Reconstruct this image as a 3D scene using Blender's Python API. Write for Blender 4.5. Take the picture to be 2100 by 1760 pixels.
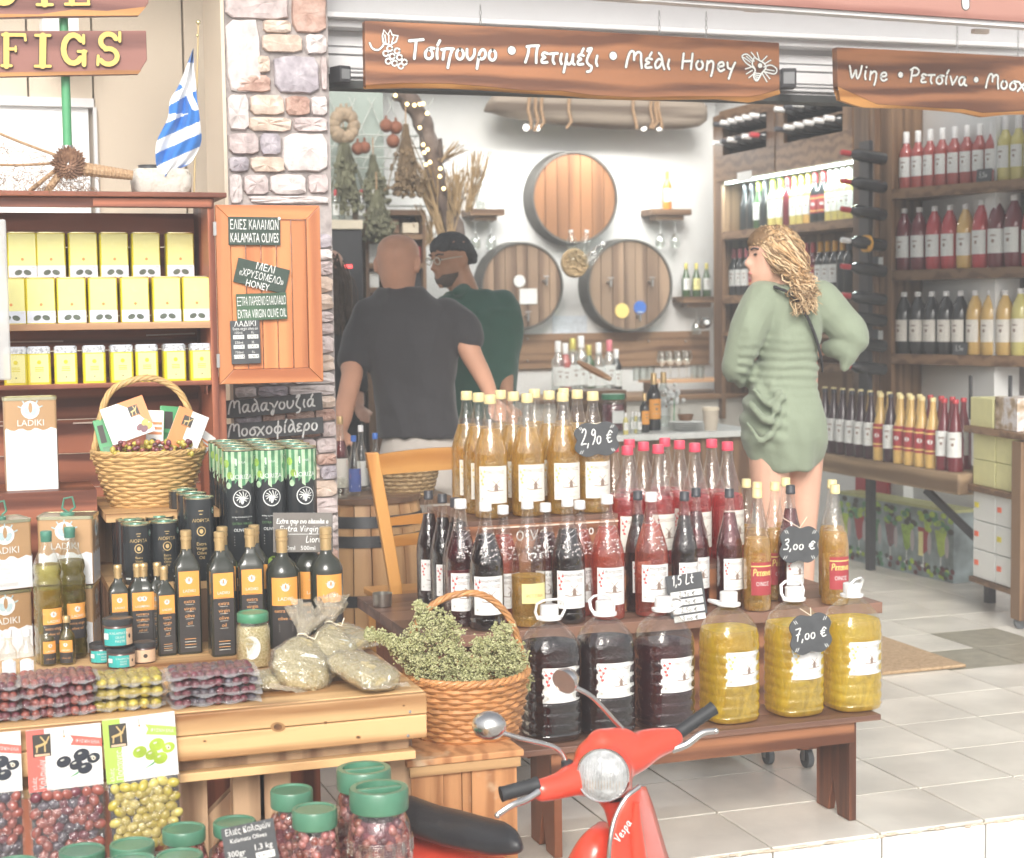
import bpy, bmesh, math, random
from mathutils import Vector, Matrix
random.seed(7)
R=math.radians
sc=bpy.context.scene
for o in list(bpy.data.objects): bpy.data.objects.remove(o)
COL=sc.collection
# ---------------- camera ----------------
YAW,PIT,ROLL=18.8,4.17,-0.76
CAMH=1.435; FP=3400.0
cam=bpy.data.cameras.new('camera'); camo=bpy.data.objects.new('camera',cam); COL.objects.link(camo)
cam.sensor_width=36; cam.lens=58.3; cam.clip_end=500; cam.clip_start=0.05
MCAM=Matrix.Translation((0,0,CAMH))@Matrix.Rotation(R(-YAW),4,'Z')@Matrix.Rotation(R(90-PIT),4,'X')@Matrix.Rotation(R(ROLL),4,'Z')
camo.matrix_world=MCAM
cam.dof.use_dof=True; cam.dof.focus_distance=4.45; cam.dof.aperture_fstop=5.0
sc.camera=camo
# ---------------- light ----------------
w=bpy.data.worlds.new("World"); sc.world=w; w.use_nodes=True
nt=w.node_tree; nt.nodes.clear()
sky=nt.nodes.new('ShaderNodeTexSky'); sky.sky_type='NISHITA'; sky.sun_disc=False
SUN_EL,SUN_AZ=31,198      # degrees; azimuth clockwise from +Y
sky.sun_elevation=R(SUN_EL); sky.sun_rotation=R(SUN_AZ); sky.dust_density=5; sky.air_density=1.0; sky.ozone_density=1.0
hs=nt.nodes.new('ShaderNodeHueSaturation'); hs.inputs['Saturation'].default_value=0.25
bg=nt.nodes.new('ShaderNodeBackground'); bg.inputs[1].default_value=0.15
wo=nt.nodes.new('ShaderNodeOutputWorld')
nt.links.new(sky.outputs[0],hs.inputs['Color']); nt.links.new(hs.outputs[0],bg.inputs[0]); nt.links.new(bg.outputs[0],wo.inputs[0])
sl=bpy.data.lights.new('sun','SUN'); sl.energy=1.5; sl.angle=R(25); sl.color=(1,.95,.87)
so=bpy.data.objects.new('sun',sl); COL.objects.link(so)
_d=Vector((math.sin(R(SUN_AZ))*math.cos(R(SUN_EL)),math.cos(R(SUN_AZ))*math.cos(R(SUN_EL)),math.sin(R(SUN_EL))))
so.rotation_euler=_d.to_track_quat('Z','Y').to_euler()
sc.view_settings.view_transform='Standard'; sc.view_settings.look='None'
sc.view_settings.exposure=0.62; sc.view_settings.gamma=1
sc.render.engine='CYCLES'
cy=sc.cycles; cy.use_denoising=True
try: cy.denoiser='OPENIMAGEDENOISE'
except Exception: pass
cy.max_bounces=8; cy.diffuse_bounces=3; cy.glossy_bounces=3; cy.transmission_bounces=8; cy.transparent_max_bounces=24
cy.caustics_reflective=False; cy.caustics_refractive=False; cy.sample_clamp_indirect=6
cy.use_adaptive_sampling=True; cy.adaptive_threshold=0.02

# ---------------- pixel -> place helpers (P = 2100x1760 frame) ----------------
_R3=MCAM.to_3x3(); _CO=Vector((0,0,CAMH))
def ray(px,py):
    return _R3@Vector(((px-1050)/FP,-(py-880)/FP,-1))
_F=_R3@Vector((0,0,-1))
_FH=Vector((_F.x,_F.y,0)).normalized()
def atD(px,py,D):            # horizontal forward depth D
    r=ray(px,py); return _CO+r*(D/r.dot(_FH))
def onz(px,py,z):
    r=ray(px,py); return _CO+r*((z-CAMH)/r.z)
def onY(px,py,Y):
    r=ray(px,py); return _CO+r*(Y/r.y)
def onX(px,py,X):
    r=ray(px,py); return _CO+r*(X/r.x)
def onpl(px,py,p0,n):
    r=ray(px,py); n=Vector(n); return _CO+r*((Vector(p0)-_CO).dot(n)/r.dot(n))

# ---------------- materials ----------------
MT={}
def _nm(name):
    m=bpy.data.materials.new(name); m.use_nodes=True
    n=m.node_tree.nodes; return m,m.node_tree,n['Principled BSDF']
def mat(name,col,rough=.5,metal=0,var=.06,scale=25,spec=None,coat=0,emit=0,bump=0,bscale=80,trans=0,ior=1.45,sss=0,alpha=1,sheen=0):
    """plain procedural material: base colour broken up by noise, fine bump"""
    if name in MT: return MT[name]
    m,t,b=_nm(name)
    c=tuple(col)+(1,)
    b.inputs['Roughness'].default_value=rough; b.inputs['Metallic'].default_value=metal
    if spec is not None: b.inputs['Specular IOR Level'].default_value=spec
    b.inputs['Coat Weight'].default_value=coat; b.inputs['Coat Roughness'].default_value=.08
    b.inputs['Transmission Weight'].default_value=trans; b.inputs['IOR'].default_value=ior
    b.inputs['Sheen Weight'].default_value=sheen
    if emit: b.inputs['Emission Color'].default_value=c; b.inputs['Emission Strength'].default_value=emit
    if var>0:
        tc=t.nodes.new('ShaderNodeTexCoord'); nz=t.nodes.new('ShaderNodeTexNoise'); nz.inputs['Scale'].default_value=scale; nz.inputs['Detail'].default_value=5
        oi=t.nodes.new('ShaderNodeObjectInfo'); ad=t.nodes.new('ShaderNodeVectorMath'); ad.operation='ADD'
        t.links.new(tc.outputs['Object'],ad.inputs[0]); t.links.new(oi.outputs['Random'],ad.inputs[1]); t.links.new(ad.outputs[0],nz.inputs['Vector'])
        mr=t.nodes.new('ShaderNodeMapRange'); mr.inputs[1].default_value=.3; mr.inputs[2].default_value=.7
        mr.inputs[3].default_value=1-var; mr.inputs[4].default_value=1+var
        t.links.new(nz.outputs[0],mr.inputs[0])
        mx=t.nodes.new('ShaderNodeVectorMath'); mx.operation='SCALE'; mx.inputs[0].default_value=col
        t.links.new(mr.outputs[0],mx.inputs['Scale']); t.links.new(mx.outputs[0],b.inputs['Base Color'])
    else: b.inputs['Base Color'].default_value=c
    if bump:
        tc2=t.nodes.new('ShaderNodeTexCoord'); n2=t.nodes.new('ShaderNodeTexNoise'); n2.inputs['Scale'].default_value=bscale; n2.inputs['Detail'].default_value=4
        t.links.new(tc2.outputs['Object'],n2.inputs['Vector'])
        bp=t.nodes.new('ShaderNodeBump'); bp.inputs['Strength'].default_value=bump; bp.inputs['Distance'].default_value=.01
        t.links.new(n2.outputs[0],bp.inputs['Height']); t.links.new(bp.outputs[0],b.inputs['Normal'])
    MT[name]=m; return m
def wood(name,c1,c2,axis=0,rough=.5,grain=14,knots=False,coat=0,wear=None,stretch=.07):
    if name in MT: return MT[name]
    m,t,b=_nm(name); L=t.links.new; N=t.nodes.new
    tc=N('ShaderNodeTexCoord'); oi=N('ShaderNodeObjectInfo'); ad=N('ShaderNodeVectorMath'); ad.operation='MULTIPLY_ADD'
    L(oi.outputs['Random'],ad.inputs[0]); ad.inputs[1].default_value=(7,9,11); L(tc.outputs['Object'],ad.inputs[2])
    mp=N('ShaderNodeMapping'); s=[1,1,1]; s[axis]=stretch; mp.inputs['Scale'].default_value=s
    L(ad.outputs[0],mp.inputs['Vector'])
    n1=N('ShaderNodeTexNoise'); n1.inputs['Scale'].default_value=grain; n1.inputs['Detail'].default_value=6; n1.inputs['Distortion'].default_value=1.2
    n2=N('ShaderNodeTexNoise'); n2.inputs['Scale'].default_value=grain*7; n2.inputs['Detail'].default_value=3
    wv=N('ShaderNodeTexWave'); wv.inputs['Scale'].default_value=grain*.55; wv.inputs['Distortion'].default_value=7; wv.inputs['Detail'].default_value=3; wv.inputs['Detail Scale'].default_value=1.5
    wv.bands_direction='Z' if axis!=2 else 'X'
    for n in (n1,n2,wv): L(mp.outputs[0],n.inputs['Vector'])
    a1=N('ShaderNodeMath'); a1.operation='MULTIPLY_ADD'; L(wv.outputs['Fac'],a1.inputs[0]); a1.inputs[1].default_value=.45; L(n1.outputs[0],a1.inputs[2])
    a2=N('ShaderNodeMath'); a2.operation='MULTIPLY_ADD'; L(n2.outputs[0],a2.inputs[0]); a2.inputs[1].default_value=.35; L(a1.outputs[0],a2.inputs[2])
    cr=N('ShaderNodeValToRGB'); cr.color_ramp.elements[0].position=.66; cr.color_ramp.elements[1].position=1.08
    cr.color_ramp.elements[0].color=tuple(c1)+(1,); cr.color_ramp.elements[1].color=tuple(c2)+(1,)
    L(a2.outputs[0],cr.inputs[0]); out=cr.outputs[0]
    hv=N('ShaderNodeHueSaturation'); mr=N('ShaderNodeMapRange'); mr.inputs[3].default_value=.8; mr.inputs[4].default_value=1.2
    L(oi.outputs['Random'],mr.inputs[0]); L(mr.outputs[0],hv.inputs['Value']); L(out,hv.inputs['Color']); out=hv.outputs[0]
    if knots:
        vm=N('ShaderNodeMapping'); s=[3.2,3.2,3.2]; s[axis]=1.6; vm.inputs['Scale'].default_value=s; L(ad.outputs[0],vm.inputs['Vector'])
        vo=N('ShaderNodeTexVoronoi'); vo.inputs['Scale'].default_value=1.2; L(vm.outputs[0],vo.inputs['Vector'])
        kr=N('ShaderNodeValToRGB'); kr.color_ramp.elements[0].position=.07; kr.color_ramp.elements[1].position=.22
        kr.color_ramp.elements[0].color=(.25,.16,.12,1); kr.color_ramp.elements[1].color=(1,1,1,1); L(vo.outputs['Distance'],kr.inputs[0])
        mm=N('ShaderNodeMix'); mm.data_type='RGBA'; mm.blend_type='MULTIPLY'; mm.inputs[0].default_value=.75
        L(out,mm.inputs[6]); L(kr.outputs[0],mm.inputs[7]); out=mm.outputs[2]
    if wear:
        n3=N('ShaderNodeTexNoise'); n3.inputs['Scale'].default_value=9; n3.inputs['Detail'].default_value=8; L(ad.outputs[0],n3.inputs['Vector'])
        wr=N('ShaderNodeValToRGB'); wr.color_ramp.elements[0].position=.6; wr.color_ramp.elements[1].position=.68; L(n3.outputs[0],wr.inputs[0])
        mm=N('ShaderNodeMix'); mm.data_type='RGBA'; L(wr.outputs[0],mm.inputs[0]); L(out,mm.inputs[6]); mm.inputs[7].default_value=tuple(wear)+(1,); out=mm.outputs[2]
    L(out,b.inputs['Base Color']); b.inputs['Roughness'].default_value=rough; b.inputs['Coat Weight'].default_value=coat; b.inputs['Coat Roughness'].default_value=.25
    bp=N('ShaderNodeBump'); bp.inputs['Strength'].default_value=.25; bp.inputs['Distance'].default_value=.004
    L(a2.outputs[0],bp.inputs['Height']); L(bp.outputs[0],b.inputs['Normal'])
    MT[name]=m; return m
def film(name,tint=(1,1,1),rough=.05,base=.06,edge=.5,bump=0,bscale=60,diff=0,diffcol=(1,1,1)):
    """thin clear glass / plastic film: straight-through plus reflection"""
    if name in MT: return MT[name]
    m=bpy.data.materials.new(name); m.use_nodes=True; t=m.node_tree; t.nodes.clear(); N=t.nodes.new; L=t.links.new
    tr=N('ShaderNodeBsdfTransparent'); tr.inputs[0].default_value=tuple(tint)+(1,)
    gl=N('ShaderNodeBsdfGlossy'); gl.inputs['Roughness'].default_value=rough; gl.inputs[0].default_value=(1,1,1,1)
    lw=N('ShaderNodeLayerWeight'); lw.inputs[0].default_value=.35
    mr=N('ShaderNodeMapRange'); mr.inputs[3].default_value=base; mr.inputs[4].default_value=edge
    L(lw.outputs['Facing'],mr.inputs[0])
    mx=N('ShaderNodeMixShader'); L(mr.outputs[0],mx.inputs[0]); L(tr.outputs[0],mx.inputs[1]); L(gl.outputs[0],mx.inputs[2])
    out=mx.outputs[0]
    if diff:
        df=N('ShaderNodeBsdfDiffuse'); df.inputs[0].default_value=tuple(diffcol)+(1,)
        m2=N('ShaderNodeMixShader'); m2.inputs[0].default_value=diff; L(out,m2.inputs[1]); L(df.outputs[0],m2.inputs[2]); out=m2.outputs[0]
    if bump:
        tc=N('ShaderNodeTexCoord'); nz=N('ShaderNodeTexNoise'); nz.inputs['Scale'].default_value=bscale; nz.inputs['Detail'].default_value=3
        L(tc.outputs['Object'],nz.inputs['Vector']); bp=N('ShaderNodeBump'); bp.inputs['Strength'].default_value=bump; bp.inputs['Distance'].default_value=.02
        L(nz.outputs[0],bp.inputs['Height']); L(bp.outputs[0],gl.inputs['Normal']); L(bp.outputs[0],lw.inputs['Normal'])
    o=N('ShaderNodeOutputMaterial'); L(out,o.inputs[0]); MT[name]=m; return m
def liquid(name,col,glow=.3,clear=.6,glowcol=None):
    """wine / oil: clear and pale where seen straight through, deep and scattering towards the rim"""
    if name in MT: return MT[name]
    m=bpy.data.materials.new(name); m.use_nodes=True; t=m.node_tree; t.nodes.clear(); N=t.nodes.new; L=t.links.new
    lw=N('ShaderNodeLayerWeight'); lw.inputs[0].default_value=.45
    tc=N('ShaderNodeTexCoord'); nz=N('ShaderNodeTexNoise'); nz.inputs['Scale'].default_value=28; nz.inputs['Detail'].default_value=2; nz.inputs['Distortion'].default_value=1.5
    mp=N('ShaderNodeMapping'); mp.inputs['Scale'].default_value=(1,1,.45); L(tc.outputs['Object'],mp.inputs[0]); L(mp.outputs[0],nz.inputs['Vector'])
    a=N('ShaderNodeMath'); a.operation='MULTIPLY_ADD'; L(nz.outputs[0],a.inputs[0]); a.inputs[1].default_value=1.3; a.inputs[2].default_value=-.65
    f=N('ShaderNodeMath'); f.operation='ADD'; f.use_clamp=True; L(a.outputs[0],f.inputs[0]); L(lw.outputs['Facing'],f.inputs[1])
    mc=N('ShaderNodeMix'); mc.data_type='RGBA'; L(f.outputs[0],mc.inputs[0]); mc.inputs[6].default_value=tuple(c**.35 for c in col)+(1,); mc.inputs[7].default_value=tuple(c**1.0 for c in col)+(1,)
    rf=N('ShaderNodeBsdfRefraction'); rf.inputs['IOR'].default_value=1.12; rf.inputs['Roughness'].default_value=.03; L(mc.outputs[2],rf.inputs[0])
    tp=N('ShaderNodeBsdfTransparent'); L(mc.outputs[2],tp.inputs[0])
    g=tuple((glowcol or col))+(1,)  # diffuse colour and noise imitate light shining through the liquid
    tl=N('ShaderNodeBsdfTranslucent'); tl.inputs[0].default_value=g
    df=N('ShaderNodeBsdfDiffuse'); df.inputs[0].default_value=g
    ms=N('ShaderNodeMixShader'); ms.inputs[0].default_value=.6; L(tl.outputs[0],ms.inputs[1]); L(df.outputs[0],ms.inputs[2])
    m1=N('ShaderNodeMixShader'); m1.inputs[0].default_value=clear; L(tp.outputs[0],m1.inputs[1]); L(rf.outputs[0],m1.inputs[2])
    gr=N('ShaderNodeMapRange'); gr.inputs[3].default_value=glow*.45; gr.inputs[4].default_value=min(1,glow*1.5); L(f.outputs[0],gr.inputs[0])
    mx=N('ShaderNodeMixShader'); L(gr.outputs[0],mx.inputs[0]); L(m1.outputs[0],mx.inputs[1]); L(ms.outputs[0],mx.inputs[2])
    gl=N('ShaderNodeBsdfGlossy'); gl.inputs['Roughness'].default_value=.06
    mr=N('ShaderNodeMapRange'); mr.inputs[3].default_value=.015; mr.inputs[4].default_value=.15; L(lw.outputs['Facing'],mr.inputs[0])
    m3=N('ShaderNodeMixShader'); L(mr.outputs[0],m3.inputs[0]); L(mx.outputs[0],m3.inputs[1]); L(gl.outputs[0],m3.inputs[2])
    o=N('ShaderNodeOutputMaterial'); L(m3.outputs[0],o.inputs[0]); MT[name]=m; return m
def speck(name,cols,scale=120,rough=.7,bump=.4,coat=0,pos=None):
    """speckled multi-colour material (cork, herbs, stone, prints)"""
    if name in MT: return MT[name]
    m,t,b=_nm(name); N=t.nodes.new; L=t.links.new
    tc=N('ShaderNodeTexCoord'); oi=N('ShaderNodeObjectInfo'); ad=N('ShaderNodeVectorMath'); ad.operation='ADD'
    L(tc.outputs['Object'],ad.inputs[0]); L(oi.outputs['Random'],ad.inputs[1])
    nz=N('ShaderNodeTexNoise'); nz.inputs['Scale'].default_value=scale; nz.inputs['Detail'].default_value=6; nz.inputs['Roughness'].default_value=.65; L(ad.outputs[0],nz.inputs['Vector'])
    cr=N('ShaderNodeValToRGB'); e=cr.color_ramp.elements; n=len(cols)
    while len(e)<n: e.new(.5)
    for i,c in enumerate(cols): e[i].position=(pos[i] if pos else .3+.4*i/(n-1)); e[i].color=tuple(c)+(1,)
    L(nz.outputs[0],cr.inputs[0]); L(cr.outputs[0],b.inputs['Base Color']); b.inputs['Roughness'].default_value=rough; b.inputs['Coat Weight'].default_value=coat
    bp=N('ShaderNodeBump'); bp.inputs['Strength'].default_value=bump; bp.inputs['Distance'].default_value=.006; L(nz.outputs[0],bp.inputs['Height']); L(bp.outputs[0],b.inputs['Normal'])
    MT[name]=m; return m

# ---------------- mesh builder ----------------
class MB:
    def __init__(s): s.v=[]; s.f=[]; s.m=[]; s.mats=[]; s.mi={}; s.cur=0
    def mat(s,m):
        if m.name not in s.mi: s.mi[m.name]=len(s.mats); s.mats.append(m)
        s.cur=s.mi[m.name]; return s
    def add(s,vs,fs,M=None):
        b=len(s.v)
        if M is not None: vs=[M@Vector(p) for p in vs]
        s.v.extend(tuple(p) for p in vs)
        for f in fs: s.f.append(tuple(b+i for i in f)); s.m.append(s.cur)
        return s
    def box(s,c,d,M=None,rz=0):
        x,y,z=d[0]/2,d[1]/2,d[2]/2
        vs=[(a*x,b*y,e*z) for a in(-1,1) for b in(-1,1) for e in(-1,1)]
        T=Matrix.Translation(c)@Matrix.Rotation(rz,4,'Z')
        if M is not None: T=M@T
        return s.add(vs,[(0,1,3,2),(4,6,7,5),(0,4,5,1),(2,3,7,6),(0,2,6,4),(1,5,7,3)],T)
    def bb(s,x0,x1,y0,y1,z0,z1,M=None): return s.box(((x0+x1)/2,(y0+y1)/2,(z0+z1)/2),(abs(x1-x0),abs(y1-y0),abs(z1-z0)),M)
    def lathe(s,prof,n=20,M=None,sq=0,cap=True,rfun=None):
        vs=[];fs=[]
        for (r,z) in prof:
            for k in range(n):
                a=2*math.pi*k/n; rr=r
                if sq:
                    c,q=abs(math.cos(a)),abs(math.sin(a)); p=2+sq*4
                    rr=r/((c**p+q**p)**(1/p))
                if rfun: rr*=rfun(a,z)
                vs.append((rr*math.cos(a),rr*math.sin(a),z))
        m=len(prof)
        for i in range(m-1):
            for k in range(n):
                k2=(k+1)%n; fs.append((i*n+k,i*n+k2,(i+1)*n+k2,(i+1)*n+k))
        if cap:
            if prof[0][0]>1e-4: fs.append(tuple(reversed(range(n))))
            if prof[-1][0]>1e-4: fs.append(tuple((m-1)*n+k for k in range(n)))
        return s.add(vs,fs,M)
    def tube(s,pts,r,n=8,closed=False,caps=True,flat=1.0):
        pts=[Vector(p) for p in pts]; m=len(pts); rr=r if hasattr(r,'__len__') else [r]*m
        vs=[];fs=[]; up=None
        for i,p in enumerate(pts):
            if closed: t=(pts[(i+1)%m]-pts[i-1])
            else: t=pts[min(i+1,m-1)]-pts[max(i-1,0)]
            t.normalize()
            if up is None:
                up=Vector((0,0,1)) if abs(t.z)<.9 else Vector((1,0,0))
            a=t.cross(up).normalized(); b=a.cross(t).normalized(); up=b
            for k in range(n):
                th=2*math.pi*k/n; vs.append(p+a*math.cos(th)*rr[i]+b*math.sin(th)*rr[i]*flat)
        for i in range(m if closed else m-1):
            j=(i+1)%m
            for k in range(n):
                k2=(k+1)%n; fs.append((i*n+k,i*n+k2,j*n+k2,j*n+k))
        if caps and not closed: fs.append(tuple(reversed(range(n)))); fs.append(tuple((m-1)*n+k for k in range(n)))
        return s.add(vs,fs)
    def loft(s,rings,caps=True):
        n=len(rings[0]); vs=[p for r in rings for p in r]; fs=[]
        for i in range(len(rings)-1):
            for k in range(n):
                k2=(k+1)%n; fs.append((i*n+k,i*n+k2,(i+1)*n+k2,(i+1)*n+k))
        if caps: fs.append(tuple(reversed(range(n)))); fs.append(tuple((len(rings)-1)*n+k for k in range(n)))
        return s.add(vs,fs)
    def prism(s,poly,d,M=None):      # polygon in local XZ, thickness d along +Y (front at y=0)
        n=len(poly); vs=[(x,0,z) for x,z in poly]+[(x,d,z) for x,z in poly]
        fs=[tuple(range(n)),tuple(reversed(range(n,2*n)))]+[(i,i+n,(i+1)%n+n,(i+1)%n) for i in range(n)]
        return s.add(vs,fs,M)
    def sphere(s,c,r,M=None,n=10,m=7,sc3=(1,1,1)):
        prof=[(r*math.sin(math.pi*i/m),-r*math.cos(math.pi*i/m)) for i in range(m+1)]
        prof[0]=(0,-r);prof[-1]=(0,r)
        T=Matrix.Translation(c)@Matrix.Diagonal((sc3[0],sc3[1],sc3[2],1))
        if M is not None: T=M@T
        return s.lathe(prof,n,T,cap=False)
    def mesh(s,name,smooth=None):
        me=bpy.data.meshes.new(name); me.from_pydata(s.v,[],s.f)
        for m in s.mats: me.materials.append(m)
        me.polygons.foreach_set('material_index',s.m)
        me.validate(); me.update()
        bm=bmesh.new(); bm.from_mesh(me)
        if smooth: bmesh.ops.remove_doubles(bm,verts=bm.verts,dist=1e-6)
        bmesh.ops.recalc_face_normals(bm,faces=bm.faces); bm.to_mesh(me); bm.free()
        if smooth:
            me.polygons.foreach_set('use_smooth',[True]*len(me.polygons))
            try: me.set_sharp_from_angle(angle=R(smooth))
            except Exception: pass
        return me
    def obj(s,name,m=None,parent=None,smooth=None,bevel=0):
        if m is not None and not s.mats: s.mat(m)
        me=s.mesh(name,smooth); o=bpy.data.objects.new(name,me); COL.objects.link(o)
        if parent is not None: o.parent=parent
        if bevel:
            b=o.modifiers.new('bevel','BEVEL'); b.width=bevel; b.segments=2; b.limit_method='ANGLE'; b.angle_limit=R(40)
        return o
def newmb(m): return MB().mat(m)
def tag(o,label=None,cat=None,group=None,kind=None):
    if label: o['label']=label
    if cat: o['category']=cat
    if group: o['group']=group
    if kind: o['kind']=kind
    return o
def empty(name,loc,rz=0,label=None,cat=None,group=None,kind=None):
    o=bpy.data.objects.new(name,None); COL.objects.link(o); o.location=loc; o.rotation_euler=(0,0,rz); o.empty_display_size=.05
    return tag(o,label,cat,group,kind)
KIDS={}
def kids(o):
    return [c for c in bpy.data.objects if c.parent==o]
def remember(root):     # cache of the family so copies stay fast
    def rec(o): KIDS[o.name]=[c for c in ALLC.get(o.name,[])]; [rec(c) for c in KIDS[o.name]]
    ALLC={}
    for c in bpy.data.objects:
        if c.parent: ALLC.setdefault(c.parent.name,[]).append(c)
    rec(root); return root
def dup(root,loc=None,rz=None,label=None,group=None,scale=None):
    def rec(o,par):
        c=o.copy(); COL.objects.link(c); c.parent=par
        for ch in KIDS.get(o.name,[]): rec(ch,c)
        return c
    r=rec(root,None)
    if loc is not None: r.location=loc
    if rz is not None: r.rotation_euler=(0,0,rz)
    if scale is not None: r.scale=(scale,)*3 if not hasattr(scale,'__len__') else scale
    if label: r['label']=label
    if group: r['group']=group
    return r
ORD=['first','second','third','fourth','fifth','sixth','seventh','eighth','ninth','tenth','eleventh','twelfth','thirteenth','fourteenth','fifteenth','sixteenth','seventeenth','eighteenth','nineteenth','twentieth']
def nth(i,n,fromleft='from the left'):
    if i==0: return 'leftmost' if fromleft=='from the left' else 'first'
    if i==n-1 and fromleft=='from the left': return 'rightmost'
    return ORD[i]
def posl(i,n):
    return 'leftmost' if i==0 else 'rightmost' if i==n-1 else ORD[i]+' from the left'
# ---------------- lettering ----------------
_TC={}
def textgeo(s,bold=False):
    """flat glyph outlines of the built-in font, height 1 = cap height, returned as verts2d, faces, width"""
    if s in _TC: return _TC[s]
    cu=bpy.data.curves.new('lettering','FONT'); cu.body=s; cu.size=1; cu.resolution_u=2
    ob=bpy.data.objects.new('lettering',cu); COL.objects.link(ob)
    dg=bpy.context.evaluated_depsgraph_get(); dg.update()
    me=ob.evaluated_get(dg).to_mesh()
    vs=[(v.co.x,v.co.y) for v in me.vertices]; fs=[tuple(p.vertices) for p in me.polygons]
    bpy.data.objects.remove(ob); bpy.data.curves.remove(cu)
    w=max([v[0] for v in vs] or [0])-min([v[0] for v in vs] or [0])
    k=1/.73
    x0=min([v[0] for v in vs] or [0])
    vs=[((v[0]-x0)*k,v[1]*k) for v in vs]; w*=k
    _TC[s]=(vs,fs,w); return _TC[s]
class Flat:
    """collects flat coloured shapes on a label plane (s to the right, t up), later wrapped on any surface"""
    def __init__(s): s.items=[]
    def rect(s,m,x0,x1,y0,y1,lay=0,div=1):
        vs=[];fs=[]
        for i in range(div+1):
            x=x0+(x1-x0)*i/div; vs+=[(x,y0),(x,y1)]
        for i in range(div): fs.append((2*i,2*i+2,2*i+3,2*i+1))
        s.items.append((m,vs,fs,lay)); return s
    def poly(s,m,pts,lay=1): s.items.append((m,list(pts),[tuple(range(len(pts)))],lay)); return s
    def ell(s,m,cx,cy,rx,ry,lay=1,n=14,rot=0):
        c,q=math.cos(rot),math.sin(rot)
        p=[(cx+rx*math.cos(2*math.pi*k/n)*c-ry*math.sin(2*math.pi*k/n)*q,cy+rx*math.cos(2*math.pi*k/n)*q+ry*math.sin(2*math.pi*k/n)*c) for k in range(n)]
        return s.poly(m,p,lay)
    def text(s,m,st,cx,cy,h,maxw=None,lay=2,align='c',rot=0,shear=0):
        vs,fs,w=textgeo(st); k=h; kx=h
        if maxw and w*k>maxw: kx=maxw/w
        x0=-w*kx/2 if align=='c' else 0
        c,q=math.cos(rot),math.sin(rot)
        pts=[]
        for v in vs:
            x=x0+v[0]*kx+shear*v[1]*k; y=(v[1]-.5)*k
            pts.append((cx+x*c-y*q,cy+x*q+y*c))
        s.items.append((m,pts,fs,lay)); return s
    def stroke(s,m,pts,wd,lay=2,smooth=True):
        if smooth and len(pts)>2: pts=crom(pts,4)
        vs,fs=ribbon(pts,wd); s.items.append((m,vs,fs,lay)); return s
    def hand(s,m,st,x,y,h,wd,lay=2,rot=0,slant=0,width=None):
        for pts in handpaths(st,h,width):
            c,q=math.cos(rot),math.sin(rot)
            pp=[(x+(a+slant*b)*c-b*q,y+(a+slant*b)*q+b*c) for a,b in pts]
            vs,fs=ribbon(pp,wd); s.items.append((m,vs,fs,lay))
        return s
    def wrap(s,fn,mb):           # fn(s,t,lift)->xyz
        for i,(m,vs,fs,lay) in enumerate(s.items):
            mb.mat(m); l2=lay+(i%90)*.009; mb.add([fn(x,y,l2) for x,y in vs],fs)
        return mb
def cylwrap(r,z0=0,a0=-math.pi/2,lift=.0004,gap=.0006):
    return lambda x,y,l:((r+gap+l*lift)*math.cos(a0+x/r),(r+gap+l*lift)*math.sin(a0+x/r),z0+y)
def planewrap(M=None,lift=.0004,gap=.0006):   # local XZ plane facing -Y
    def f(x,y,l):
        p=Vector((x,-(gap+l*lift),y)); return M@p if M is not None else p
    return f
def crom(P,n=5):
    P=[Vector(p) for p in P]; Q=[2*P[0]-P[1]]+P+[2*P[-1]-P[-2]]; o=[]
    for i in range(1,len(Q)-2):
        for k in range(n):
            t=k/n; a,b,c,d=Q[i-1],Q[i],Q[i+1],Q[i+2]
            o.append(.5*((2*b)+(c-a)*t+(2*a-5*b+4*c-d)*t*t+(3*b-a-3*c+d)*t**3))
    o.append(P[-1]); return o
def ribbon(pts,w):
    P=[Vector((p[0],p[1])) for p in pts]; vs=[];fs=[]; h=w/2
    for i,p in enumerate(P):
        t=(P[min(i+1,len(P)-1)]-P[max(i-1,0)]); 
        if t.length<1e-9: t=Vector((1,0))
        t.normalize(); n=Vector((-t.y,t.x)); vs+=[tuple(p+n*h),tuple(p-n*h)]
    for i in range(len(P)-1): fs.append((2*i,2*i+1,2*i+3,2*i+2))
    for p,t in((P[0],P[0]-P[1] if len(P)>1 else Vector((1,0))),(P[-1],P[-1]-P[-2] if len(P)>1 else Vector((-1,0)))):
        a=math.atan2(t.y,t.x); b=len(vs)
        for k in range(7): vs.append((p.x+h*math.cos(a-math.pi/2+math.pi*k/6),p.y+h*math.sin(a-math.pi/2+math.pi*k/6)))
        fs.append(tuple(range(b,b+7)))
    return vs,fs
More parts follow.
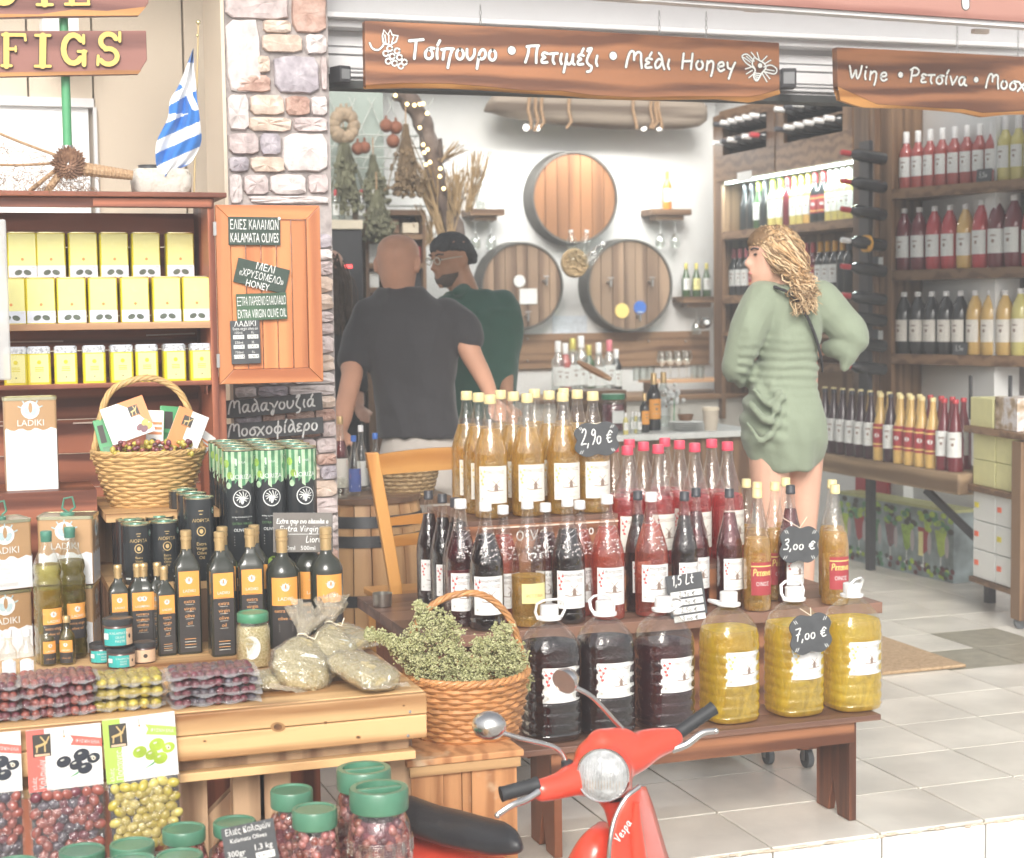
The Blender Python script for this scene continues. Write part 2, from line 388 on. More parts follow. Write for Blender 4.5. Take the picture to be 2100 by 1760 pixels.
# brush-lettering strokes: x-height 1, capitals 1.6, descenders below 0; (advance, [strokes])
def _o(cx,cy,rx,ry,a0=90,a1=450,n=10): return [(cx+rx*math.cos(R(a0+(a1-a0)*k/n)),cy+ry*math.sin(R(a0+(a1-a0)*k/n))) for k in range(n+1)]
G={
' ':(.5,[]),
'Τ':(1.3,[[(0,1.55),(.6,1.62),(1.25,1.7)],[(.62,1.6),(.58,.9),(.5,0)]]),
'σ':(.85,[[(.85,.95),(.45,.95),(.1,.6),(.12,.15),(.45,0),(.72,.25),(.65,.65),(.4,.85)]]),
'ί':(.45,[[(.2,.95),(.15,.5),(.2,.05)],[(.2,1.25),(.38,1.65)]]),
'ι':(.4,[[(.2,.95),(.12,.4),(.25,.02)]]),
'π':(1.2,[[(0,.85),(.5,.95),(1.1,.95)],[(.25,.9),(.2,.4),(.15,0)],[(1.0,.92),(.8,.3),(.62,-.75)]]),
'ο':(.85,[_o(.38,.48,.32,.45)]),
'υ':(.9,[[(.05,.95),(.05,.4),(.3,.03),(.6,.25),(.75,.6),(.75,.95)]]),
'ρ':(.9,[[(.0,-.75),(.1,0),(.2,.65),(.5,.98),(.75,.7),(.65,.25),(.35,.1),(.15,.3)]]),
'•':(1.1,[[(.5,.62),(.52,.62)]]),
'Π':(1.35,[[(.05,0),(.25,.8),(.3,1.5)],[(.1,1.45),(.6,1.55),(1.2,1.6)],[(1.1,1.55),(1.02,.8),(1.05,0)]]),
'ε':(.7,[[(.6,.9),(.25,.98),(.1,.72),(.4,.55),(.1,.35),(.15,.05),(.6,.1)]]),
'έ':(.7,[[(.6,.9),(.25,.98),(.1,.72),(.4,.55),(.1,.35),(.15,.05),(.6,.1)],[(.4,1.2),(.55,1.55)]]),
'τ':(.75,[[(0,.9),(.35,.95),(.7,.98)],[(.35,.95),(.3,.3),(.45,0)]]),
'μ':(1.05,[[(.2,.95),(.12,.2),(-.02,-.75)],[(.15,.3),(.4,0),(.68,.3),(.78,.95)],[(.76,.6),(.78,.15),(.95,.02)]]),
'ζ':(.75,[[(.15,1.55),(.5,1.6),(.25,1.0),(.1,.4),(.35,.05),(.6,-.1),(.5,-.5),(.2,-.6)],[(.1,1.35),(.5,1.6)]]),
'Μ':(1.5,[[(.05,0),(.15,.8),(.35,1.5),(.65,1.5),(.7,.75)],[(.7,1.1),(.95,1.5),(1.25,1.4),(1.3,.7),(1.4,0)]]),
'm':(1.5,[[(.05,0),(.15,.8),(.35,1.5),(.65,1.5),(.7,.75)],[(.7,1.1),(.95,1.5),(1.25,1.4),(1.3,.7),(1.4,0)]]),
'λ':(.95,[[(.35,1.55),(.6,1.2),(.75,.5),(.9,0)],[(.66,.85),(.35,.95),(.1,.5),(.2,.05),(.5,.25),(.68,.7)]]),
'H':(1.25,[[(.15,1.55),(.1,0)],[(1.0,1.6),(.95,0)],[(.1,.75),(1.0,.85)]]),
'o':(.85,[_o(.38,.48,.32,.45)]),
'n':(1.0,[[(.15,.95),(.12,.02)],[(.14,.6),(.45,.98),(.72,.8),(.7,0),(.6,-.55)]]),
'η':(1.0,[[(.15,.95),(.12,.02)],[(.14,.6),(.45,.98),(.72,.8),(.7,0),(.6,-.55)]]),
'e':(.8,[[(.1,.45),(.6,.6),(.5,.95),(.15,.8),(.1,.3),(.35,0),(.7,.2)]]),
'y':(.9,[[(.05,.95),(.15,.4),(.5,.3)],[(.8,1.0),(.55,.3),(.3,-.7)]]),
'w':(1.35,[[(.0,1.4),(.15,.7),(.3,.05),(.5,.6),(.65,1.0),(.75,.3),(.9,.05),(1.1,.7),(1.2,1.5)]]),
'W':(1.35,[[(.0,1.4),(.15,.7),(.3,.05),(.5,.6),(.65,1.0),(.75,.3),(.9,.05),(1.1,.7),(1.2,1.5)]]),
'i':(.4,[[(.15,.95),(.12,.4),(.22,.02)],[(.2,1.4),(.21,1.42)]]),
'Ρ':(1.1,[[(.15,0),(.2,.8),(.25,1.5)],[(.05,1.35),(.5,1.65),(.95,1.35),(.8,.85),(.25,.7)]]),
'ν':(.85,[[(.05,.95),(.2,.5),(.35,.03)],[(.35,.03),(.6,.5),(.8,.98)]]),
'ί2':(.4,[]),
'α':(1.0,[[(.75,.95),(.3,.95),(.08,.5),(.25,.05),(.55,.25),(.75,.95)],[(.74,.8),(.7,.2),(.95,.05)]]),
'a':(1.0,[[(.75,.95),(.3,.95),(.08,.5),(.25,.05),(.55,.25),(.75,.95)],[(.74,.8),(.7,.2),(.95,.05)]]),
'ά':(1.0,[[(.75,.95),(.3,.95),(.08,.5),(.25,.05),(.55,.25),(.75,.95)],[(.74,.8),(.7,.2),(.95,.05)],[(.5,1.2),(.68,1.55)]]),
'χ':(.95,[[(.05,.95),(.4,.5),(.8,-.1)],[(.8,.98),(.35,.4),(.0,-.1)]]),
'γ':(.95,[[(.0,.9),(.3,.7),(.5,0),(.35,-.6),(.2,-.3),(.5,.2),(.9,1.0)]]),
'φ':(1.05,[_o(.5,.45,.42,.45),[(.5,1.5),(.48,-.65)]]),
'2':(.85,[[(.05,1.25),(.35,1.6),(.65,1.3),(.4,.6),(.05,.05),(.4,.1),(.8,.1)]]),
'9':(.8,[[(.65,1.3),(.3,1.5),(.1,1.1),(.4,.9),(.65,1.3),(.6,.5),(.35,0)]]),
'0':(.75,[_o(.33,.4,.28,.38)]),
'3':(.8,[[(.1,1.45),(.5,1.6),(.6,1.2),(.25,.85),(.65,.6),(.55,.1),(.05,.05)]]),
'7':(.85,[[(.05,1.5),(.4,1.55),(.75,1.55),(.45,.8),(.35,0)],[(.15,.75),(.65,.85)]]),
'1':(.5,[[(.05,1.2),(.3,1.6),(.28,0)]]),
'5':(.8,[[(.65,1.6),(.15,1.5),(.12,.95),(.5,.95),(.6,.4),(.3,.02),(.05,.15)]]),
',':(.35,[[(.15,.1),(.05,-.3)]]),
'€':(.95,[[(.8,1.05),(.45,1.25),(.15,.7),(.35,.1),(.8,.2)],[(.0,.8),(.6,.85)],[(.0,.5),(.55,.55)]]),
'V':(1.0,[[(.0,1.5),(.25,.7),(.35,0),(.6,.8),(.9,1.7)]]),
's':(.7,[[(.5,.9),(.15,.85),(.4,.5),(.35,.08),(.0,.1)]]),
'p':(.9,[[(.15,.9),(.1,0),(.0,-.7)],[(.12,.6),(.5,.98),(.7,.5),(.35,.05),(.12,.3)]]),
'L':(.85,[[(.2,1.6),(.1,.05),(.7,.1)]]),
't':(.6,[[(.3,1.5),(.22,.3),(.5,.05)],[(.0,.95),(.55,1.0)]]),
'r':(.7,[[(.15,.95),(.12,0)],[(.14,.5),(.35,.9),(.65,.9)]]),
'g':(.85,[_o(.38,.48,.3,.42),[(.68,.9),(.65,0),(.5,-.6),(.1,-.5)]]),
'x':(.85,[[(.05,.95),(.7,.05)],[(.7,.95),(.05,.05)]]),
'E':(1.0,[[(.85,1.5),(.2,1.5),(.15,.8),(.1,.05),(.85,.1)],[(.15,.8),(.65,.85)]]),
'l':(.4,[[(.2,1.6),(.12,.4),(.28,.03)]]),
'v':(.85,[[(.05,.95),(.35,.03),(.8,.98)]]),
'z':(.8,[[(.05,.9),(.65,.95),(.05,.05),(.7,.05)]]),
'd':(.95,[_o(.38,.45,.3,.42),[(.72,1.6),(.68,.4),(.8,.02)]]),
}
def handpaths(st,h,width=None):
    x=0;out=[]
    for ch in st:
        adv,ss=G.get(ch,G[' '])
        for s_ in ss:
            out.append([(x+a,b) for a,b in s_])
        x+=adv+.12
    k=h; kx=h if width is None else width/max(x,.01)
    res=[]
    for s_ in out:
        s2=[(a*kx,b*k) for a,b in s_]
        res.append([tuple(p) for p in (crom([Vector((a,b)) for a,b in s2],4) if len(s2)>2 else [Vector(p) for p in s2])])
    return res
def jit(a): return random.uniform(-a,a)
def lerp(a,b,t): return a+(b-a)*t
# ================= materials shared =================
WHITE=(.8,.8,.78)
m_tile=mat('glazed floor tile',(.70,.67,.60),.28,var=.17,scale=4,bump=.03,bscale=30)
m_tiledark=mat('dark floor tile',(.30,.28,.22),.35,var=.2,scale=20)
m_stepface=mat('white step tile',(.80,.80,.79),.2,var=.03,scale=6)
m_grout=mat('grout',(.38,.34,.28),.9,var=.2,scale=60)
m_plaster=mat('white plaster',(.72,.73,.72),.85,var=.03,scale=3,bump=.05,bscale=60)
m_white=mat('white painted metal',(.78,.78,.79),.4,var=.02,scale=4)
m_black=mat('black metal',(.05,.05,.055),.5,var=.1)
m_cream=mat('cream cladding',(.70,.60,.48),.55,var=.04,scale=2,bump=.03)
m_street=speck('pale street paving',[(.30,.29,.27),(.42,.41,.38),(.5,.48,.45)],40,.8,.2)
m_walnut=wood('walnut shelf wood',(.12,.065,.036),(.25,.15,.085),0,.5,9)
m_walnutv=wood('walnut upright wood',(.12,.065,.036),(.25,.15,.085),2,.5,9)
m_sign=wood('stained sign wood',(.12,.042,.018),(.36,.15,.065),0,.42,7,coat=.15,stretch=.12)
m_live=wood('live edge wood',(.36,.15,.04),(.60,.29,.09),0,.5,9)
m_paint=mat('white sign paint',(.82,.83,.79),.5,var=0)
m_paintdk=mat('dark sign outline',(.06,.06,.055),.6,var=0)
m_yel=mat('yellow letters',(.80,.50,.14),.5,var=.05)
m_redwood=wood('red brown cabinet wood',(.13,.035,.018),(.38,.13,.07),0,.5,8)
m_redwoodv=wood('red brown cabinet wood upright',(.13,.035,.018),(.38,.13,.07),2,.5,8)
m_orange=wood('orange pine door wood',(.44,.135,.045),(.62,.24,.09),2,.4,7,coat=.3)
m_orangeh=wood('orange pine rail wood',(.44,.135,.045),(.62,.24,.09),0,.4,7,coat=.3)
m_pine=wood('pale pine wood',(.27,.12,.04),(.66,.42,.20),0,.5,6,knots=True)
m_piney=wood('pale pine wood lengthwise',(.42,.22,.09),(.80,.52,.25),1,.5,6,knots=True)
m_pinev=wood('weathered pine wood',(.28,.16,.09),(.6,.4,.24),2,.7,7)
m_crate=wood('worn crate wood',(.36,.16,.06),(.55,.28,.12),2,.7,12,wear=(.62,.45,.28))
m_bench=wood('dark stained bench wood',(.12,.04,.018),(.40,.17,.08),0,.4,7,coat=.2)
m_benchv=wood('dark stained bench leg wood',(.08,.028,.014),(.26,.09,.04),2,.45,8,coat=.1)
m_benchtop=wood('brown bench top wood',(.12,.06,.04),(.24,.13,.09),0,.4,7,coat=.2)

# ================= the ground =================
o=newmb(m_street).bb(-60,60,-40,60,-.62,-.42).obj('street')
tag(o,kind='structure')
YS=3.855; T=.33
fl=newmb(m_grout).bb(-9,9,YS+.012,12.2,-.419,-.007).obj('shop_floor'); tag(fl,kind='structure')
tmb=newmb(m_tile).box((0,0,-.006),(T-.006,T-.006,.012)); tme=tmb.mesh('tile')
tmd=newmb(m_tiledark).box((0,0,-.006),(T-.006,T-.006,.012)).mesh('tile')
for j in range(18):
    for i in range(-4,12):
        dark=(i,j) in ((6,6),(5,5),(6,5),(7,5),(8,5))
        t=bpy.data.objects.new('tile',tmd if dark else tme); COL.objects.link(t); t.parent=fl
        t.location=(2.025+T*(i+.5)+jit(.0007),YS+T*(j+.5)+jit(.0007),jit(.0006))
        if j==0:
            b=t.modifiers.new('bevel','BEVEL'); b.width=.003; b.segments=2
m_far=mat('far floor tile',(.70,.67,.60),.3,var=.08,scale=3)
o=newmb(m_far).bb(-9,.69,YS,12.1,-.007,-.002).bb(6,9,YS,12.1,-.007,-.002).bb(.7,5.99,9.81,12.1,-.007,-.002).obj('floor_field',parent=fl)
stf=newmb(m_grout).bb(-9,9,YS+.004,YS+.0118,-.419,-.012).obj('step_riser'); tag(stf,kind='structure')
sme=newmb(m_stepface).bb(-T/2+.003,T/2-.003,-.006,.004,-.38,-.012).mesh('tile')
for i in range(-8,11):
    t=bpy.data.objects.new('tile',sme); COL.objects.link(t); t.parent=stf; t.location=(2.025+T*(i+.5),YS,0)
    b=t.modifiers.new('bevel','BEVEL'); b.width=.003; b.segments=2
# crumbling mortar line along the step edge
mm=newmb(speck('mortar crumbs',[(.45,.36,.27),(.62,.52,.40),(.74,.7,.62)],90,.9,.6))
x=.6
while x<5.2:
    l=random.uniform(.015,.05); 
    if random.random()<.85: mm.sphere((x,YS-.003+jit(.002),-.008+jit(.003)),.006,sc3=(l/.009,random.uniform(.5,1.3),random.uniform(.4,.9)),n=6,m=4)
    x+=l
tag(mm.obj('mortar_crumbs'),kind='stuff')

# ================= walls =================
bw=newmb(m_plaster).bb(-.4,7.5,10.42,10.6,0,3.6).obj('back_wall'); tag(bw,kind='structure')
rw=newmb(m_plaster).bb(5.05,5.2,7.2,10.42,0,3.6).obj('side_wall'); tag(rw,kind='structure')
# grey-mauve wall behind the angled bottle shelves
A0=Vector((4.80,7.80,0)); AD=Vector((math.sin(R(161)),math.cos(R(161)),0)); AN=Vector((AD.y,-AD.x,0))  # runs toward the street; AN points out of the shelf
if AN.x>0: AN=-AN
m_mauve=mat('grey mauve wall paint',(.50,.46,.47),.85,var=.03,scale=3)
def Abox(mb,s0,s1,d0,d1,z0,z1):   # box in the angled shelf frame: s along, d out from its back
    M=Matrix.Translation(A0)@Matrix(((AD.x,AN.x,0,0),(AD.y,AN.y,0,0),(0,0,1,0),(0,0,0,1)))
    return mb.bb(s0,s1,d0,d1,z0,z1,M)
aw=Abox(newmb(m_mauve),-.25,2.9,-.5,-.36,0,3.6).obj('side_wall_front'); tag(aw,kind='structure')
# back corner wall on the left, greenish, in front of the white back wall
m_green=mat('pale green wall',(.36,.42,.38),.8,var=.04,scale=3)
lw=newmb(m_green).bb(.2,onY(787,300,9.6).x,9.6,9.75,0,3.6).obj('side_wall_back'); tag(lw,kind='structure')

# ---- beige cladding behind the signs ----
YC=6.4
bwall=newmb(mat('cladding backing',(.35,.3,.25),.8)).bb(onY(-900,300,YC).x,onY(470,300,YC).x,YC+.03,YC+.1,0,4.2).obj('cladding_wall')
tag(bwall,'cream panelled wall with vertical joints behind the sign post and flag','wall')
def Xc(px,Y=YC): return onY(px,300,Y).x
edges=[-900,-700,-520,-340,-200,62,195,381,470]
m_light=mat('white stand-in',(.88,.89,.9),.9,var=.01)  # flat white in place of the bright sky outside the window
for a,b in zip(edges,edges[1:]):
    zt=4.2
    if b==195 and a==62 or (a,b)==(-200,62):
        zw0=onY(100,395,YC).z; zw1=onY(100,212,YC).z
        newmb(m_cream).bb(Xc(a)+.004,Xc(b)-.004,YC,YC+.03,zw1,zt).obj('panel',parent=bwall)
        newmb(m_cream).bb(Xc(a)+.004,Xc(b)-.004,YC,YC+.03,0,zw0-.1).obj('panel',parent=bwall)
    else:
        newmb(m_cream).bb(Xc(a)+.004,Xc(b)-.004,YC+jit(.004),YC+.03,0,zt).obj('panel',parent=bwall)
wn=newmb(m_light).bb(Xc(-200)+.02,Xc(195)-.02,YC+.012,YC+.02,zw0-.1,zw1).obj('window'); tag(wn,'window with white pane standing in for bright sky behind the fishing net ornament','window')
fr=newmb(m_white).bb(Xc(-200),Xc(195),YC-.012,YC+.03,zw1-.012,zw1+.02).bb(Xc(193),Xc(200),YC-.012,YC+.03,zw0-.1,zw1-.012).obj('frame',parent=wn)
# white roof-like piece between the two signs, built as a plain box
wl=newmb(m_light).bb(Xc(88),Xc(158),YC-.25,YC-.02,onY(120,85,YC-.25).z,onY(120,30,YC-.25).z).obj('roof_piece'); tag(wl,'white square roof-like box between the two arrow signs','lamp')
newmb(m_white).bb(Xc(118),Xc(126),YC-.02,YC+.0,onY(120,60,YC-.1).z,onY(120,40,YC-.1).z).obj('bracket',parent=wl)

# ---- stone pillar ----
YP=5.32
xl,xr=onY(467,300,YP).x,onY(679,300,YP).x
m_mortar=speck('stone joint',[(.14,.125,.12),(.36,.32,.31),(.52,.48,.46)],14,.95,.3)  # shadow lines of the joints are put into this mortar colour
pil=newmb(m_mortar).bb(xl,xr,YP+.012,YP+.36,0,3.4).obj('stone_pillar'); tag(pil,'square pillar clad in pale pink and grey rough stones beside the shop opening','pillar')
newmb(m_cream).bb(xl-.012,xl-.001,YP+.004,YP+.37,0,3.4).obj('side_panel',parent=pil)
SM=[speck('rough stone '+n,[tuple(min(.8,v*1.22) for v in q) for q in c],22,.95,1) for n,c in (
 ('pink grey',[(.30,.25,.25),(.46,.39,.38),(.58,.51,.50)]),('cream',[(.34,.25,.20),(.50,.40,.33),(.60,.51,.45)]),
 ('mauve',[(.20,.18,.20),(.34,.31,.34),(.48,.45,.47)]),('rust',[(.26,.15,.12),(.42,.28,.23),(.55,.43,.38)]),('pale',[(.38,.34,.33),(.54,.49,.48),(.62,.58,.56)]))]
def stone(x0,x1,z0,z1,mi,M=None,par=None,Y=YP):
    cx,cz=(x0+x1)/2,(z0+z1)/2; hx,hz=(x1-x0)/2,(z1-z0)/2; n=16
    rings=[]
    ang=[2*math.pi*k/n+.13 for k in range(n)]
    jt=[random.uniform(.955,1.02) for _ in ang]
    def rr(f,y,jy=0):
        out=[]
        for a,j in zip(ang,jt):
            c,s=math.cos(a),math.sin(a); p=22
            q=(abs(c)**p+abs(s)**p)**(-1/p)*j
            out.append((cx+hx*f*q*c,y+jit(jy),cz+hz*f*q*s))
        return out
    e=min(hx,hz)
    g=1-.006/e
    rings=[rr(1,Y+.015),rr(1,Y+.001,.0015),rr(1-.05,Y-.005,.003),rr(.6,Y-.008,.005)]
    mb=newmb(SM[mi]); mb.loft(rings,caps=False)
    b=len(mb.v); mb.v.append((cx+jit(hx*.2),Y-.009+jit(.005),cz+jit(hz*.2)))
    for k in range(n): mb.f.append((3*n+k,3*n+(k+1)%n,b)); mb.m.append(0)
    o=mb.obj('stone',parent=pil,smooth=22)
ST=[(1370,1760,-40,110,0),(1785,1993,-40,200,3),(1372,1590,120,560,4),(1605,1780,122,200,1),(1600,1850,212,318,1),(1865,1995,208,330,4),
(1568,1650,338,445,1),(1675,1950,345,568,2),(1960,1997,345,555,0),(1425,1655,455,560,3),(1380,1518,575,795,4),(1528,1738,580,702,1),(1745,1893,585,705,3),(1900,2000,588,705,4),
(1518,1782,715,803,1),(1792,2002,715,805,0),(1385,1582,812,942,0),(1590,1715,812,948,2),(1725,2003,815,1050,4),(1392,1520,955,1050,2),(1528,1742,955,1052,1),
(1395,1480,1062,1245,4),(1488,1640,1065,1190,0),(1650,1870,1062,1190,4),(1880,2006,1062,1180,0),(1395,1515,1255,1400,0),(1522,2006,1195,1245,4),(1522,1935,1252,1400,0)]
def zz(zx,zy,Y=YP): return onY(zx*.3359,zy*.3359,Y)
for a,b,c,d,k in ST:
    p=zz(a,d); q=zz(b,c); stone(max(p.x,xl+.002)+.0015,min(q.x,xr-.002)-.0015,p.z+.002,q.z-.002,k)
# the lower courses
zc=zz(1700,1255).z-.003
random.seed(21)
k=0
while zc>.02:
    h=random.uniform(.038,.062)
    if zc-h<.02: h=zc-.0
    x=xl+.002; 
    while x<xr-.02:
        wd=random.uniform(.07,.13)
        if xr-(x+wd)<.05: wd=xr-.002-x
        if not (zc>zz(1700,1405).z and x<zz(1930,1300).x-.02): stone(x+.0015,x+wd-.0015,max(zc-h,.004)+.002,zc-.002,random.choice([0,1,2,3,3,4,0]))
        x+=wd
    zc-=h
# ================= lintel and eaves =================
YL=5.5
zb=onY(900,186,YL).z; xL0=xr-.03
lint=newmb(m_white).bb(xL0,7.2,YL+.02,YL+.10,zb+.02,3.3).obj('shop_lintel'); tag(lint,kind='structure')
zprev=zb+.035
for z1 in (onY(700,148,YL).z,onY(700,140,YL).z,onY(700,112,YL).z,onY(700,95,YL).z,onY(700,72,YL).z):
    newmb(m_white).bb(xL0+.005,7.15,YL+random.uniform(.003,.008),YL+.02,zprev+.003,z1-.003).obj('panel',parent=lint,bevel=.002); zprev=z1
newmb(m_white).bb(xL0-.12,7.2,YL-.06,YL+.02,onY(700,62,YL).z,onY(700,44,YL).z).obj('cornice',parent=lint,bevel=.004)
newmb(m_white).bb(xL0-.12,7.2,YL-.10,YL-.06,onY(700,47,YL).z,onY(700,36,YL).z).obj('cornice',parent=lint,bevel=.004)
bm_=newmb(mat('dark grey beam paint',(.07,.075,.075),.6,var=.08)).bb(xL0,7.2,YL-.02,YL+.07,zb-.004,zb+.022).obj('beam',parent=lint)
zs=onY(700,34,YL-.1).z
m_soffit=wood('pale pinkish eaves board',(.52,.46,.45),(.64,.58,.57),0,.7,5)
sof=MB().mat(m_soffit)
for k in range(6):
    y0=4.92+k*.10; sof=newmb(m_soffit).bb(.2,7.2,y0+.002,y0+.098,zs+.36,zs+.378)
    s_=sof.obj('eaves_board' if k else 'eaves'); 
    if k==0: eav=s_; tag(eav,kind='structure')
    else: s_.parent=eav; s_.name='board'
# sloping white gutter with the red fascia board over it
def bar(mb,p,q,t,hgt,up=True):
    p,q=Vector(p),Vector(q); d=(q-p); L=d.length; M=Matrix.Translation((p+q)/2)@d.to_track_quat('X','Z').to_matrix().to_4x4()
    return mb.box((0,0,0),(L,t,hgt),M)
g0=onY(1150,-12,4.9); g1=onY(2200,62,4.9)
gut=bar(newmb(m_white),g0,g1,.05,.016).obj('gutter'); tag(gut,'white metal edge strip sloping along the eaves below the red board','gutter')
bar(newmb(m_white),g0+Vector((0,-.02,.014)),g1+Vector((0,-.02,.014)),.012,.012).obj('lip',parent=gut)
for px,py in ((1545,20),(2010,65)):
    p=onY(px,py,4.95); newmb(mat('cream clip',(.7,.6,.52),.5)).box(p,(.06,.02,.014)).obj('clip',parent=gut)
pa=[onY(1330,-6,4.86),onY(2140,48,4.86),onY(2140,-40,4.86),onY(1330,-60,4.86)]
tb=MB().mat(wood('faded red sign wood',(.24,.09,.07),(.40,.20,.16),0,.6,6)); tb.prism([(p.x,p.z) for p in pa],.03,Matrix.Translation((0,4.86,0)))
tbo=tb.obj('fascia_board'); tag(tbo,'faded red board along the eaves with the tail of one white letter','sign')
f=Flat(); p0,p1=onY(1978,-30,4.86),onY(1980,12,4.86); f.stroke(m_paintdk,[(p0.x,p0.z),(p1.x,p1.z)],.034,0,False); f.stroke(m_paint,[(p0.x,p0.z),(p1.x,p1.z)],.026,1,False)
mb=MB(); f.wrap(lambda x,y,l:(x,4.86-.001-l*.0006,y),mb); mb.obj('lettering',parent=tbo)

# ---- hanging wooden signs ----
def hangsign(name,top,inner,outer,YF,label,words,rise,extra=None):
    pts=[onY(x,y,YF) for x,y in top]+[onY(x,y,YF) for x,y in reversed(inner)]
    mb=newmb(m_sign); mb.prism([(p.x,p.z) for p in pts],.035,Matrix.Translation((0,YF,0)))
    root=mb.obj(name,bevel=.002); tag(root,label,'sign')
    I=[onY(x,y,YF) for x,y in inner]; O=[onY(x,y,YF+.012) for x,y in outer]
    lb=newmb(m_live); n=len(I)
    vs=[(p.x,YF-.0005,p.z-.0005) for p in I]+[(p.x,YF+.008,p.z) for p in O]+[(p.x,YF+.034,p.z+.002) for p in O]+[(p.x,YF+.034,p.z) for p in I]
    fs=[]
    for a in range(3):
        for k in range(n-1): fs.append((a*n+k,a*n+k+1,(a+1)*n+k+1,(a+1)*n+k))
    lb.add(vs,fs); lb.obj('live_edge',parent=root,smooth=50)
    f=Flat()
    for (s_,x0,y0,x1,y1,hp) in words:
        p=onY(x0,y0,YF); q=onY(x1,y1,YF); hpx=(onY(x0,y0-hp,YF)-p).length
        wd=(q-p).length; rot=math.atan2(q.z-p.z,q.x-p.x)
        f.hand(m_paintdk,s_,p.x,p.z,hpx,hpx*.36,0,rot,.06,wd); f.hand(m_paint,s_,p.x,p.z,hpx,hpx*.25,1,rot,.06,wd)
    if extra: extra(f,YF)
    mb=MB(); f.wrap(lambda x,y,l:(x,YF-.0012-l*.0006,y),mb); mb.obj('lettering',parent=root)
    # chains
    return root
def two(f,pts,w_,YF,sm=True):
    P=[onY(x,y,YF) for x,y in pts]; P=[(p.x,p.z) for p in P]
    f.stroke(m_paintdk,P,w_*1.6,0,sm); f.stroke(m_paint,P,w_,1,sm)
def ringp(f,x,y,r,YF,w_=.006):
    two(f,[(x+r*math.cos(2*math.pi*k/12),y+r*math.sin(2*math.pi*k/12)) for k in range(13)],w_,YF,False)
def dot(f,x,y,r,YF):
    p=onY(x,y,YF); s=.0017
    f.ell(m_paintdk,p.x,p.z,(r+1.5)*s,(r+1.5)*s,0); f.ell(m_paint,p.x,p.z,r*s,r*s,1)
def ext1(f,YF):
    for x,y in ((799,100),(814,105),(791,110),(804,116),(819,118),(796,126),(809,130),(822,136),(829,128)): ringp(f,x,y,5.5,YF,.005)
    two(f,[(758,89),(764,100),(775,103),(784,96),(788,88)],.006,YF)
    two(f,[(786,88),(784,75),(787,62),(795,72),(800,62),(804,72),(816,74),(812,86),(800,93),(788,90)],.005,YF,False)
    two(f,[(797,92),(797,72)],.004,YF,False); two(f,[(791,88),(789,72)],.004,YF,False); two(f,[(803,88),(807,76)],.004,YF,False)
    dot(f,1049,104,8,YF); dot(f,1257,115,8,YF)
def ext2(f,YF):
    # the bee
    two(f,[(1546,118),(1556,124),(1566,130),(1570,140),(1562,150),(1552,166),(1545,158),(1548,144),(1542,132),(1546,118)],.006,YF)
    for k in range(4): two(f,[(1545+k*1.5,150+k*4),(1560-k*2,152+k*4)],.0045,YF,False)
    two(f,[(1545,140),(1530,130),(1521,116),(1532,112),(1546,126)],.005,YF); two(f,[(1524,118),(1538,128)],.004,YF,False); two(f,[(1530,116),(1541,126)],.004,YF,False)
    two(f,[(1566,138),(1580,134),(1592,142),(1588,152),(1568,148)],.005,YF); two(f,[(1570,143),(1587,146)],.004,YF,False)
    for a,b in (((1541,138),(1528,142)),((1542,145),(1530,152)),((1545,152),(1535,160)),((1563,152),(1572,168)),((1566,147),(1578,162)),((1568,131),(1580,124)),((1556,122),(1552,108)),((1548,118),(1540,108)),((1562,126),(1572,116))): two(f,[a,b],.0045,YF,False)
    dot(f,1558,135,5,YF)
def exA(f,YF): ext1(f,YF); ext2(f,YF)
s1=hangsign('hanging_sign',[(748,43),(900,49),(1200,64),(1450,79),(1598,88)],
 [(750,175),(830,171),(920,172),(1000,178),(1075,186),(1150,187),(1220,196),(1300,200),(1400,198),(1470,198),(1535,199),(1560,195),(1599,184)],
 [(750,183),(830,181),(920,182),(1000,186),(1075,192),(1150,196),(1220,203),(1300,206),(1400,205),(1470,204),(1535,211),(1562,205),(1599,193)],5.2,
 'long brown wooden sign reading Tsipouro, Petimezi, Meli Honey with grapes and a bee',
 [('Τσίπουρο',838,120,1022,125,23),('Πετιμέζι',1076,128,1230,136,22),('Μέλι',1282,138,1378,143,21),('Honey',1396,141,1510,149,20)],0,exA)
s2=hangsign('hanging_sign',[(1716,97),(1900,106),(2180,121)],
 [(1718,178),(1745,190),(1770,202),(1798,214),(1860,218),(1920,222),(1975,224),(2015,232),(2060,230),(2110,227),(2180,230)],
 [(1722,206),(1745,214),(1770,221),(1798,222),(1860,223),(1920,227),(1975,232),(2015,241),(2060,236),(2110,235),(2180,238)],5.2,
 'shorter brown wooden sign reading wine, Retsina, Mosch cut off by the frame',
 [('wine',1740,161,1822,167,18),('Ρετσίνα',1864,168,1984,177,18),('Μοσχ',2020,180,2106,187,18)],0,lambda f,YF:(dot(f,1846,154,6,YF),dot(f,2001,164,6,YF)))
m_chain=mat('chain metal',(.45,.45,.45),.35,.9,var=0)
def chain(name,px,py0,py1,Y,label):
    a=onY(px,py0,Y); b=onY(px,py1,Y); mb=newmb(m_chain); n=max(3,int(abs(a.z-b.z)/.014)); 
    for k in range(n):
        z=lerp(a.z,b.z,(k+.5)/n); c=[(a.x+(.004*math.cos(t) if k%2 else 0),Y+(0 if k%2 else .004*math.cos(t)),z+.009*math.sin(t)) for t in [2*math.pi*i/8 for i in range(8)]]
        mb.tube(c,.0013,4,True)
    tag(mb.obj(name),label,'chain','chains holding the hanging signs')
for px,y0,y1,l in ((985,10,53,'chain above the word Tsipouro on the long sign'),(1352,22,72,'chain near the middle of the long sign'),(1448,25,80,'chain above the word Honey on the long sign'),(1963,40,110,'chain above the shorter sign, the left one'),(2088,45,118,'chain above the shorter sign at the right frame edge')):
    chain('chain',px,y0,y1,5.217,l)
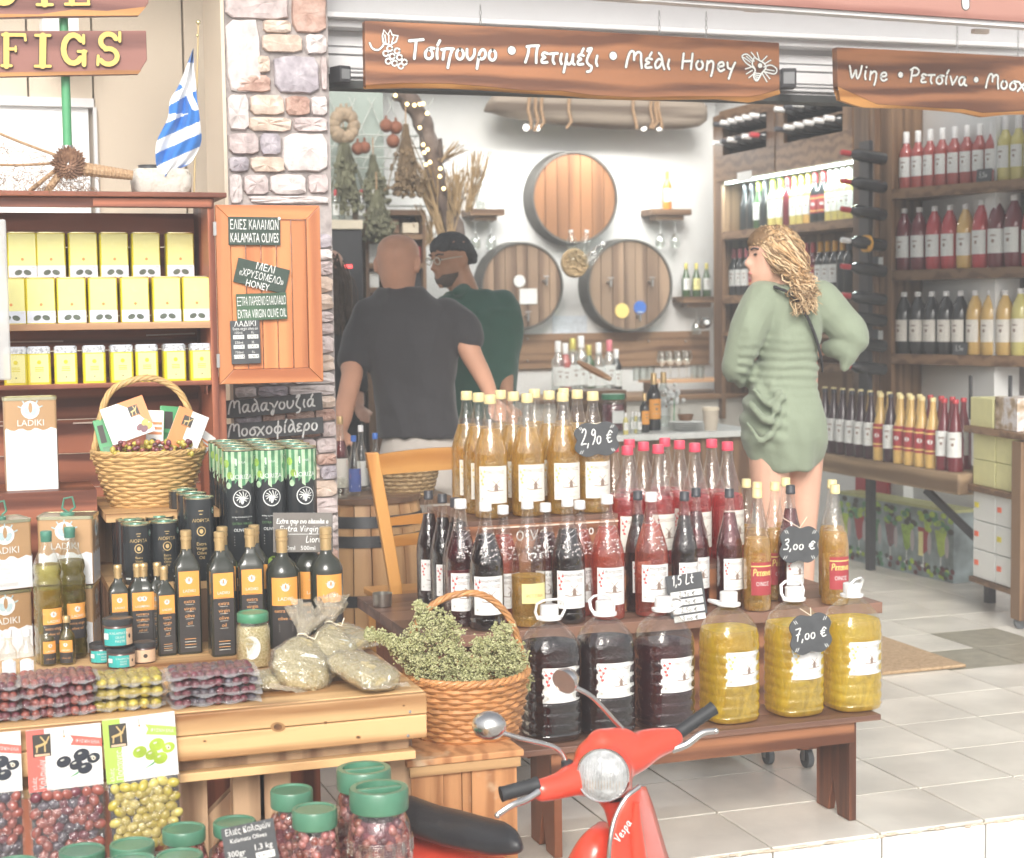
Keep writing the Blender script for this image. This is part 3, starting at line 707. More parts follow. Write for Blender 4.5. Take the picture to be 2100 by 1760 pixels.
# floodlights under the signs
def flood(px,py,w_,h_,Y,label,rz=0):
    p=onY(px,py,Y); t=empty('floodlight',p,rz,label,'floodlight')
    newmb(m_black).bb(-w_/2,w_/2,0,.06,-h_/2,h_/2).obj('housing',parent=t,bevel=.004)
    newmb(mat('lamp glass',(.25,.26,.27),.15,var=0)).bb(-w_*.36,w_*.36,-.002,0,-h_*.3,h_*.3).obj('lens',parent=t)
    newmb(m_black).bb(-w_*.1,w_*.1,.0605,.10,-.01,.01).obj('bracket',parent=t)
flood(709,152,.045,.055,5.40,'small black floodlight on the white lintel left of the long sign',.4)
flood(1618,160,.055,.07,5.40,'black floodlight in the gap between the two hanging signs',-.3)

# ---- arrow signs on the green post ----
YA=5.0
post=MB().mat(mat('green painted steel',(.10,.36,.17),.4,var=.05)); p=onY(139,300,YA+.05)
post.lathe([(.013,0),(.013,1.15)],12,Matrix.Translation((p.x,YA+.05,p.z+.0))); posto=post.obj('sign_post',smooth=40); tag(posto,'green metal post carrying the yellow lettered arrow signs','post')
newmb(m_chain).lathe([(.016,0),(.016,.02)],12,Matrix.Translation((p.x,YA+.05,p.z-.018))).obj('collar',parent=posto)
def arrow(pts,edge,label,letters):
    P=[onY(x,y,YA) for x,y in pts]; mb=newmb(wood('purple brown sign wood',(.15,.055,.045),(.29,.125,.10),0,.55,6)); mb.prism([(q.x,q.z) for q in P],.028,Matrix.Translation((0,YA,0)))
    r=mb.obj('arrow_sign',bevel=.002); tag(r,label,'sign','arrow signs on the green post')
    E_=[onY(x,y,YA) for x,y in edge]; mb=newmb(m_live); mb.prism([(q.x,q.z) for q in E_],.0008,Matrix.Translation((0,YA-.0012,0))); mb.obj('live_edge',parent=r)
    for nm,polys in letters:
        mb=MB()
        for k,(m_,dy,g) in enumerate(((m_paintdk,.006,1.4),(m_yel,.010,0))):
            mb.mat(m_)
            for qi,(strokes,wd) in enumerate(polys):
                Q=[onY(x,y,YA) for x,y in strokes]; Q=[(q.x,q.z) for q in Q]
                vs,fs=ribbon(Q,(wd+g*2)*.00145)
                n=len(vs); mb.add([(v[0],YA-dy-qi*.0003,v[1]) for v in vs],fs)
        mb.obj('letter',parent=r)
def arcp(cx,cy,rx,ry,a0,a1,n=12): return [(cx+rx*math.cos(R(lerp(a0,a1,k/n))),cy+ry*math.sin(R(lerp(a0,a1,k/n)))) for k in range(n+1)]
def slab(x0,x1,y): return ([(x0,y),(x1,y)],6)
FIG=[('F',[([(13,72),(13,137)],11),slab(4,23,136),([(6,73),(50,73)],7),([(51,74),(52,84)],5),([(14,102),(32,102)],6),([(32,97),(32,107)],4)]),
('I',[([(88,75),(87,136)],13),slab(73,102,74),slab(72,103,137)]),
('G',[(arcp(150,102,20,29,-40,-320),11),([(171,74),(171,90)],6),([(172,107),(172,134)],9),slab(160,176,107)]),
('S',[(arcp(222,86,16,15,-20,-240),10),(arcp(222,117,18,16,-110,150),10),([(245,68),(245,86)],6),([(201,116),(200,134)],6)])]
arrow([(-60,64),(300,63),(302,123),(284,152),(-60,159)],[(-60,150),(60,148),(150,147),(220,144),(290,145),(284,152),(150,154),(-60,159)],'lower brown arrow sign with FIGS in yellow letters',FIG)
OIL=[('O',[(arcp(8,-22,24,30,0,360,20),11)]),('I',[([(91,-50),(91,10)],13),slab(76,107,11),slab(76,107,-50)]),('L',[([(147,-50),(147,8)],12),slab(134,182,10),([(181,-8),(181,10)],6),slab(136,158,-50)])]
arrow([(-60,-75),(300,-75),(305,6),(284,32),(-60,38)],[(-60,28),(80,30),(150,20),(220,23),(300,14),(284,32),(80,34),(-60,38)],'upper brown arrow sign with the word OIL cut by the frame',OIL)
# ================= cabinet with tins =================
YB=4.95
def W(px,py,Y=YB): return onY(px,py,Y)
cab=empty('shelf_cabinet',(0,0,0),0,'open red brown wooden wall cabinet full of yellow tins','cabinet')
cxl=W(-160,500).x; cxr=W(438,500).x; D2=.30
ztop=W(200,404).z
newmb(m_redwood).bb(cxl-.02,W(462,400).x,YB-.03,YB+D2,ztop-.001,ztop+.014).obj('top_board',parent=cab,bevel=.003)
newmb(m_redwood).bb(cxl,W(436,400).x,YB-.004,YB+.016,ztop-.030,ztop-.002).obj('front_rail',parent=cab,bevel=.002)
newmb(m_redwood).bb(W(190,400).x,W(432,400).x,YB-.010,YB-.005,ztop-.028,ztop-.004).obj('carved_strip',parent=cab)
newmb(m_redwoodv).bb(W(436,500).x-.012,W(441,500).x,YB,YB+D2,.75,ztop-.002).obj('side_panel',parent=cab)
z=ztop-.03; k=0
while z>.70:
    h=.105; newmb(m_redwood).bb(cxl,W(436,500).x-.013,YB+D2-.02+jit(.003),YB+D2,z-h+.003,z).obj('back_board',parent=cab); z-=h
def shelf(yl,yr,th,dep,m=m_redwood,name='shelf'):
    a=W(100,yl).z; newmb(m).bb(cxl,W(433,500).x-.004,YB+.005,YB+dep,a-th,a).obj(name,parent=cab,bevel=.002); return a
m_shelfedge=wood('pale brown shelf board',(.45,.24,.12),(.68,.42,.24),0,.5,7)  # paler, browner wood than the red cabinet boards
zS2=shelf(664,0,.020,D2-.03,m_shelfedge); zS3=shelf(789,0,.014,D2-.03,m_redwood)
zS1=W(100,571,YB+.16).z
newmb(m_redwood).bb(cxl,W(433,500).x-.014,YB+.13,YB+D2-.02,zS1-.015,zS1).obj('shelf',parent=cab)
for zz_,yy in ((zS3-.03,YB+.01),):
    newmb(m_redwood).bb(W(425,800).x,W(436,800).x-.013,YB+.01,YB+.2,zz_-.012,zz_+.016).obj('cleat',parent=cab)
m_pale=wood('pale batten',(.62,.46,.36),(.75,.62,.52),0,.6,8)
for (x0,y0,x1,y1) in ((300,688,400,684),(-30,702,130,700),(330,712,432,708),(0,874,60,870),(150,868,330,862)):
    a=onY(x0,y0,YB+D2-.03); b=onY(x1,y1,YB+D2-.03); bar(newmb(m_pale),a,b,.004,.005).obj('crack_batten',parent=cab)
# tins
m_tyel=mat('pale yellow tin print',(.80,.76,.34),.3,metal=.0,var=.03,coat=.3)
m_tyel2=mat('strong yellow tin side',(.72,.62,.03),.3,var=.04,coat=.3)
m_tcream=mat('cream tin face',(.78,.74,.30),.3,var=.02,coat=.3)
m_tblue=mat('pale blue grey tin band',(.62,.65,.72),.35,var=.04,coat=.2)
m_olv=mat('printed dark olive',(.10,.12,.09),.4,var=.3,scale=90)
m_odot=mat('orange seal print',(.70,.28,.08),.4,var=0)
m_lgrey=mat('pale print grey',(.55,.55,.5),.5,var=0)
m_tingold=mat('tin rim metal',(.75,.65,.38),.25,.8,var=0)
def rbox(mb,w_,d_,z0,z1,c=.012,n=3):
    prof=[]
    pts=[]
    for qx,qy,a0 in ((1,-1,-90),(1,1,0),(-1,1,90),(-1,-1,180)):
        for k in range(n+1):
            a=R(a0+90*k/n); pts.append((qx*(w_/2-c)+c*math.cos(a),qy*(d_/2-c)+c*math.sin(a)))
    return [(x,y,z0) for x,y in pts],[(x,y,z1) for x,y in pts]
def rprism(m,w_,d_,z0,z1,c=.012,name='body',parent=None):
    a,b=rbox(None,w_,d_,z0,z1,c); mb=newmb(m); mb.loft([a,b]); return mb.obj(name,parent=parent,smooth=40)
def tin_a():
    w_,h,d_=.083,.134,.06
    t=empty('olive_tin',(0,0,0))
    rprism(m_tyel2,w_,d_,.0,h-.004,.010,'body',t); rprism(m_tingold,w_-.004,d_-.004,h-.0035,h,.01,'lid',t)
    f=Flat(); a=.9*w_/2
    f.rect(m_tcream,-a,a,.037,h-.006,0).rect(m_tblue,-a-.002,a+.002,.002,.037,0)
    f.ell(m_tyel,0,.098,.009,.009,1); f.ell(m_odot,.0,.055,.0042,.0042,1); f.ell(m_tcream,.002,.1,.006,.006,2)
    for r_ in range(3): f.rect(m_tyel,-.018,.018,.078-r_*.006,.080-r_*.006,1)
    f.ell(m_olv,-.012,.017,.011,.0075,1,rot=.4); f.ell(m_olv,.013,.017,.011,.0075,1,rot=-.3); f.rect(m_lgrey,.026,.034,.030,.033,1); f.rect(m_lgrey,-.034,-.028,.012,.014,1)
    mb=MB(); f.wrap(planewrap(Matrix.Translation((0,-d_/2,0))),mb); mb.obj('label',parent=t); return remember(t)
def tin_b():
    w_,h,d_=.066,.110,.05
    t=empty('small_tin',(0,0,0))
    rprism(m_tyel2,w_,d_,.0,.089,.010,'body',t); rprism(speck('olive picture band',[(.12,.13,.14),(.4,.42,.45),(.75,.78,.82),(.6,.62,.66)],110,.35,0,.2),w_-.001,d_-.001,.0893,h-.003,.01,'top_band',t); rprism(m_tblue,w_-.008,d_-.008,h-.003,h,.008,'lid',t)
    f=Flat(); a=.78*w_/2
    f.rect(m_tyel,-a,a,.006,.086,0); f.ell(m_tyel2,.0,.064,.006,.006,1); f.ell(m_olv,0,.02,.002,.002,1)
    for r_ in range(3): f.rect(m_tyel2,-.012,.012,.048-r_*.005,.050-r_*.005,1)
    mb=MB(); f.wrap(planewrap(Matrix.Translation((0,-d_/2,0))),mb); mb.obj('label',parent=t); return remember(t)
ta=tin_a(); tbn=tin_b(); first=[True,True]
def place(proto,key,used={},**kw):
    if key not in used:
        used[key]=1
        proto.location=kw['loc']; proto.rotation_euler=(0,0,kw.get('rz',0))
        if kw.get('scale'): proto.scale=(kw['scale'],)*3
        proto['label']=kw['label']; proto['category']=kw['cat']; proto['group']=kw['group']
        return proto
    d=dup(proto,kw['loc'],kw.get('rz',0),kw['label'],kw['group'],kw.get('scale')); d['category']=kw['cat']; return d
row=[(-36),21,82,146,210,275,340,401]
for i,x in enumerate(row):
    p=W(x,600,YB+.045); place(ta,'ta',loc=(p.x,YB+.045,zS2),rz=jit(.05),label='yellow square olive tin, %s in the lower row of the cabinet'%posl(i,len(row)),cat='tin',group='large yellow tins in the cabinet')
row=[-28,44,103,168,231,296,366]
for i,x in enumerate(row):
    p=W(x,500,YB+.2); place(ta,'ta',loc=(p.x,YB+.19,zS1),rz=jit(.04),scale=1.02,label='yellow square olive tin, %s in the top row of the cabinet'%posl(i,len(row)),cat='tin',group='large yellow tins in the cabinet')
row=[-28,32,80,135,193,249,301,357,411]
for i,x in enumerate(row):
    p=W(x,750,YB+.05); place(tbn,'tb',loc=(p.x,YB+.05,zS3),rz=jit(.08),label='small yellow tin with olive pictured shoulder, %s on the third shelf'%posl(i,len(row)),cat='tin',group='small yellow tins on the third shelf')
# hanging film of a bag at the far left
pb=W(-2,560,4.75); ph=newmb(film('cloudy film',(.9,.9,.9),.15,.12,.5,diff=.45,diffcol=(.75,.75,.74)))
ph.bb(W(-60,500,4.75).x,W(14,500,4.75).x,4.74,4.76,W(0,780,4.75).z,W(0,450,4.75).z); tag(ph.obj('plastic_bag',bevel=.006),'clear plastic bag hanging at the left frame edge over the tins','bag')

# ---- open cabinet door ----
YD=4.93
dl,dr,dt,db=W(442,430,YD).x,W(656,430,YD).x,W(545,421,YD).z,W(545,786,YD).z
door=empty('cabinet_door',(0,0,0),0,'open orange pine cabinet door with chalkboard stickers','door')
fw=.042
def quad(m,pts,name,th=.02,Y=YD):
    mb=newmb(m); mb.prism(pts,th,Matrix.Translation((0,Y,0))); return mb.obj(name,parent=door,bevel=.0015)
g_=.0006
quad(m_orangeh,[(dl+g_,dt),(dr-g_,dt),(dr-fw-g_,dt-fw),(dl+fw+g_,dt-fw)],'frame_rail')
quad(m_orangeh,[(dl+fw+g_,db+fw),(dr-fw-g_,db+fw),(dr-g_,db),(dl+g_,db)],'frame_rail')
quad(m_orange,[(dl,dt-g_),(dl+fw-g_,dt-fw),(dl+fw-g_,db+fw),(dl,db+g_)],'frame_stile')
quad(m_orange,[(dr-fw+g_,dt-fw),(dr,dt-g_),(dr,db+g_),(dr-fw+g_,db+fw)],'frame_stile')
n=5
for k in range(n):
    a=lerp(dl+fw,dr-fw,k/n)+.0012; b=lerp(dl+fw,dr-fw,(k+1)/n)-.0012
    quad(m_orange,[(a,dt-fw-.001),(b,dt-fw-.001),(b,db+fw+.001),(a,db+fw+.001)],'plank',.010,YD+.007+jit(.0008))
newmb(m_chain).bb(dl-.008,dl+.001,YD-.002,YD+.01,dt-.09,dt-.05).bb(dl-.008,dl+.001,YD-.002,YD+.01,db+.05,db+.09).obj('hinge',parent=door)
newmb(m_redwoodv).bb(W(441,850,YD).x,W(470,850,YD).x,YD+.05,YD+.075,.72,db+.02).obj('post',parent=door)
m_chalk=mat('green black chalkboard',(.045,.07,.055),.6,var=.15,scale=30)
m_chalkg=mat('grey chalkboard',(.075,.08,.085),.6,var=.12,scale=30)
def board(name,cx,cy,w_,h_,Y,rot,m,fill,label,cat='sign',par=None,th=.003,tilt=0,group=None,bevel=.001):
    """small flat sign centred on picture point (cx,cy); w,h in picture px"""
    p=onY(cx,cy,Y); s=(onY(cx+50,cy,Y)-p).length/50
    t=empty(name,p,0,label,cat,group); t.rotation_euler=(tilt,rot,0)
    newmb(m).bb(-w_*s/2,w_*s/2,0,th,-h_*s/2,h_*s/2).obj('board',parent=t,bevel=bevel)
    f=Flat(); fill(f,s); mb=MB(); f.wrap(planewrap(),mb)
    if mb.v: mb.obj('lettering',parent=t)
    return t
m_wht=mat('white print',(.80,.81,.79),.6,var=0)
def st1(f,s): f.text(m_wht,'ΕΛΙΕΣ ΚΑΛΑΜΩΝ',0,13*s,20*s,98*s); f.text(m_wht,'KALAMATA OLIVES',0,-13*s,20*s,98*s); f.ell(m_wht,51*s,26*s,3*s,3*s)
def st2(f,s): f.text(m_wht,'ΜΕΛΙ',4*s,18*s,15*s,38*s); f.text(m_wht,'«ΧΡΥΣΟΜΕΛΟ»',0,-1*s,15*s,92*s); f.text(m_wht,'HONEY',-4*s,-20*s,15*s,48*s)
def st3(f,s): f.text(m_wht,'ΕΞΤΡΑ ΠΑΡΘΕΝΟ ΕΛΑΙΟΛΑΔΟ',0,12*s,18*s,99*s); f.text(m_wht,'EXTRA VIRGIN OLIVE OIL',0,-13*s,18*s,99*s)
def st4(f,s):
    f.text(m_wht,'ΛΑΔΙΚΙ',0,38*s,11*s,44*s); f.text(m_wht,'Extra virgin olive oil',0,28*s,6*s,50*s)
    for r_,(a,b) in enumerate((('100ml','1L'),('250ml','2L'),('750ml','5L'))):
        for c,tx in ((-14,a),(15,b)):
            f.text(m_wht,tx,c*s,(20-r_*20)*s,5*s); f.rect(m_wht,(c-11)*s,(c+11)*s,(7-r_*20)*s,(15-r_*20)*s,1); f.text(m_chalkg,('%d,%02d €'%(3+r_*4,50 if c<0 else 90)),c*s,(11-r_*20)*s,5.5*s,lay=3)
YK=YD-.004
board('sticker_sign',522,474,106,57,YK,R(.5),m_chalk,st1,'dark sticker sign reading Kalamata Olives at the top of the door')
board('sticker_sign',537,566,108,50,YK,R(14),m_chalk,st2,'tilted dark sticker sign reading Meli Chrysomelo Honey')
board('sticker_sign',537,629,103,54,YK-.004,R(-1.5),mat('green chalkboard',(.06,.12,.07),.5,var=.3,scale=12),st3,'green sticker sign reading Extra Virgin Olive Oil on the door')
board('sticker_sign',504,702,60,88,YK-.004,R(-1),m_chalkg,st4,'grey price sticker headed Ladiki low on the door')
def hw(st,h,wd,col=None,x=None,y=-4): 
    def f_(f,s): f.hand(col or m_wht,st,-(wd/2)*s,y*s,h*s,3.6*s,1,0,.1,wd*s)
    return f_
YQ=YP-.045
board('name_board',558,832,208,36,YQ,R(-3.2),m_chalkg,hw('Μαλαγουζιά',16,180,y=-9),'long dark board with Malagouzia in white brush letters on the pillar','sign',group='brush lettered boards on the pillar')
board('name_board',561,880,206,34,YQ,R(-2.5),m_chalkg,hw('Μοσχοφίλερο',16,186,y=-9),'long dark board with Moschofilero half hidden behind the tall cans','sign',group='brush lettered boards on the pillar')

# ================= things on the cabinet top =================
zt=ztop+.014
# flag
m_blue=mat('flag blue cloth',(.03,.17,.52),.7,var=.06,sheen=.3); m_fw=mat('flag white cloth',(.76,.77,.79),.7,var=.03,sheen=.3)
fg=empty('flag',(0,0,0),0,'small blue and white striped Greek flag drooping on its stick','flag')
YF_=4.98
a=onY(407,52,YF_); b=onY(398,398,YF_+.02)
mb=newmb(mat('flag stick wood',(.55,.42,.22),.5)); mb.tube([a,b],.0028,8); mb.obj('pole',parent=fg,smooth=50)
mb=newmb(m_tingold); mb.sphere((a.x,a.y,a.z+.008),.0075); mb.sphere((a.x-.004,a.y,a.z-.03),.005); mb.obj('finial',parent=fg,smooth=60)
# cloth: rows follow the diagonal stripes; left and right outlines from the picture
Lp=[(396,100),(385,128),(377,150),(364,180),(349,206),(345,240),(335,262),(322,290),(319,318),(322,345),(332,368)]
Rp=[(397,99),(397,115),(398,140),(402,170),(404,200),(408,228),(412,262),(413,290),(402,318),(386,338),(352,352)]
def stripe(u,v):   # u across 0-1, v down 0-1 along diagonal
    return 0
Lc=[Vector((x,y)) for x,y in Lp]; Rc=[Vector((x,y)) for x,y in Rp]
Lc=crom(Lc,12); Rc=crom(Rc,12); nu=60
vs=[];fs=[];ms=[]
nr=len(Lc)
for i in range(nr):
    for k in range(nu+1):
        u=k/nu; p=Lc[i].lerp(Rc[i],u); dep=.012*math.sin(u*9+i*.06)+.006*math.sin(u*17+i*.1)
        q=onY(p.x,p.y,YF_+dep-.006*i/nr); vs.append(tuple(q))
for i in range(nr-1):
    for k in range(nu):
        a_=i*(nu+1)+k; fs.append((a_,a_+1,a_+nu+2,a_+nu+1))
        u=(k+.5)/nu; p=Lc[i].lerp(Rc[i],u)
        # picture-space pattern: canton with cross on the upper half, diagonal stripes below
        d=p.y+ (p.x-320)*.45     # stripe coordinate
        if p.y<172: c=1 if (p.y<143) else 0
        elif p.y+ (p.x-350)*.5<262 and p.y<232: c=1
        else: c=1 if (d-262)%52<26 else 0
        # white cross arms
        if 143<p.y<262:
            e1=(p.x-348)+ (p.y-200)*.62     # along falling arm
            if p.y<232 and abs(p.y-190+(p.x-375)*.55)<10: c=0
            if abs((p.x-387)-(p.y-190)*.42)<7 and p.y<225: c=0
        if p.y<128: c=1
        if 128<=p.y<168 and not(p.x>398 and p.y>150): c=0
        ms.append(c)
mb=MB(); mb.mat(m_fw); mb.mat(m_blue); mb.v=vs; mb.f=fs; mb.m=ms
mb.obj('cloth',parent=fg,smooth=180)
# bucket, cork box
p=onY(307,360,5.1); mb=newmb(mat('dark grey tin bucket',(.12,.13,.14),.35,.5,var=.15)); mb.lathe([(.030,0),(.036,.09),(.038,.092),(.036,.093),(.033,.088),(.028,.004)],24,Matrix.Translation((p.x+.005,5.12,zt)))
tag(mb.obj('bucket',smooth=40),'dark grey metal bucket standing behind the drooping flag','bucket')
mcork=speck('pitted white cork stone',[(.12,.08,.05),(.52,.47,.40),(.60,.56,.50),(.64,.60,.55)],42,.9,1.0,pos=[.30,.39,.5,.7])
mb=newmb(mcork); x0,x1=onY(272,370,4.98).x,onY(395,370,4.98).x; h=onY(330,346,4.98).z-zt
rings=[]
for k in range(9):
    t=k/8; ff=1-.10*abs(2*t-1)**3; rings.append([( (x0+x1)/2+(x1-x0)/2*(math.copysign(abs(math.cos(a))**.35,math.cos(a)))*ff*(1+jit(.015)),5.02+.055*(math.copysign(abs(math.sin(a))**.4,math.sin(a)))*ff,zt+h*t+jit(.002)) for a in [2*math.pi*q/28 for q in range(28)]])
mb.loft(rings); tag(mb.obj('cork_block',smooth=60),'pitted whitish driftwood block at the foot of the flag on the cabinet','block')
# fishing net ornament with rope arms and a pine cone
orn=empty('net_ornament',(0,0,0),0,'nautical ornament of rope arms and brown fishing net round a pine cone','ornament')
YO=4.94; m_rope=speck('twisted rope',[(.30,.17,.09),(.48,.31,.18),(.62,.45,.3)],150,.9,.8)
pc=onY(141,336,YO)
def ropep(a,b,r0,r1,sag=0,coil=True,name='rope_arm'):
    A=onY(*a,YO); B=onY(*b,YO); n=int((B-A).length/.004)+6
    pts=[A.lerp(B,i/n)+Vector((0,0,-sag*math.sin(math.pi*i/n))) for i in range(n+1)]
    rr=[lerp(r0,r1,i/n)*(1+(.10 if i%3==0 else 0)) for i in range(n+1)]
    mb=newmb(m_rope); mb.tube(pts,rr,10); mb.obj(name,parent=orn,smooth=30)
ropep((-60,248),(125,322),.004,.004,.004); ropep((-60,335),(122,334),.0038,.0038,.006); ropep((165,346),(272,360),.020,.014)
ropep((128,350),(95,395),.012,.010); ropep((120,345),(60,392),.006,.006)
pine=newmb(speck('pine cone scale',[(.10,.05,.03),(.24,.13,.08),(.40,.24,.15)],60,.7,.4))
for i in range(110):
    fi=i*2.39996; rr=.0035+.030*math.sqrt(i/110); tl=(1-(i/110))*.022
    M=Matrix.Translation(pc+Vector((rr*math.cos(fi)*1.3,-.012-tl,rr*math.sin(fi)*1.3)))@Matrix.Rotation(-fi,4,'Y')
    pine.add([(-.004,0,-.007),(.008,-.006,0),(-.004,0,.007),(-.006,.012,0),(.010,.003,0)],[(0,1,2),(0,3,1),(1,3,2),(1,4,0),(1,2,4)],M)
pine.obj('pine_cone',parent=orn)
net=newmb(mat('brown fishing net',(.36,.22,.13),.9,var=.2,scale=60))
random.seed(5)
for i in range(330):
    x=random.uniform(-60,190); top=268+(x+60)*.30 if x<125 else 350
    y0=random.uniform(top,392); 
    if random.random()<.5: y0=random.uniform(350,394)
    pts=[];xx,yy=x,y0; dx=random.uniform(-1,1)
    for k in range(5):
        pts.append(onY(xx,min(yy,397),YO+random.uniform(-.05,.05)*.6)); xx+=dx*6+random.uniform(-5,5); yy+=random.uniform(-2,9)
    net.tube(pts,.0008,3,caps=False)
tag(net.obj('net',parent=orn),kind='stuff')

# ================= big display table on the left =================
ZT=.585
tr=onz(870,1416,ZT); YT=tr.y   # front edge
TX1=tr.x; TXL=onz(-150,1500,ZT).x
table=empty('display_table',(0,0,0),0,'long pale pine display table carrying the olive oil and olives','table')
for k in range(7):
    y0=YT+k*.16+.002; newmb(m_pine).bb(TXL,TX1-k*.0,y0 if k else YT+.0,y0+.156,ZT-.022,ZT).obj('top_plank',parent=table,bevel=.002)
sc_=.00108
newmb(m_pine).bb(TXL,TX1,YT-.022,YT-.002,ZT-.047,ZT-.001).obj('front_plank',parent=table,bevel=.003)
newmb(m_pine).bb(TXL,TX1-.001,YT-.022,YT-.002,ZT-.102,ZT-.049).obj('front_plank',parent=table,bevel=.003)
newmb(m_pinev).bb(TXL,TX1-.03,YT+.03,YT+.05,ZT-.135,ZT-.1).obj('inner_rail',parent=table)
newmb(m_pine).bb(TXL,TX1-.02,YT+.006,YT+.05,ZT-.155,ZT-.136).obj('lower_rail',parent=table,bevel=.002)
newmb(m_piney).bb(TX1-.021,TX1-.001,YT+.0,YT+1.1,ZT-.10,ZT-.023).obj('end_plank',parent=table)
f=Flat(); random.seed(31); m_kn=mat('dark wood knot',(.13,.055,.02),.6,var=.4,scale=90); m_kn2=mat('brown wood knot rim',(.34,.18,.07),.6,var=.3,scale=60)
for px,py,r_ in ((570,1491,8),(668,1482,2.5),(735,1512,3),(700,1590,2),(420,1520,2),(828,1447,2),(300,1600,2.5)):
    p=onY(px,py,YT-.022); q=r_*.0011; f.ell(m_kn2,p.x,p.z,q*1.9,q*1.2,0,14,jit(.2)); f.ell(m_kn,p.x,p.z,q*1.1,q*.75,1,12,jit(.3))
mb=MB(); f.wrap(lambda x,y,l:(x,YT-.0222-l*.0002,y),mb); tag(mb.obj('knots',parent=table),kind='stuff')
scr=newmb(m_chain)
for px,py in ((841,1460),(837,1509)):
    p=onY(px,py,YT-.022); scr.lathe([(.004,0),(.003,.0015),(0,.002)],10,Matrix.Translation(p)@Matrix.Rotation(R(90),4,'X'))
scr.obj('screw_head',parent=table)
for px in (388,505,560,810,120):
    p=onY(px,1600,YT+.15); newmb(m_pinev).bb(p.x-.035,p.x+.035,YT+.12,YT+.16,-.418,ZT-.14).obj('leg',parent=table)
p=onY(470,1650,YT+.3); bar(newmb(m_pinev),(p.x-.25,YT+.17,.1),(p.x+.1,YT+.17,ZT-.16),.03,.06).obj('brace',parent=table)
newmb(m_redwoodv).bb(TXL,TX1-.05,YT+.9,YT+.92,-.418,ZT-.16).obj('back_panel',parent=table)
# risers at the back of the table
ZR=.745
rz_=empty('riser_shelf',(0,0,0),0,'rough pine riser box on the table under the black cans','crate')
xa,xb=onY(240,1150,4.25).x,onY(642,1150,4.27).x
newmb(m_pine).bb(xa-.02,xb,4.265,4.70,ZR-.02,ZR).obj('top_board',parent=rz_)
newmb(m_pinev).bb(xa-.02,xb-.002,4.267,4.285,ZT+.001,ZR-.021).obj('front_board',parent=rz_)
newmb(m_pinev).bb(xa-.02,xa-.0,4.29,4.69,ZT+.001,ZR-.021).obj('side_board',parent=rz_)
newmb(m_pinev).bb(xb-.02,xb-.001,4.29,4.69,ZT+.001,ZR-.021).obj('side_board',parent=rz_)
r2=empty('upper_riser',(0,0,0),0,'small wooden box lifting the wicker basket behind the cans','crate')
xq0,xq1=onY(205,1040,4.6).x,onY(430,1040,4.6).x
ZR2=onY(310,1036,4.6).z
newmb(m_pine).bb(xq0,xq1,4.42,4.88,ZR2-.02,ZR2).obj('top_board',parent=r2)
for a_,b_ in ((xq0,xq0+.02),(xq1-.02,xq1)): newmb(m_pinev).bb(a_,b_,4.705,4.87,ZR+.001 if False else .62,ZR2-.021).obj('side_board',parent=r2)
newmb(m_pinev).bb(xq0+.021,xq1-.021,4.72,4.74,.62,ZR2-.021).obj('front_board',parent=r2)

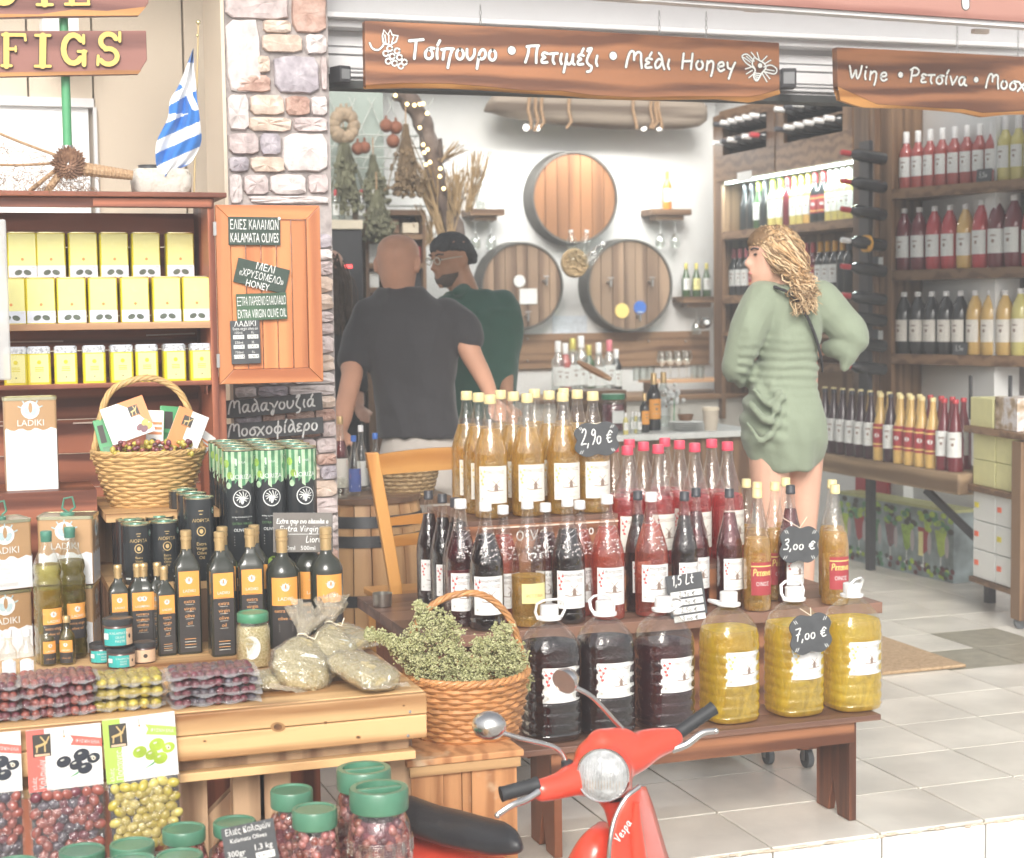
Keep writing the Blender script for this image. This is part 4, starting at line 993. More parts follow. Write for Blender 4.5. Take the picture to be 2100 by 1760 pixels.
# ---- Lioriza cans ----
m_canblk=mat('black can lacquer',(.028,.032,.036),.18,var=.03,coat=.6)
m_rim=mat('can rim metal',(.62,.60,.42),.25,.9,var=0)
m_canlid=mat('green can lid',(.14,.33,.24),.3,.3,var=.05)
m_leafg=mat('printed green olive',(.30,.46,.08),.35,var=.3,scale=40,coat=.4); m_leafd=mat('printed leaf green',(.08,.24,.12),.35,var=.3,scale=50,coat=.4); m_leafp=mat('printed pale green',(.42,.58,.38),.35,var=.2,scale=50,coat=.4)
m_emb=mat('off white print',(.72,.74,.72),.4,var=0); m_gold=mat('gold print',(.62,.45,.20),.4,.2,var=0); m_greenink=mat('dark green print',(.12,.24,.10),.4,var=0)
def can(name,r,h,big):
    t=empty(name,(0,0,0))
    mb=newmb(m_canblk); mb.lathe([(r*.97,0),(r,.004),(r,h-.005)],28); mb.obj('body',parent=t,smooth=40)
    mb=newmb(m_rim); mb.lathe([(r*.985,h-.0048),(r*1.02,h-.004),(r*1.02,h),(r*.95,h),(r*.94,h-.003)],28,cap=False); mb.obj('rim',parent=t,smooth=40)
    mb=newmb(m_canlid); mb.lathe([(r*.94,h-.004),(r*.93,h-.003),(r*.45,h-.003),(r*.42,h+.001),(r*.2,h+.001)],28); mb.obj('lid',parent=t,smooth=30)
    f=Flat()
    if big:
        for k in range(14):       # leafy top print
            a=-r*1.5+k*r*.215; hh=h-.006; lo=h*.70+jit(.006)+ (abs(a)*.25)
            f.poly(m_leafd if k%2 else m_leafp,[(a,hh),(a+r*.22,hh),(a+r*.22,lo+.01*(k%3)),(a,lo+.008)],0)
        for x,y,s,m_ in ((-r*.75,h*.80,.010,m_leafg),(-r*1.0,h*.89,.011,m_leafg),(-r*.45,h*.91,.008,m_leafp),(-r*.85,h*.72,.009,m_leafp),(r*.9,h*.86,.009,m_leafd)): f.ell(m_,x,y,s*.85,s,1)
        f.poly(m_canblk,[(-r*1.5,h*.62),(r*1.5,h*.62),(r*1.5,h*.72),(r*.9,h*.74),(r*.3,h*.77),(-.2*r,h*.76),(-r*.7,h*.69),(-r*1.5,h*.66)],1)
        f.text(m_emb,'1',-r*.32,h*.905,.020,lay=2); f.text(m_emb,'ΕΛΙΑ',r*.05,h*.90,.006,lay=2); f.rect(m_emb,-r*.4,r*.4,h*.855,h*.858,2)
        f.text(m_emb,'LIORIZA',0,h*.79,.0125,r*1.35,3)
        f.ell(m_emb,0,h*.62,r*.56,r*.56,2,24); f.ell(m_canblk,0,h*.62,r*.50,r*.50,3,24)
        random.seed(3)
        for k in range(11):
            a=2*math.pi*k/11; f.stroke(m_emb,[(0,h*.615),(r*.2*math.cos(a),h*.625+r*.14*math.sin(a)),(r*.38*math.cos(a+.3),h*.63+r*.34*math.sin(a+.3))],.0022,4)
        f.ell(m_emb,0,h*.60,r*.1,r*.2,4)
        f.text(m_emb,'PATRIS OLIVENOEL EXTRA',0,h*.475,.0035,r*1.3,2); f.rect(m_emb,-r*.4,r*.4,h*.455,h*.457,2)
        f.text(m_greenink,'EXTRA VIRGIN',0,h*.425,.0065,r*1.25,2); f.text(m_emb,'OLIVE OIL',0,h*.375,.0085,r*1.1,2)
        for k in range(4): f.rect(m_lgrey,-r*.55,r*.55,h*(.32-.022*k),h*(.324-.022*k),2)
        f.ell(m_leafg,-r*.05,h*.12,.012,.014,1,rot=-.5); f.ell(m_leafp,r*.55,h*.08,.010,.012,1); f.text(m_emb,'1L',-r*.5,h*.10,.009,lay=2)
        f.ell(m_leafd,r*1.05,h*.93,.007,.008,2); f.ell(m_emb,r*1.05,h*.93,.005,.006,3); f.ell(m_leafd,r*1.05,h*.93,.0035,.0045,4)
    else:
        f.text(m_gold,'ΛΙΟΡΙΖΑ',0,h*.73,.0085,r*1.25,2); f.ell(m_gold,0,h*.60,r*.30,r*.32,1,20); f.ell(m_canblk,0,h*.60,r*.24,r*.26,2,20); f.ell(m_gold,0,h*.60,r*.13,r*.16,3,8)
        f.rect(m_gold,-r*.16,r*.16,h*.84,h*.85,1); f.rect(m_gold,-r*.1,r*.1,h*.80,h*.81,1)
        for k,s_ in enumerate(('Extra','Virgin','Olive','Oil')): f.text(m_gold,s_,0,h*(.45-.055*k),h*.04,lay=1)
        for k in range(3): f.rect(m_lgrey,-r*.4,r*.4,h*(.20-.02*k),h*(.205-.02*k),1)
        f.rect(m_emb,-r*1.0,-r*.6,h*.09,h*.12,1)
        f.ell(m_canlid,r*.98,h*.84,.006,.008,1); f.ell(m_canblk,r*.98,h*.84,.004,.006,2); f.ell(m_emb,r*.98,h*.84,.002,.004,3)
    mb=MB(); f.wrap(cylwrap(r,lift=.00025,gap=.0004),mb); mb.obj('label',parent=t); return remember(t)
cb=can('oil_can',.0435,.345,True); cm=can('oil_can',.0385,.215,False); cs=can('oil_can',.037,.155,False)
i=0
for c in range(3):
    p=onz([473,538,603][c],1160,ZR); 
    for r_ in range(4):
        if r_==3 and c==2: continue
        nmx=('left','middle','right')[c]; nmr=('front','second','third','back')[r_]
        place(cb,'cb',loc=(p.x+.003*r_+jit(.003),4.31+r_*.096,ZR),rz=jit(.12),scale=.97,label='tall black and green oil can, %s column, %s row of the cluster'%(nmx,nmr),cat='can',group='tall one litre oil cans')
ps=[(409,4.30),(395,4.40),(378,4.50),(360,4.60)]
for k,(x,Y) in enumerate(ps):
    p=onY(x,1100,Y); place(cm,'cm',loc=(p.x,Y,ZR),rz=jit(.1)-.05,label='middle sized plain black oil can, %s of four behind one another'%('front','second','third','back')[k].replace('back','last'),cat='can',group='half litre black oil cans')
ps=[(279,4.30,'front left'),(268,4.39,'middle left'),(259,4.48,'rear left'),(337,4.32,'front right'),(328,4.42,'rear right')]
for k,(x,Y,n_) in enumerate(ps):
    p=onY(x,1100,Y); place(cs,'cs',loc=(p.x,Y,ZR),rz=jit(.1),label='short black oil can, %s one of the five beside the taller cans'%n_,cat='can',group='short black oil cans')
# price slate for the cans
def slate(f,s):
    c=m_wht
    f.hand(c,'Εχtrα παρθενο ελαιολαδο'.replace('Ε','E'),-54*s,18*s,6*s,1.3*s,1,0,.1,106*s); f.hand(c,'Extra Virgin Oil',-48*s,2*s,7*s,1.4*s,1,0,.1,98*s); f.rect(c,-50*s,45*s,-4*s,-3*s,1)
    f.hand(c,'Liorizα',5*s,-20*s,8*s,1.5*s,1,0,.1,45*s); f.text(c,'250ml   500ml   1L',0,-31*s,9*s,100*s)
board('price_slate',622,1092,122,80,4.16,R(3),mat('grey brown slate',(.17,.155,.14),.6,var=.1),slate,'grey slate with handwritten Extra Virgin Lioriza prices behind the oil bottles','sign',tilt=R(-12),bevel=.002)

# ---- gold and white Ladiki tins ----
m_ltan=mat('tan gold tin print',(.50,.31,.16),.3,.15,var=.06,scale=8,coat=.5); m_lwht=mat('white tin print',(.76,.77,.79),.3,var=.02,coat=.4)
m_lgreen=mat('green tin edge',(.10,.28,.20),.4,var=0); m_lblue=mat('pale blue figure print',(.45,.58,.62),.5,var=0); m_cream2=mat('cream print',(.78,.70,.55),.5,var=0)
def emblem(f,x,y,s,base=2):
    f.ell(m_emb,x,y,s,s,base); f.ell(m_lblue,x-s*.35,y-s*.1,s*.32,s*.5,base+1,8,.5); f.ell(m_lblue,x+s*.4,y-s*.2,s*.3,s*.5,base+1,8,-.5); f.ell(m_odot if s<.013 else m_ltan,x+s*.02,y+s*.25,s*.22,s*.6,base+2,8)
    for k in range(5):
        a=R(20+35*k); f.stroke(m_lblue,[(x+s*math.cos(a),y+s*.8*math.sin(a)),(x+1.35*s*math.cos(a),y+1.2*s*math.sin(a))],s*.14,base+1,False)
def ladtin(w_,d_,h,split,name,handle=True,text=True):
    t=empty(name,(0,0,0)); c=.008
    rprism(m_ltan,w_,d_,0,h,c,'body',t)
    mb=newmb(m_rim); a,b=rbox(None,w_+.004,d_+.004,h-.006,h+.002,c+.002); a2,b2=rbox(None,w_-.006,d_-.006,h-.006,h+.002,c); mb.loft([a,b,b2,a2],caps=False); mb.obj('rim',parent=t)
    rprism(m_rim,w_-.008,d_-.008,h+.0002,h+.0012,c,'lid',t)
    def face(M,W_):
        f=Flat(); a=W_/2-.006
        top=[(a*(1-2*k/12),h*split+.004*math.sin(k*1.7)+jit(.001)) for k in range(13)]
        f.poly(m_lwht,[(-a-.004,.001),(a+.004,.001),(a+.004,h*split)]+top+[(-a-.004,h*split)],0)
        s=min(W_*.2,.024)
        emblem(f,0,h*(split+ (1-split)*.62),s); f.text(m_emb,'LADIKI',0,h*(split+(1-split)*.22),s*.72,W_*.5,3)
        for k,(st) in enumerate(('EXTRA','VIRGIN','OLIVE','OIL')): f.text(m_cream2,st,0,h*(split*.82-k*split*.15),h*split*.085,lay=2)
        for k in range(4): f.rect(m_lgrey,-W_*.22,W_*.22,h*split*(.2-.03*k),h*split*(.21-.03*k),2)
        mb=MB(); f.wrap(planewrap(M),mb); mb.obj('label',parent=t)
    face(Matrix.Translation((0,-d_/2,0)),w_)
    face(Matrix.Rotation(R(90),4,'Z')@Matrix.Translation((0,-w_/2,0)),d_)
    if handle:
        mb=newmb(m_lgreen); mb.lathe([(.018,h+.0013),(.018,h+.006),(.012,h+.008)],16,Matrix.Translation((0,-.01,0)));
        mb.tube([(0,-.01,h+.008),(-.012,-.01,h+.018),(-.006,-.012,h+.042),(.014,-.012,h+.046),(.020,-.01,h+.02),(.008,-.01,h+.010)],.003,6); mb.obj('spout',parent=t,smooth=60)
    return remember(t)
lt=ladtin(.135,.105,.170,.46,'gold_tin')
def putlt(x,y,z,Y,rz,lab,key='lt'):
    p=onY(x,y,Y); return place(lt,key,loc=(p.x,Y,z),rz=rz,label=lab,cat='tin',group='five litre gold and white oil tins')
zL=ZT+.0; hh=.173
Yt=4.30
putlt(141,1200,zL,Yt,R(-14),'gold and white oil tin below the one with the green spout'); putlt(141,1100,zL+hh+.002,Yt,R(-14),'gold and white oil tin with raised green spout, topmost of its stack')
putlt(-4,1200,zL,Yt-.02,R(16),'gold and white oil tin at the left frame edge, bottom of its stack'); putlt(-4,1100,zL+hh+.002,Yt-.02,R(16),'gold and white oil tin at the left frame edge, topmost of its stack')
tt=ladtin(.135,.09,.245,.66,'tall_tin',handle=False); p=onY(66,1000,4.6)
tt.location=(p.x,4.6,onY(66,1006,4.55).z); tag(tt,'tall white oil tin with gold top standing alone against the cabinet boards','tin')
bx=newmb(m_redwood).bb(p.x-.2,p.x+.16,4.5,4.75,ZT+.001,tt.location.z).obj('riser_box'); tag(bx,'dark wooden box under the tall white oil tin','crate')

# ---- wicker baskets ----
def basket(name,c,rb,rt,h,rows,stakes,sr,m,ysq=1.0,rim=.006,flare=1.0):
    t=empty(name,c); ym=Matrix.Diagonal((1,ysq,1,1))
    def rad(u): return lerp(rb,rt,u**flare)
    for i in range(rows):
        u=(i+.5)/rows; z=h*u; r=rad(u); n=stakes*4; ph=i%2
        pts=[((r+ (1 if ph else -1)*sr*1.0*math.sin(stakes*a))*math.cos(a),(r+(1 if ph else -1)*sr*1.0*math.sin(stakes*a))*math.sin(a)*ysq,z+jit(.0012)+.0012*math.sin(3*a+i)) for a in [2*math.pi*k/n for k in range(n)]]
        mb=newmb(m); mb.tube(pts,h/rows*.56,5,True); mb.obj('wicker_strand',parent=t,smooth=60)
    mb=newmb(m)
    for k in range(stakes*2):
        a=math.pi*k/stakes; mb.tube([(rad(u)*math.cos(a),rad(u)*math.sin(a)*ysq,h*u) for u in (0,.25,.5,.75,1)],sr*.9,5)
    tag(mb.obj('stakes',parent=t,smooth=60),kind='stuff')
    for ph in (0,1,2):
        n=120; pts=[((rt+rim*.6*math.cos(16*a+ph*2.1))*math.cos(a),(rt+rim*.6*math.cos(16*a+ph*2.1))*math.sin(a)*ysq,h+rim*.6*math.sin(16*a+ph*2.1)) for a in [2*math.pi*k/n for k in range(n)]]
        mb=newmb(m); mb.tube(pts,rim*.6,6,True); mb.obj('rim',parent=t,smooth=60)
    newmb(m).lathe([(rb*1.0,0),(rb*1.0,.006)],24,ym).obj('bottom',parent=t)
    return t
def twisthandle(t,pts,r,m,strands=4,turns=9):
    P=crom([Vector(p) for p in pts],10); n=len(P)
    for s_ in range(strands):
        q=[]
        for i,p in enumerate(P):
            tg=(P[min(i+1,n-1)]-P[max(i-1,0)]).normalized(); a=tg.cross(Vector((0,1,0))).normalized(); b=Vector((0,1,0)); th=2*math.pi*(turns*i/n+s_/strands)
            q.append(p+a*r*.62*math.cos(th)+b*r*.62*math.sin(th))
        mb=newmb(m); mb.tube(q,r*.55,6); mb.obj('handle_strand',parent=t,smooth=60)
m_wick=mat('pale yellow wicker',(.56,.36,.15),.5,var=.22,scale=30,coat=.1); m_wick2=mat('reddish brown wicker',(.50,.24,.09),.42,var=.3,scale=25,coat=.2)
cz=ZR2; pB=onY(310,1000,4.58)
b1=basket('wicker_basket',(pB.x,4.62,cz),.100,.150,.150,15,13,.0035,m_wick,.85,flare=.8)
tag(b1,'pale wicker basket with arched handle filled with olive packets','basket')
hA=onY(207,930,4.62)-Vector(b1.location); hTop=onY(318,776,4.62)-Vector(b1.location); hB=onY(425,930,4.62)-Vector(b1.location)
twisthandle(b1,[(-.148,0,.13),(-.14,0,hA.z+.03),(-.105,0,hTop.z-.045),(-.04,0,hTop.z-.005),(.03,0,hTop.z-.003),(.095,0,hTop.z-.05),(.138,0,hB.z+.04),(.148,0,.13)],.0085,m_wick,4,6)
# olive packets in that basket
m_card=mat('white packet card',(.80,.79,.76),.35,var=.02,coat=.3); m_org=mat('orange packet print',(.75,.27,.10),.4,var=0); m_pgreen=mat('green packet print',(.10,.36,.16),.4,var=.05); m_dark=mat('dark print',(.06,.055,.05),.5,var=0)
m_ol1=mat('green olive skin',(.46,.38,.07),.22,var=.25,scale=60,coat=.5); m_ol2=mat('purple olive skin',(.16,.045,.06),.22,var=.5,scale=60,coat=.6); m_ol3=mat('brown red olive skin',(.30,.09,.07),.22,var=.4,scale=60,coat=.6); m_ol4=mat('grey black olive skin',(.09,.08,.10),.22,var=.4,scale=60,coat=.6)
m_film=film('packet film',(1,1,1),.08,.05,.5,bump=.8,bscale=60)
def antelope(f,x,y,s,m=None,l=2):
    f.rect(m_dark,x-s*.55,x+s*.55,y-s*.6,y+s*.6,l); c=m or m_gold
    f.stroke(c,[(x-s*.3,y-s*.05),(x,y+s*.02),(x+s*.2,y+s*.1)],s*.16,l+1); f.stroke(c,[(x-s*.22,y-s*.05),(x-s*.28,y-s*.45)],s*.09,l+1,False); f.stroke(c,[(x+s*.15,y+s*.05),(x+s*.15,y-s*.45)],s*.09,l+1,False)
    f.stroke(c,[(x+s*.2,y+s*.1),(x+s*.05,y+s*.5)],s*.08,l+1,False); f.stroke(c,[(x+s*.22,y+s*.12),(x+s*.45,y+s*.45)],s*.08,l+1,False); f.rect(m_odot,x-s*.45,x+s*.45,y-s*.56,y-s*.50,l+1)
def packet(cx,cy,w_,h_,rot,Y,kind,label,tz=0):
    p=onY(cx,cy,Y); s=(onY(cx+50,cy,Y)-p).length/50; t=empty('olive_packet',p,tz,label,'packet','olive packets in the pale basket'); t.rotation_euler=(R(-12),rot,tz)
    W_,H_=w_*s,h_*s
    mb=newmb(m_card if kind!='g' else m_pgreen); mb.bb(-W_/2,W_/2,0,.006,-H_/2,H_/2); mb.obj('card',parent=t,bevel=.002)
    f=Flat()
    if kind=='o':
        f.poly(m_org,[(-W_*.1,H_/2),(W_/2,H_/2),(W_/2,-H_*.3),(W_*.35,-H_*.1),(W_*.2,H_*.2)],0); antelope(f,W_*.2,H_*.18,W_*.2)
        for a,b,m_ in ((.2,-.28,m_ol2),(.34,-.2,m_ol1),(.4,-.32,m_ol1),(.28,-.36,m_ol2)): f.ell(m_,a*W_,b*H_,W_*.09,H_*.08,3,10,.5)
        for k in range(4): f.rect(m_lgrey,-W_*.4,-W_*.1,H_*(.3-.08*k),H_*(.31-.08*k),1)
    elif kind=='p':
        f.poly(m_org,[(-W_/2,H_/2),(-W_*.05,H_/2),(-W_*.05,-H_/2),(-W_/2,-H_/2)],0); antelope(f,-W_*.1,H_*.2,W_*.28)
    elif kind=='s':
        for k in range(3): f.rect(m_org,-W_*.4,W_*.4,H_*(.1-.14*k),H_*(.17-.14*k),1)
        f.ell(m_dark,-.1*W_,-.35*H_,W_*.2,H_*.06,2); f.ell(m_dark,.2*W_,-.4*H_,W_*.2,H_*.06,2)
    else:
        f.rect(m_dark,-W_*.3,W_*.1,-H_*.1,H_*.35,1); f.rect(m_leafd,-W_*.3,W_*.2,-H_*.4,-H_*.2,1)
    mb=MB(); f.wrap(planewrap(),mb); mb.obj('print',parent=t)
packet(262,862,92,80,R(-18),4.56,'o','white and orange olive packet tilted at the left of the pale basket')
packet(215,900,30,85,R(-12),4.60,'g','green edged olive packet at the left rim of the pale basket')
packet(318,878,36,75,R(4),4.62,'s','narrow white packet with orange stripes standing mid basket')
packet(350,872,44,80,R(6),4.66,'g','green olive packet behind the orange one in the basket',.2)
packet(385,882,66,82,R(24),4.60,'p','orange and white olive packet leaning under the basket handle')
packet(410,905,50,50,R(38),4.66,'s','white packet sticking out at the right of the pale basket')
mb=MB(); random.seed(9)
for k in range(110):
    mb.mat([m_ol1,m_ol1,m_ol2,m_ol3][k%4]); x=random.uniform(230,395); y=random.uniform(906,936); p=onY(x,y,4.55+random.uniform(-.03,.02)); mb.sphere(p,.008,Matrix.Identity(4),8,5,(1.0,1,random.choice([.8,1.2])))
ol=mb.obj('olives',smooth=60); tag(ol,'loose looking green and purple olives inside the basket packets','olives',kind='stuff')
# ================= bottles and goods on the left table =================
m_gcap=mat('gold foil cap',(.62,.44,.22),.32,.55,var=.05); m_dglass=mat('dark oil glass',(.035,.038,.03),.08,var=.0,coat=.5); m_dglass2=m_dglass
m_dlabel=mat('black paper label',(.045,.042,.042),.5,var=.02); m_olabel=mat('orange paper label',(.80,.36,.08),.5,var=.02); m_oink=mat('orange ink',(.72,.36,.14),.5,var=0)
m_neck=film('clear bottle neck',(.9,.92,.85),.05,.08,.5)
def oillabel(f,w_,h_,split=.30):
    f.rect(m_dlabel,-w_/2,w_/2,0,h_,0,8); f.rect(m_olabel,-w_/2,w_/2,h_*(1-split),h_,1,8)
    for k in range(6): f.stroke(m_olabel,[(-w_/2+w_*k/6,h_*(1-split)-.0012+jit(.0006)),(-w_/2+w_*(k+1)/6,h_*(1-split)-.0012+jit(.0006))],.0016,2,False)
    emblem(f,0,h_*(1-split*.38),w_*.17,2); f.text(m_emb,'LADIKI',0,h_*(1-split*.80),w_*.15,w_*.62,4)
    y=h_*(1-split)-w_*.28
    for st in ('extra','virgin','olive','oil'):
        f.text(m_oink,st,0,y,w_*.19,w_*.55,2); f.rect(m_lgrey,-w_*.2,w_*.2,y-w_*.17,y-w_*.15,2); y-=w_*.36
    for k in range(4): f.rect(m_lgrey if k%2 else m_oink,-w_*.28,w_*.28,h_*(.16-.035*k),h_*(.168-.035*k),2)
def sqbottle(name,hw,h):     # square bottle, half width hw
    t=empty(name,(0,0,0)); b=h*.70
    mb=newmb(m_dglass); prof=[(hw*.93,0),(hw,.004),(hw,b),(hw*.93,b+h*.03),(hw*.62,b+h*.085),(hw*.42,b+h*.115),(hw*.40,b+h*.15)]
    mb.lathe(prof,32,Matrix.Rotation(0,4,'Z'),sq=1.6); mb.obj('body',parent=t,smooth=50)
    r=hw*.41; mb=newmb(m_gcap); z=b+h*.13
    mb.lathe([(r,z),(r,z+h*.09),(r*1.12,z+h*.092),(r*1.12,z+h*.115),(r*1.0,z+h*.118),(r*1.0,z+h*.125),(r*1.1,z+h*.127),(r*1.1,h-.002),(r*.95,h)],20); mb.obj('cap',parent=t,smooth=40)
    f=Flat(); oillabel(f,hw*1.62,b*.94); mb=MB(); f.wrap(planewrap(Matrix.Translation((0,-hw,.006))),mb); mb.obj('label',parent=t)
    return remember(t)
def rdbottle(name,r,h):
    t=empty(name,(0,0,0)); b=h*.64
    mb=newmb(m_dglass); mb.lathe([(r*.95,0),(r,.004),(r,b),(r*.97,b+h*.02),(r*.8,b+h*.075),(r*.42,b+h*.125),(r*.34,b+h*.15),(r*.33,b+h*.2)],32); mb.obj('body',parent=t,smooth=50)
    q=r*.34; z=b+h*.165; mb=newmb(m_gcap); mb.lathe([(q,z),(q,z+h*.10),(q*1.12,z+h*.104),(q*1.12,z+h*.122),(q,z+h*.125),(q,z+h*.135),(q*1.1,z+h*.138),(q*1.1,h-.002),(q*.95,h)],20); mb.obj('cap',parent=t,smooth=40)
    f=Flat(); w_=r*1.7; H_=b*.92
    f.rect(m_dlabel,-w_/2,w_/2,0,H_,0,10); f.rect(m_olabel,-w_/2,w_/2,H_*.60,H_,1,10); emblem(f,0,H_*.86,w_*.14,2); f.text(m_emb,'LADIKI',0,H_*.70,w_*.13,w_*.55,4)
    f.text(m_oink,'extra virgin',0,H_*.53,w_*.13,w_*.8,2); f.text(m_oink,'olive oil',0,H_*.42,w_*.13,w_*.6,2)
    for k in range(4): f.rect(m_lgrey,-w_*.25,w_*.25,H_*(.32-.03*k),H_*(.325-.03*k),2)
    mb=MB(); f.wrap(cylwrap(r,.006),mb); mb.obj('label',parent=t); return remember(t)
def onT(px,py): return onz(px,py,ZT)
sqL=sqbottle('oil_bottle',.031,.308); sqS=sqbottle('oil_bottle',.0235,.222); rdL=rdbottle('oil_bottle',.042,.30)
for x,y,s,l in ((390,1340,1,'tall square black oil bottle, leftmost of the three tall square ones in front'),(459,1345,1.0,'tall square black oil bottle, middle one of the three, in front of the table jars'),(521,1335,1.0,'tall square black oil bottle right behind the green lidded herb jar'),
   (440,1300,1.0,'tall square black oil bottle half hidden behind the middle one'),(507,1300,1.0,'tall square black oil bottle half hidden, nearer the black cans')):
    p=onT(x,y); YY=min(p.y+.02,4.19); place(sqL,'sqL',loc=(p.x,YY,ZT),rz=jit(.12),scale=s,label=l,cat='bottle',group='tall square Ladiki bottles'.replace('Ladiki','oil'))
for x,y,l in ((343,1345,'small square black oil bottle at the right end of the small ones'),(297,1335,'small square black oil bottle behind the teal paste jar, second from the right'),(244,1318,'small square black oil bottle, leftmost, above the teal paste jar'),(325,1300,'small square black oil bottle in the rear row, right'),(284,1296,'small square black oil bottle in the rear row, left')):
    p=onT(x,y); YY=min(p.y+.02,4.22); p=onY(x,1250,YY) if YY==4.22 else p; place(sqS,'sqS',loc=(p.x,YY,ZT),rz=jit(.12),label=l,cat='bottle',group='small square oil bottles')
for x,y,l in ((581,1300,'fat round black oil bottle left of the pair, behind the herb jar'),(671,1300,'fat round black oil bottle at the right end of the oil bottles'),(636,1270,'fat round black oil bottle hidden behind the pair')):
    YY=4.13 if y>1280 else 4.20; p=onY(x,1250,YY); place(rdL,'rdL',loc=(p.x,YY,ZT),rz=jit(.1),scale=1.0,label=l,cat='bottle',group='fat round oil bottles')
# clear oil in large plastic bottles
m_oil=liquid('green gold olive oil',(.62,.52,.08),.35,.6,(.40,.31,.03)); m_clear=film('clear plastic shell',(.97,.98,.96),.05,.05,.5,bump=.3,bscale=30)
m_tgreen=mat('dark green screw cap',(.07,.22,.16),.45,var=.05)
def plasticoil(name,r,h):
    t=empty(name,(0,0,0)); prof=[(r*.9,0),(r,.006)]
    for k in range(24):
        z=.01+h*.58*k/24; prof.append((r*(1-.05*(1 if (k%4==0 and k>3) else 0)),z))
    prof+=[(r,h*.62),(r*.86,h*.655),(r*1.0,h*.70),(r*.93,h*.75),(r*.6,h*.84),(r*.36,h*.90),(r*.33,h*.93)]
    newmb(m_clear).lathe(prof,24,sq=.25).obj('body',parent=t,smooth=60)
    pl=[(a*.965,b) for a,b in prof if b<h*.80]; pl[0]=(pl[0][0],.003); newmb(m_oil).lathe(pl,24,sq=.25).obj('oil',parent=t,smooth=60)
    mb=newmb(m_tgreen); mb.lathe([(r*.38,h*.92),(r*.40,h*.925),(r*.40,h*.955),(r*.42,h*.96),(r*.42,h-.002),(r*.38,h)],20); mb.obj('cap',parent=t,smooth=40)
    f=Flat(); w_=r*1.5; f.rect(m_dlabel,-w_/2,w_/2,0,h*.27,0,8); f.rect(m_olabel,-w_/2,w_/2,h*.15,h*.27,1,8); emblem(f,0,h*.225,w_*.14,2); f.text(m_emb,'LADIKI',0,h*.175,w_*.14,w_*.6,4); f.text(m_oink,'extra virgin',0,h*.12,w_*.14,w_*.8,2); f.text(m_oink,'olive oil',0,h*.08,w_*.14,w_*.6,2)
    mb=MB(); f.wrap(cylwrap(r*1.06,h*.16),mb); mb.obj('label',parent=t); return remember(t)
po=plasticoil('plastic_oil_bottle',.033,.325)
for x,y,l in ((105,1365,'clear plastic bottle of green oil, left of the pair before the gold tin'),(153,1352,'clear plastic bottle of green oil, right of the pair before the gold tin')):
    p=onT(x,y); place(po,'po',loc=(p.x,p.y+.03,ZT),rz=.3+jit(.1),label=l,cat='bottle',group='large plastic olive oil bottles')
m_oil2=liquid('mini bottle oil',(.62,.52,.12),.45,.5,(.42,.34,.05))
def mini(name,r,h,liq,cap,lab):
    t=empty(name,(0,0,0)); prof=[(r*.95,0),(r,.003),(r,h*.56),(r*.9,h*.62),(r*.45,h*.72),(r*.40,h*.88)]
    newmb(m_clear).lathe(prof,16).obj('body',parent=t,smooth=60); 
    if liq: newmb(liq).lathe([(a*.93,max(b,.002)) for a,b in prof[:-1]],16).obj('oil',parent=t,smooth=60)
    newmb(cap).lathe([(r*.48,h*.87),(r*.5,h*.98),(r*.44,h)],14).obj('cap',parent=t,smooth=40)
    f=Flat(); lab(f,r,h); mb=MB(); f.wrap(cylwrap(r),mb); mb.obj('label',parent=t); return remember(t)
def lab1(f,r,h): w_=r*1.7; f.rect(m_dlabel,-w_/2,w_/2,h*.05,h*.52,0,5); f.rect(m_olabel,-w_/2,w_/2,h*.27,h*.52,1,5); emblem(f,0,h*.43,w_*.14,2); f.text(m_emb,'LADIKI',0,h*.32,w_*.15,w_*.65,4); f.text(m_oink,'olive oil',0,h*.16,w_*.15,w_*.6,2)
m_lpale=mat('pale blue white label',(.68,.73,.80),.5,var=.05)
def lab2(f,r,h): w_=r*1.7; f.rect(m_lpale,-w_/2,w_/2,h*.05,h*.42,0,5); f.ell(m_emb,0,h*.42,w_*.36,h*.05,1); f.text(m_lblue,'ouzo'.replace('u','u'),0,h*.22,w_*.2,w_*.6,2); f.rect(m_lblue,-w_*.3,w_*.3,h*.33,h*.35,2)
mn=mini('mini_oil_bottle',.0195,.118,m_oil2,m_gcap,lab1)
for x,y,l in ((100,1366,'miniature oil bottle with gold cap, front left of the four'),(140,1363,'miniature oil bottle with gold cap, front right of the four'),(97,1345,'miniature oil bottle with gold cap, back left of the four'),(134,1343,'miniature oil bottle with gold cap, back right of the four')):
    p=onT(x,y); place(mn,'mn',loc=(p.x,p.y+.01,ZT),rz=jit(.3),label=l,cat='bottle',group='miniature oil bottles')
mo=mini('mini_spirit_bottle',.0195,.122,None,m_white,lab2)
for x,y,l in ((20,1400,'clear miniature spirit bottle with white cap near the left frame edge'),(58,1398,'clear miniature spirit bottle with white cap, right one of the pair')):
    p=onT(x,y); place(mo,'mo',loc=(p.x,p.y+.01,ZT),rz=jit(.3),label=l,cat='bottle',group='clear miniature spirit bottles')
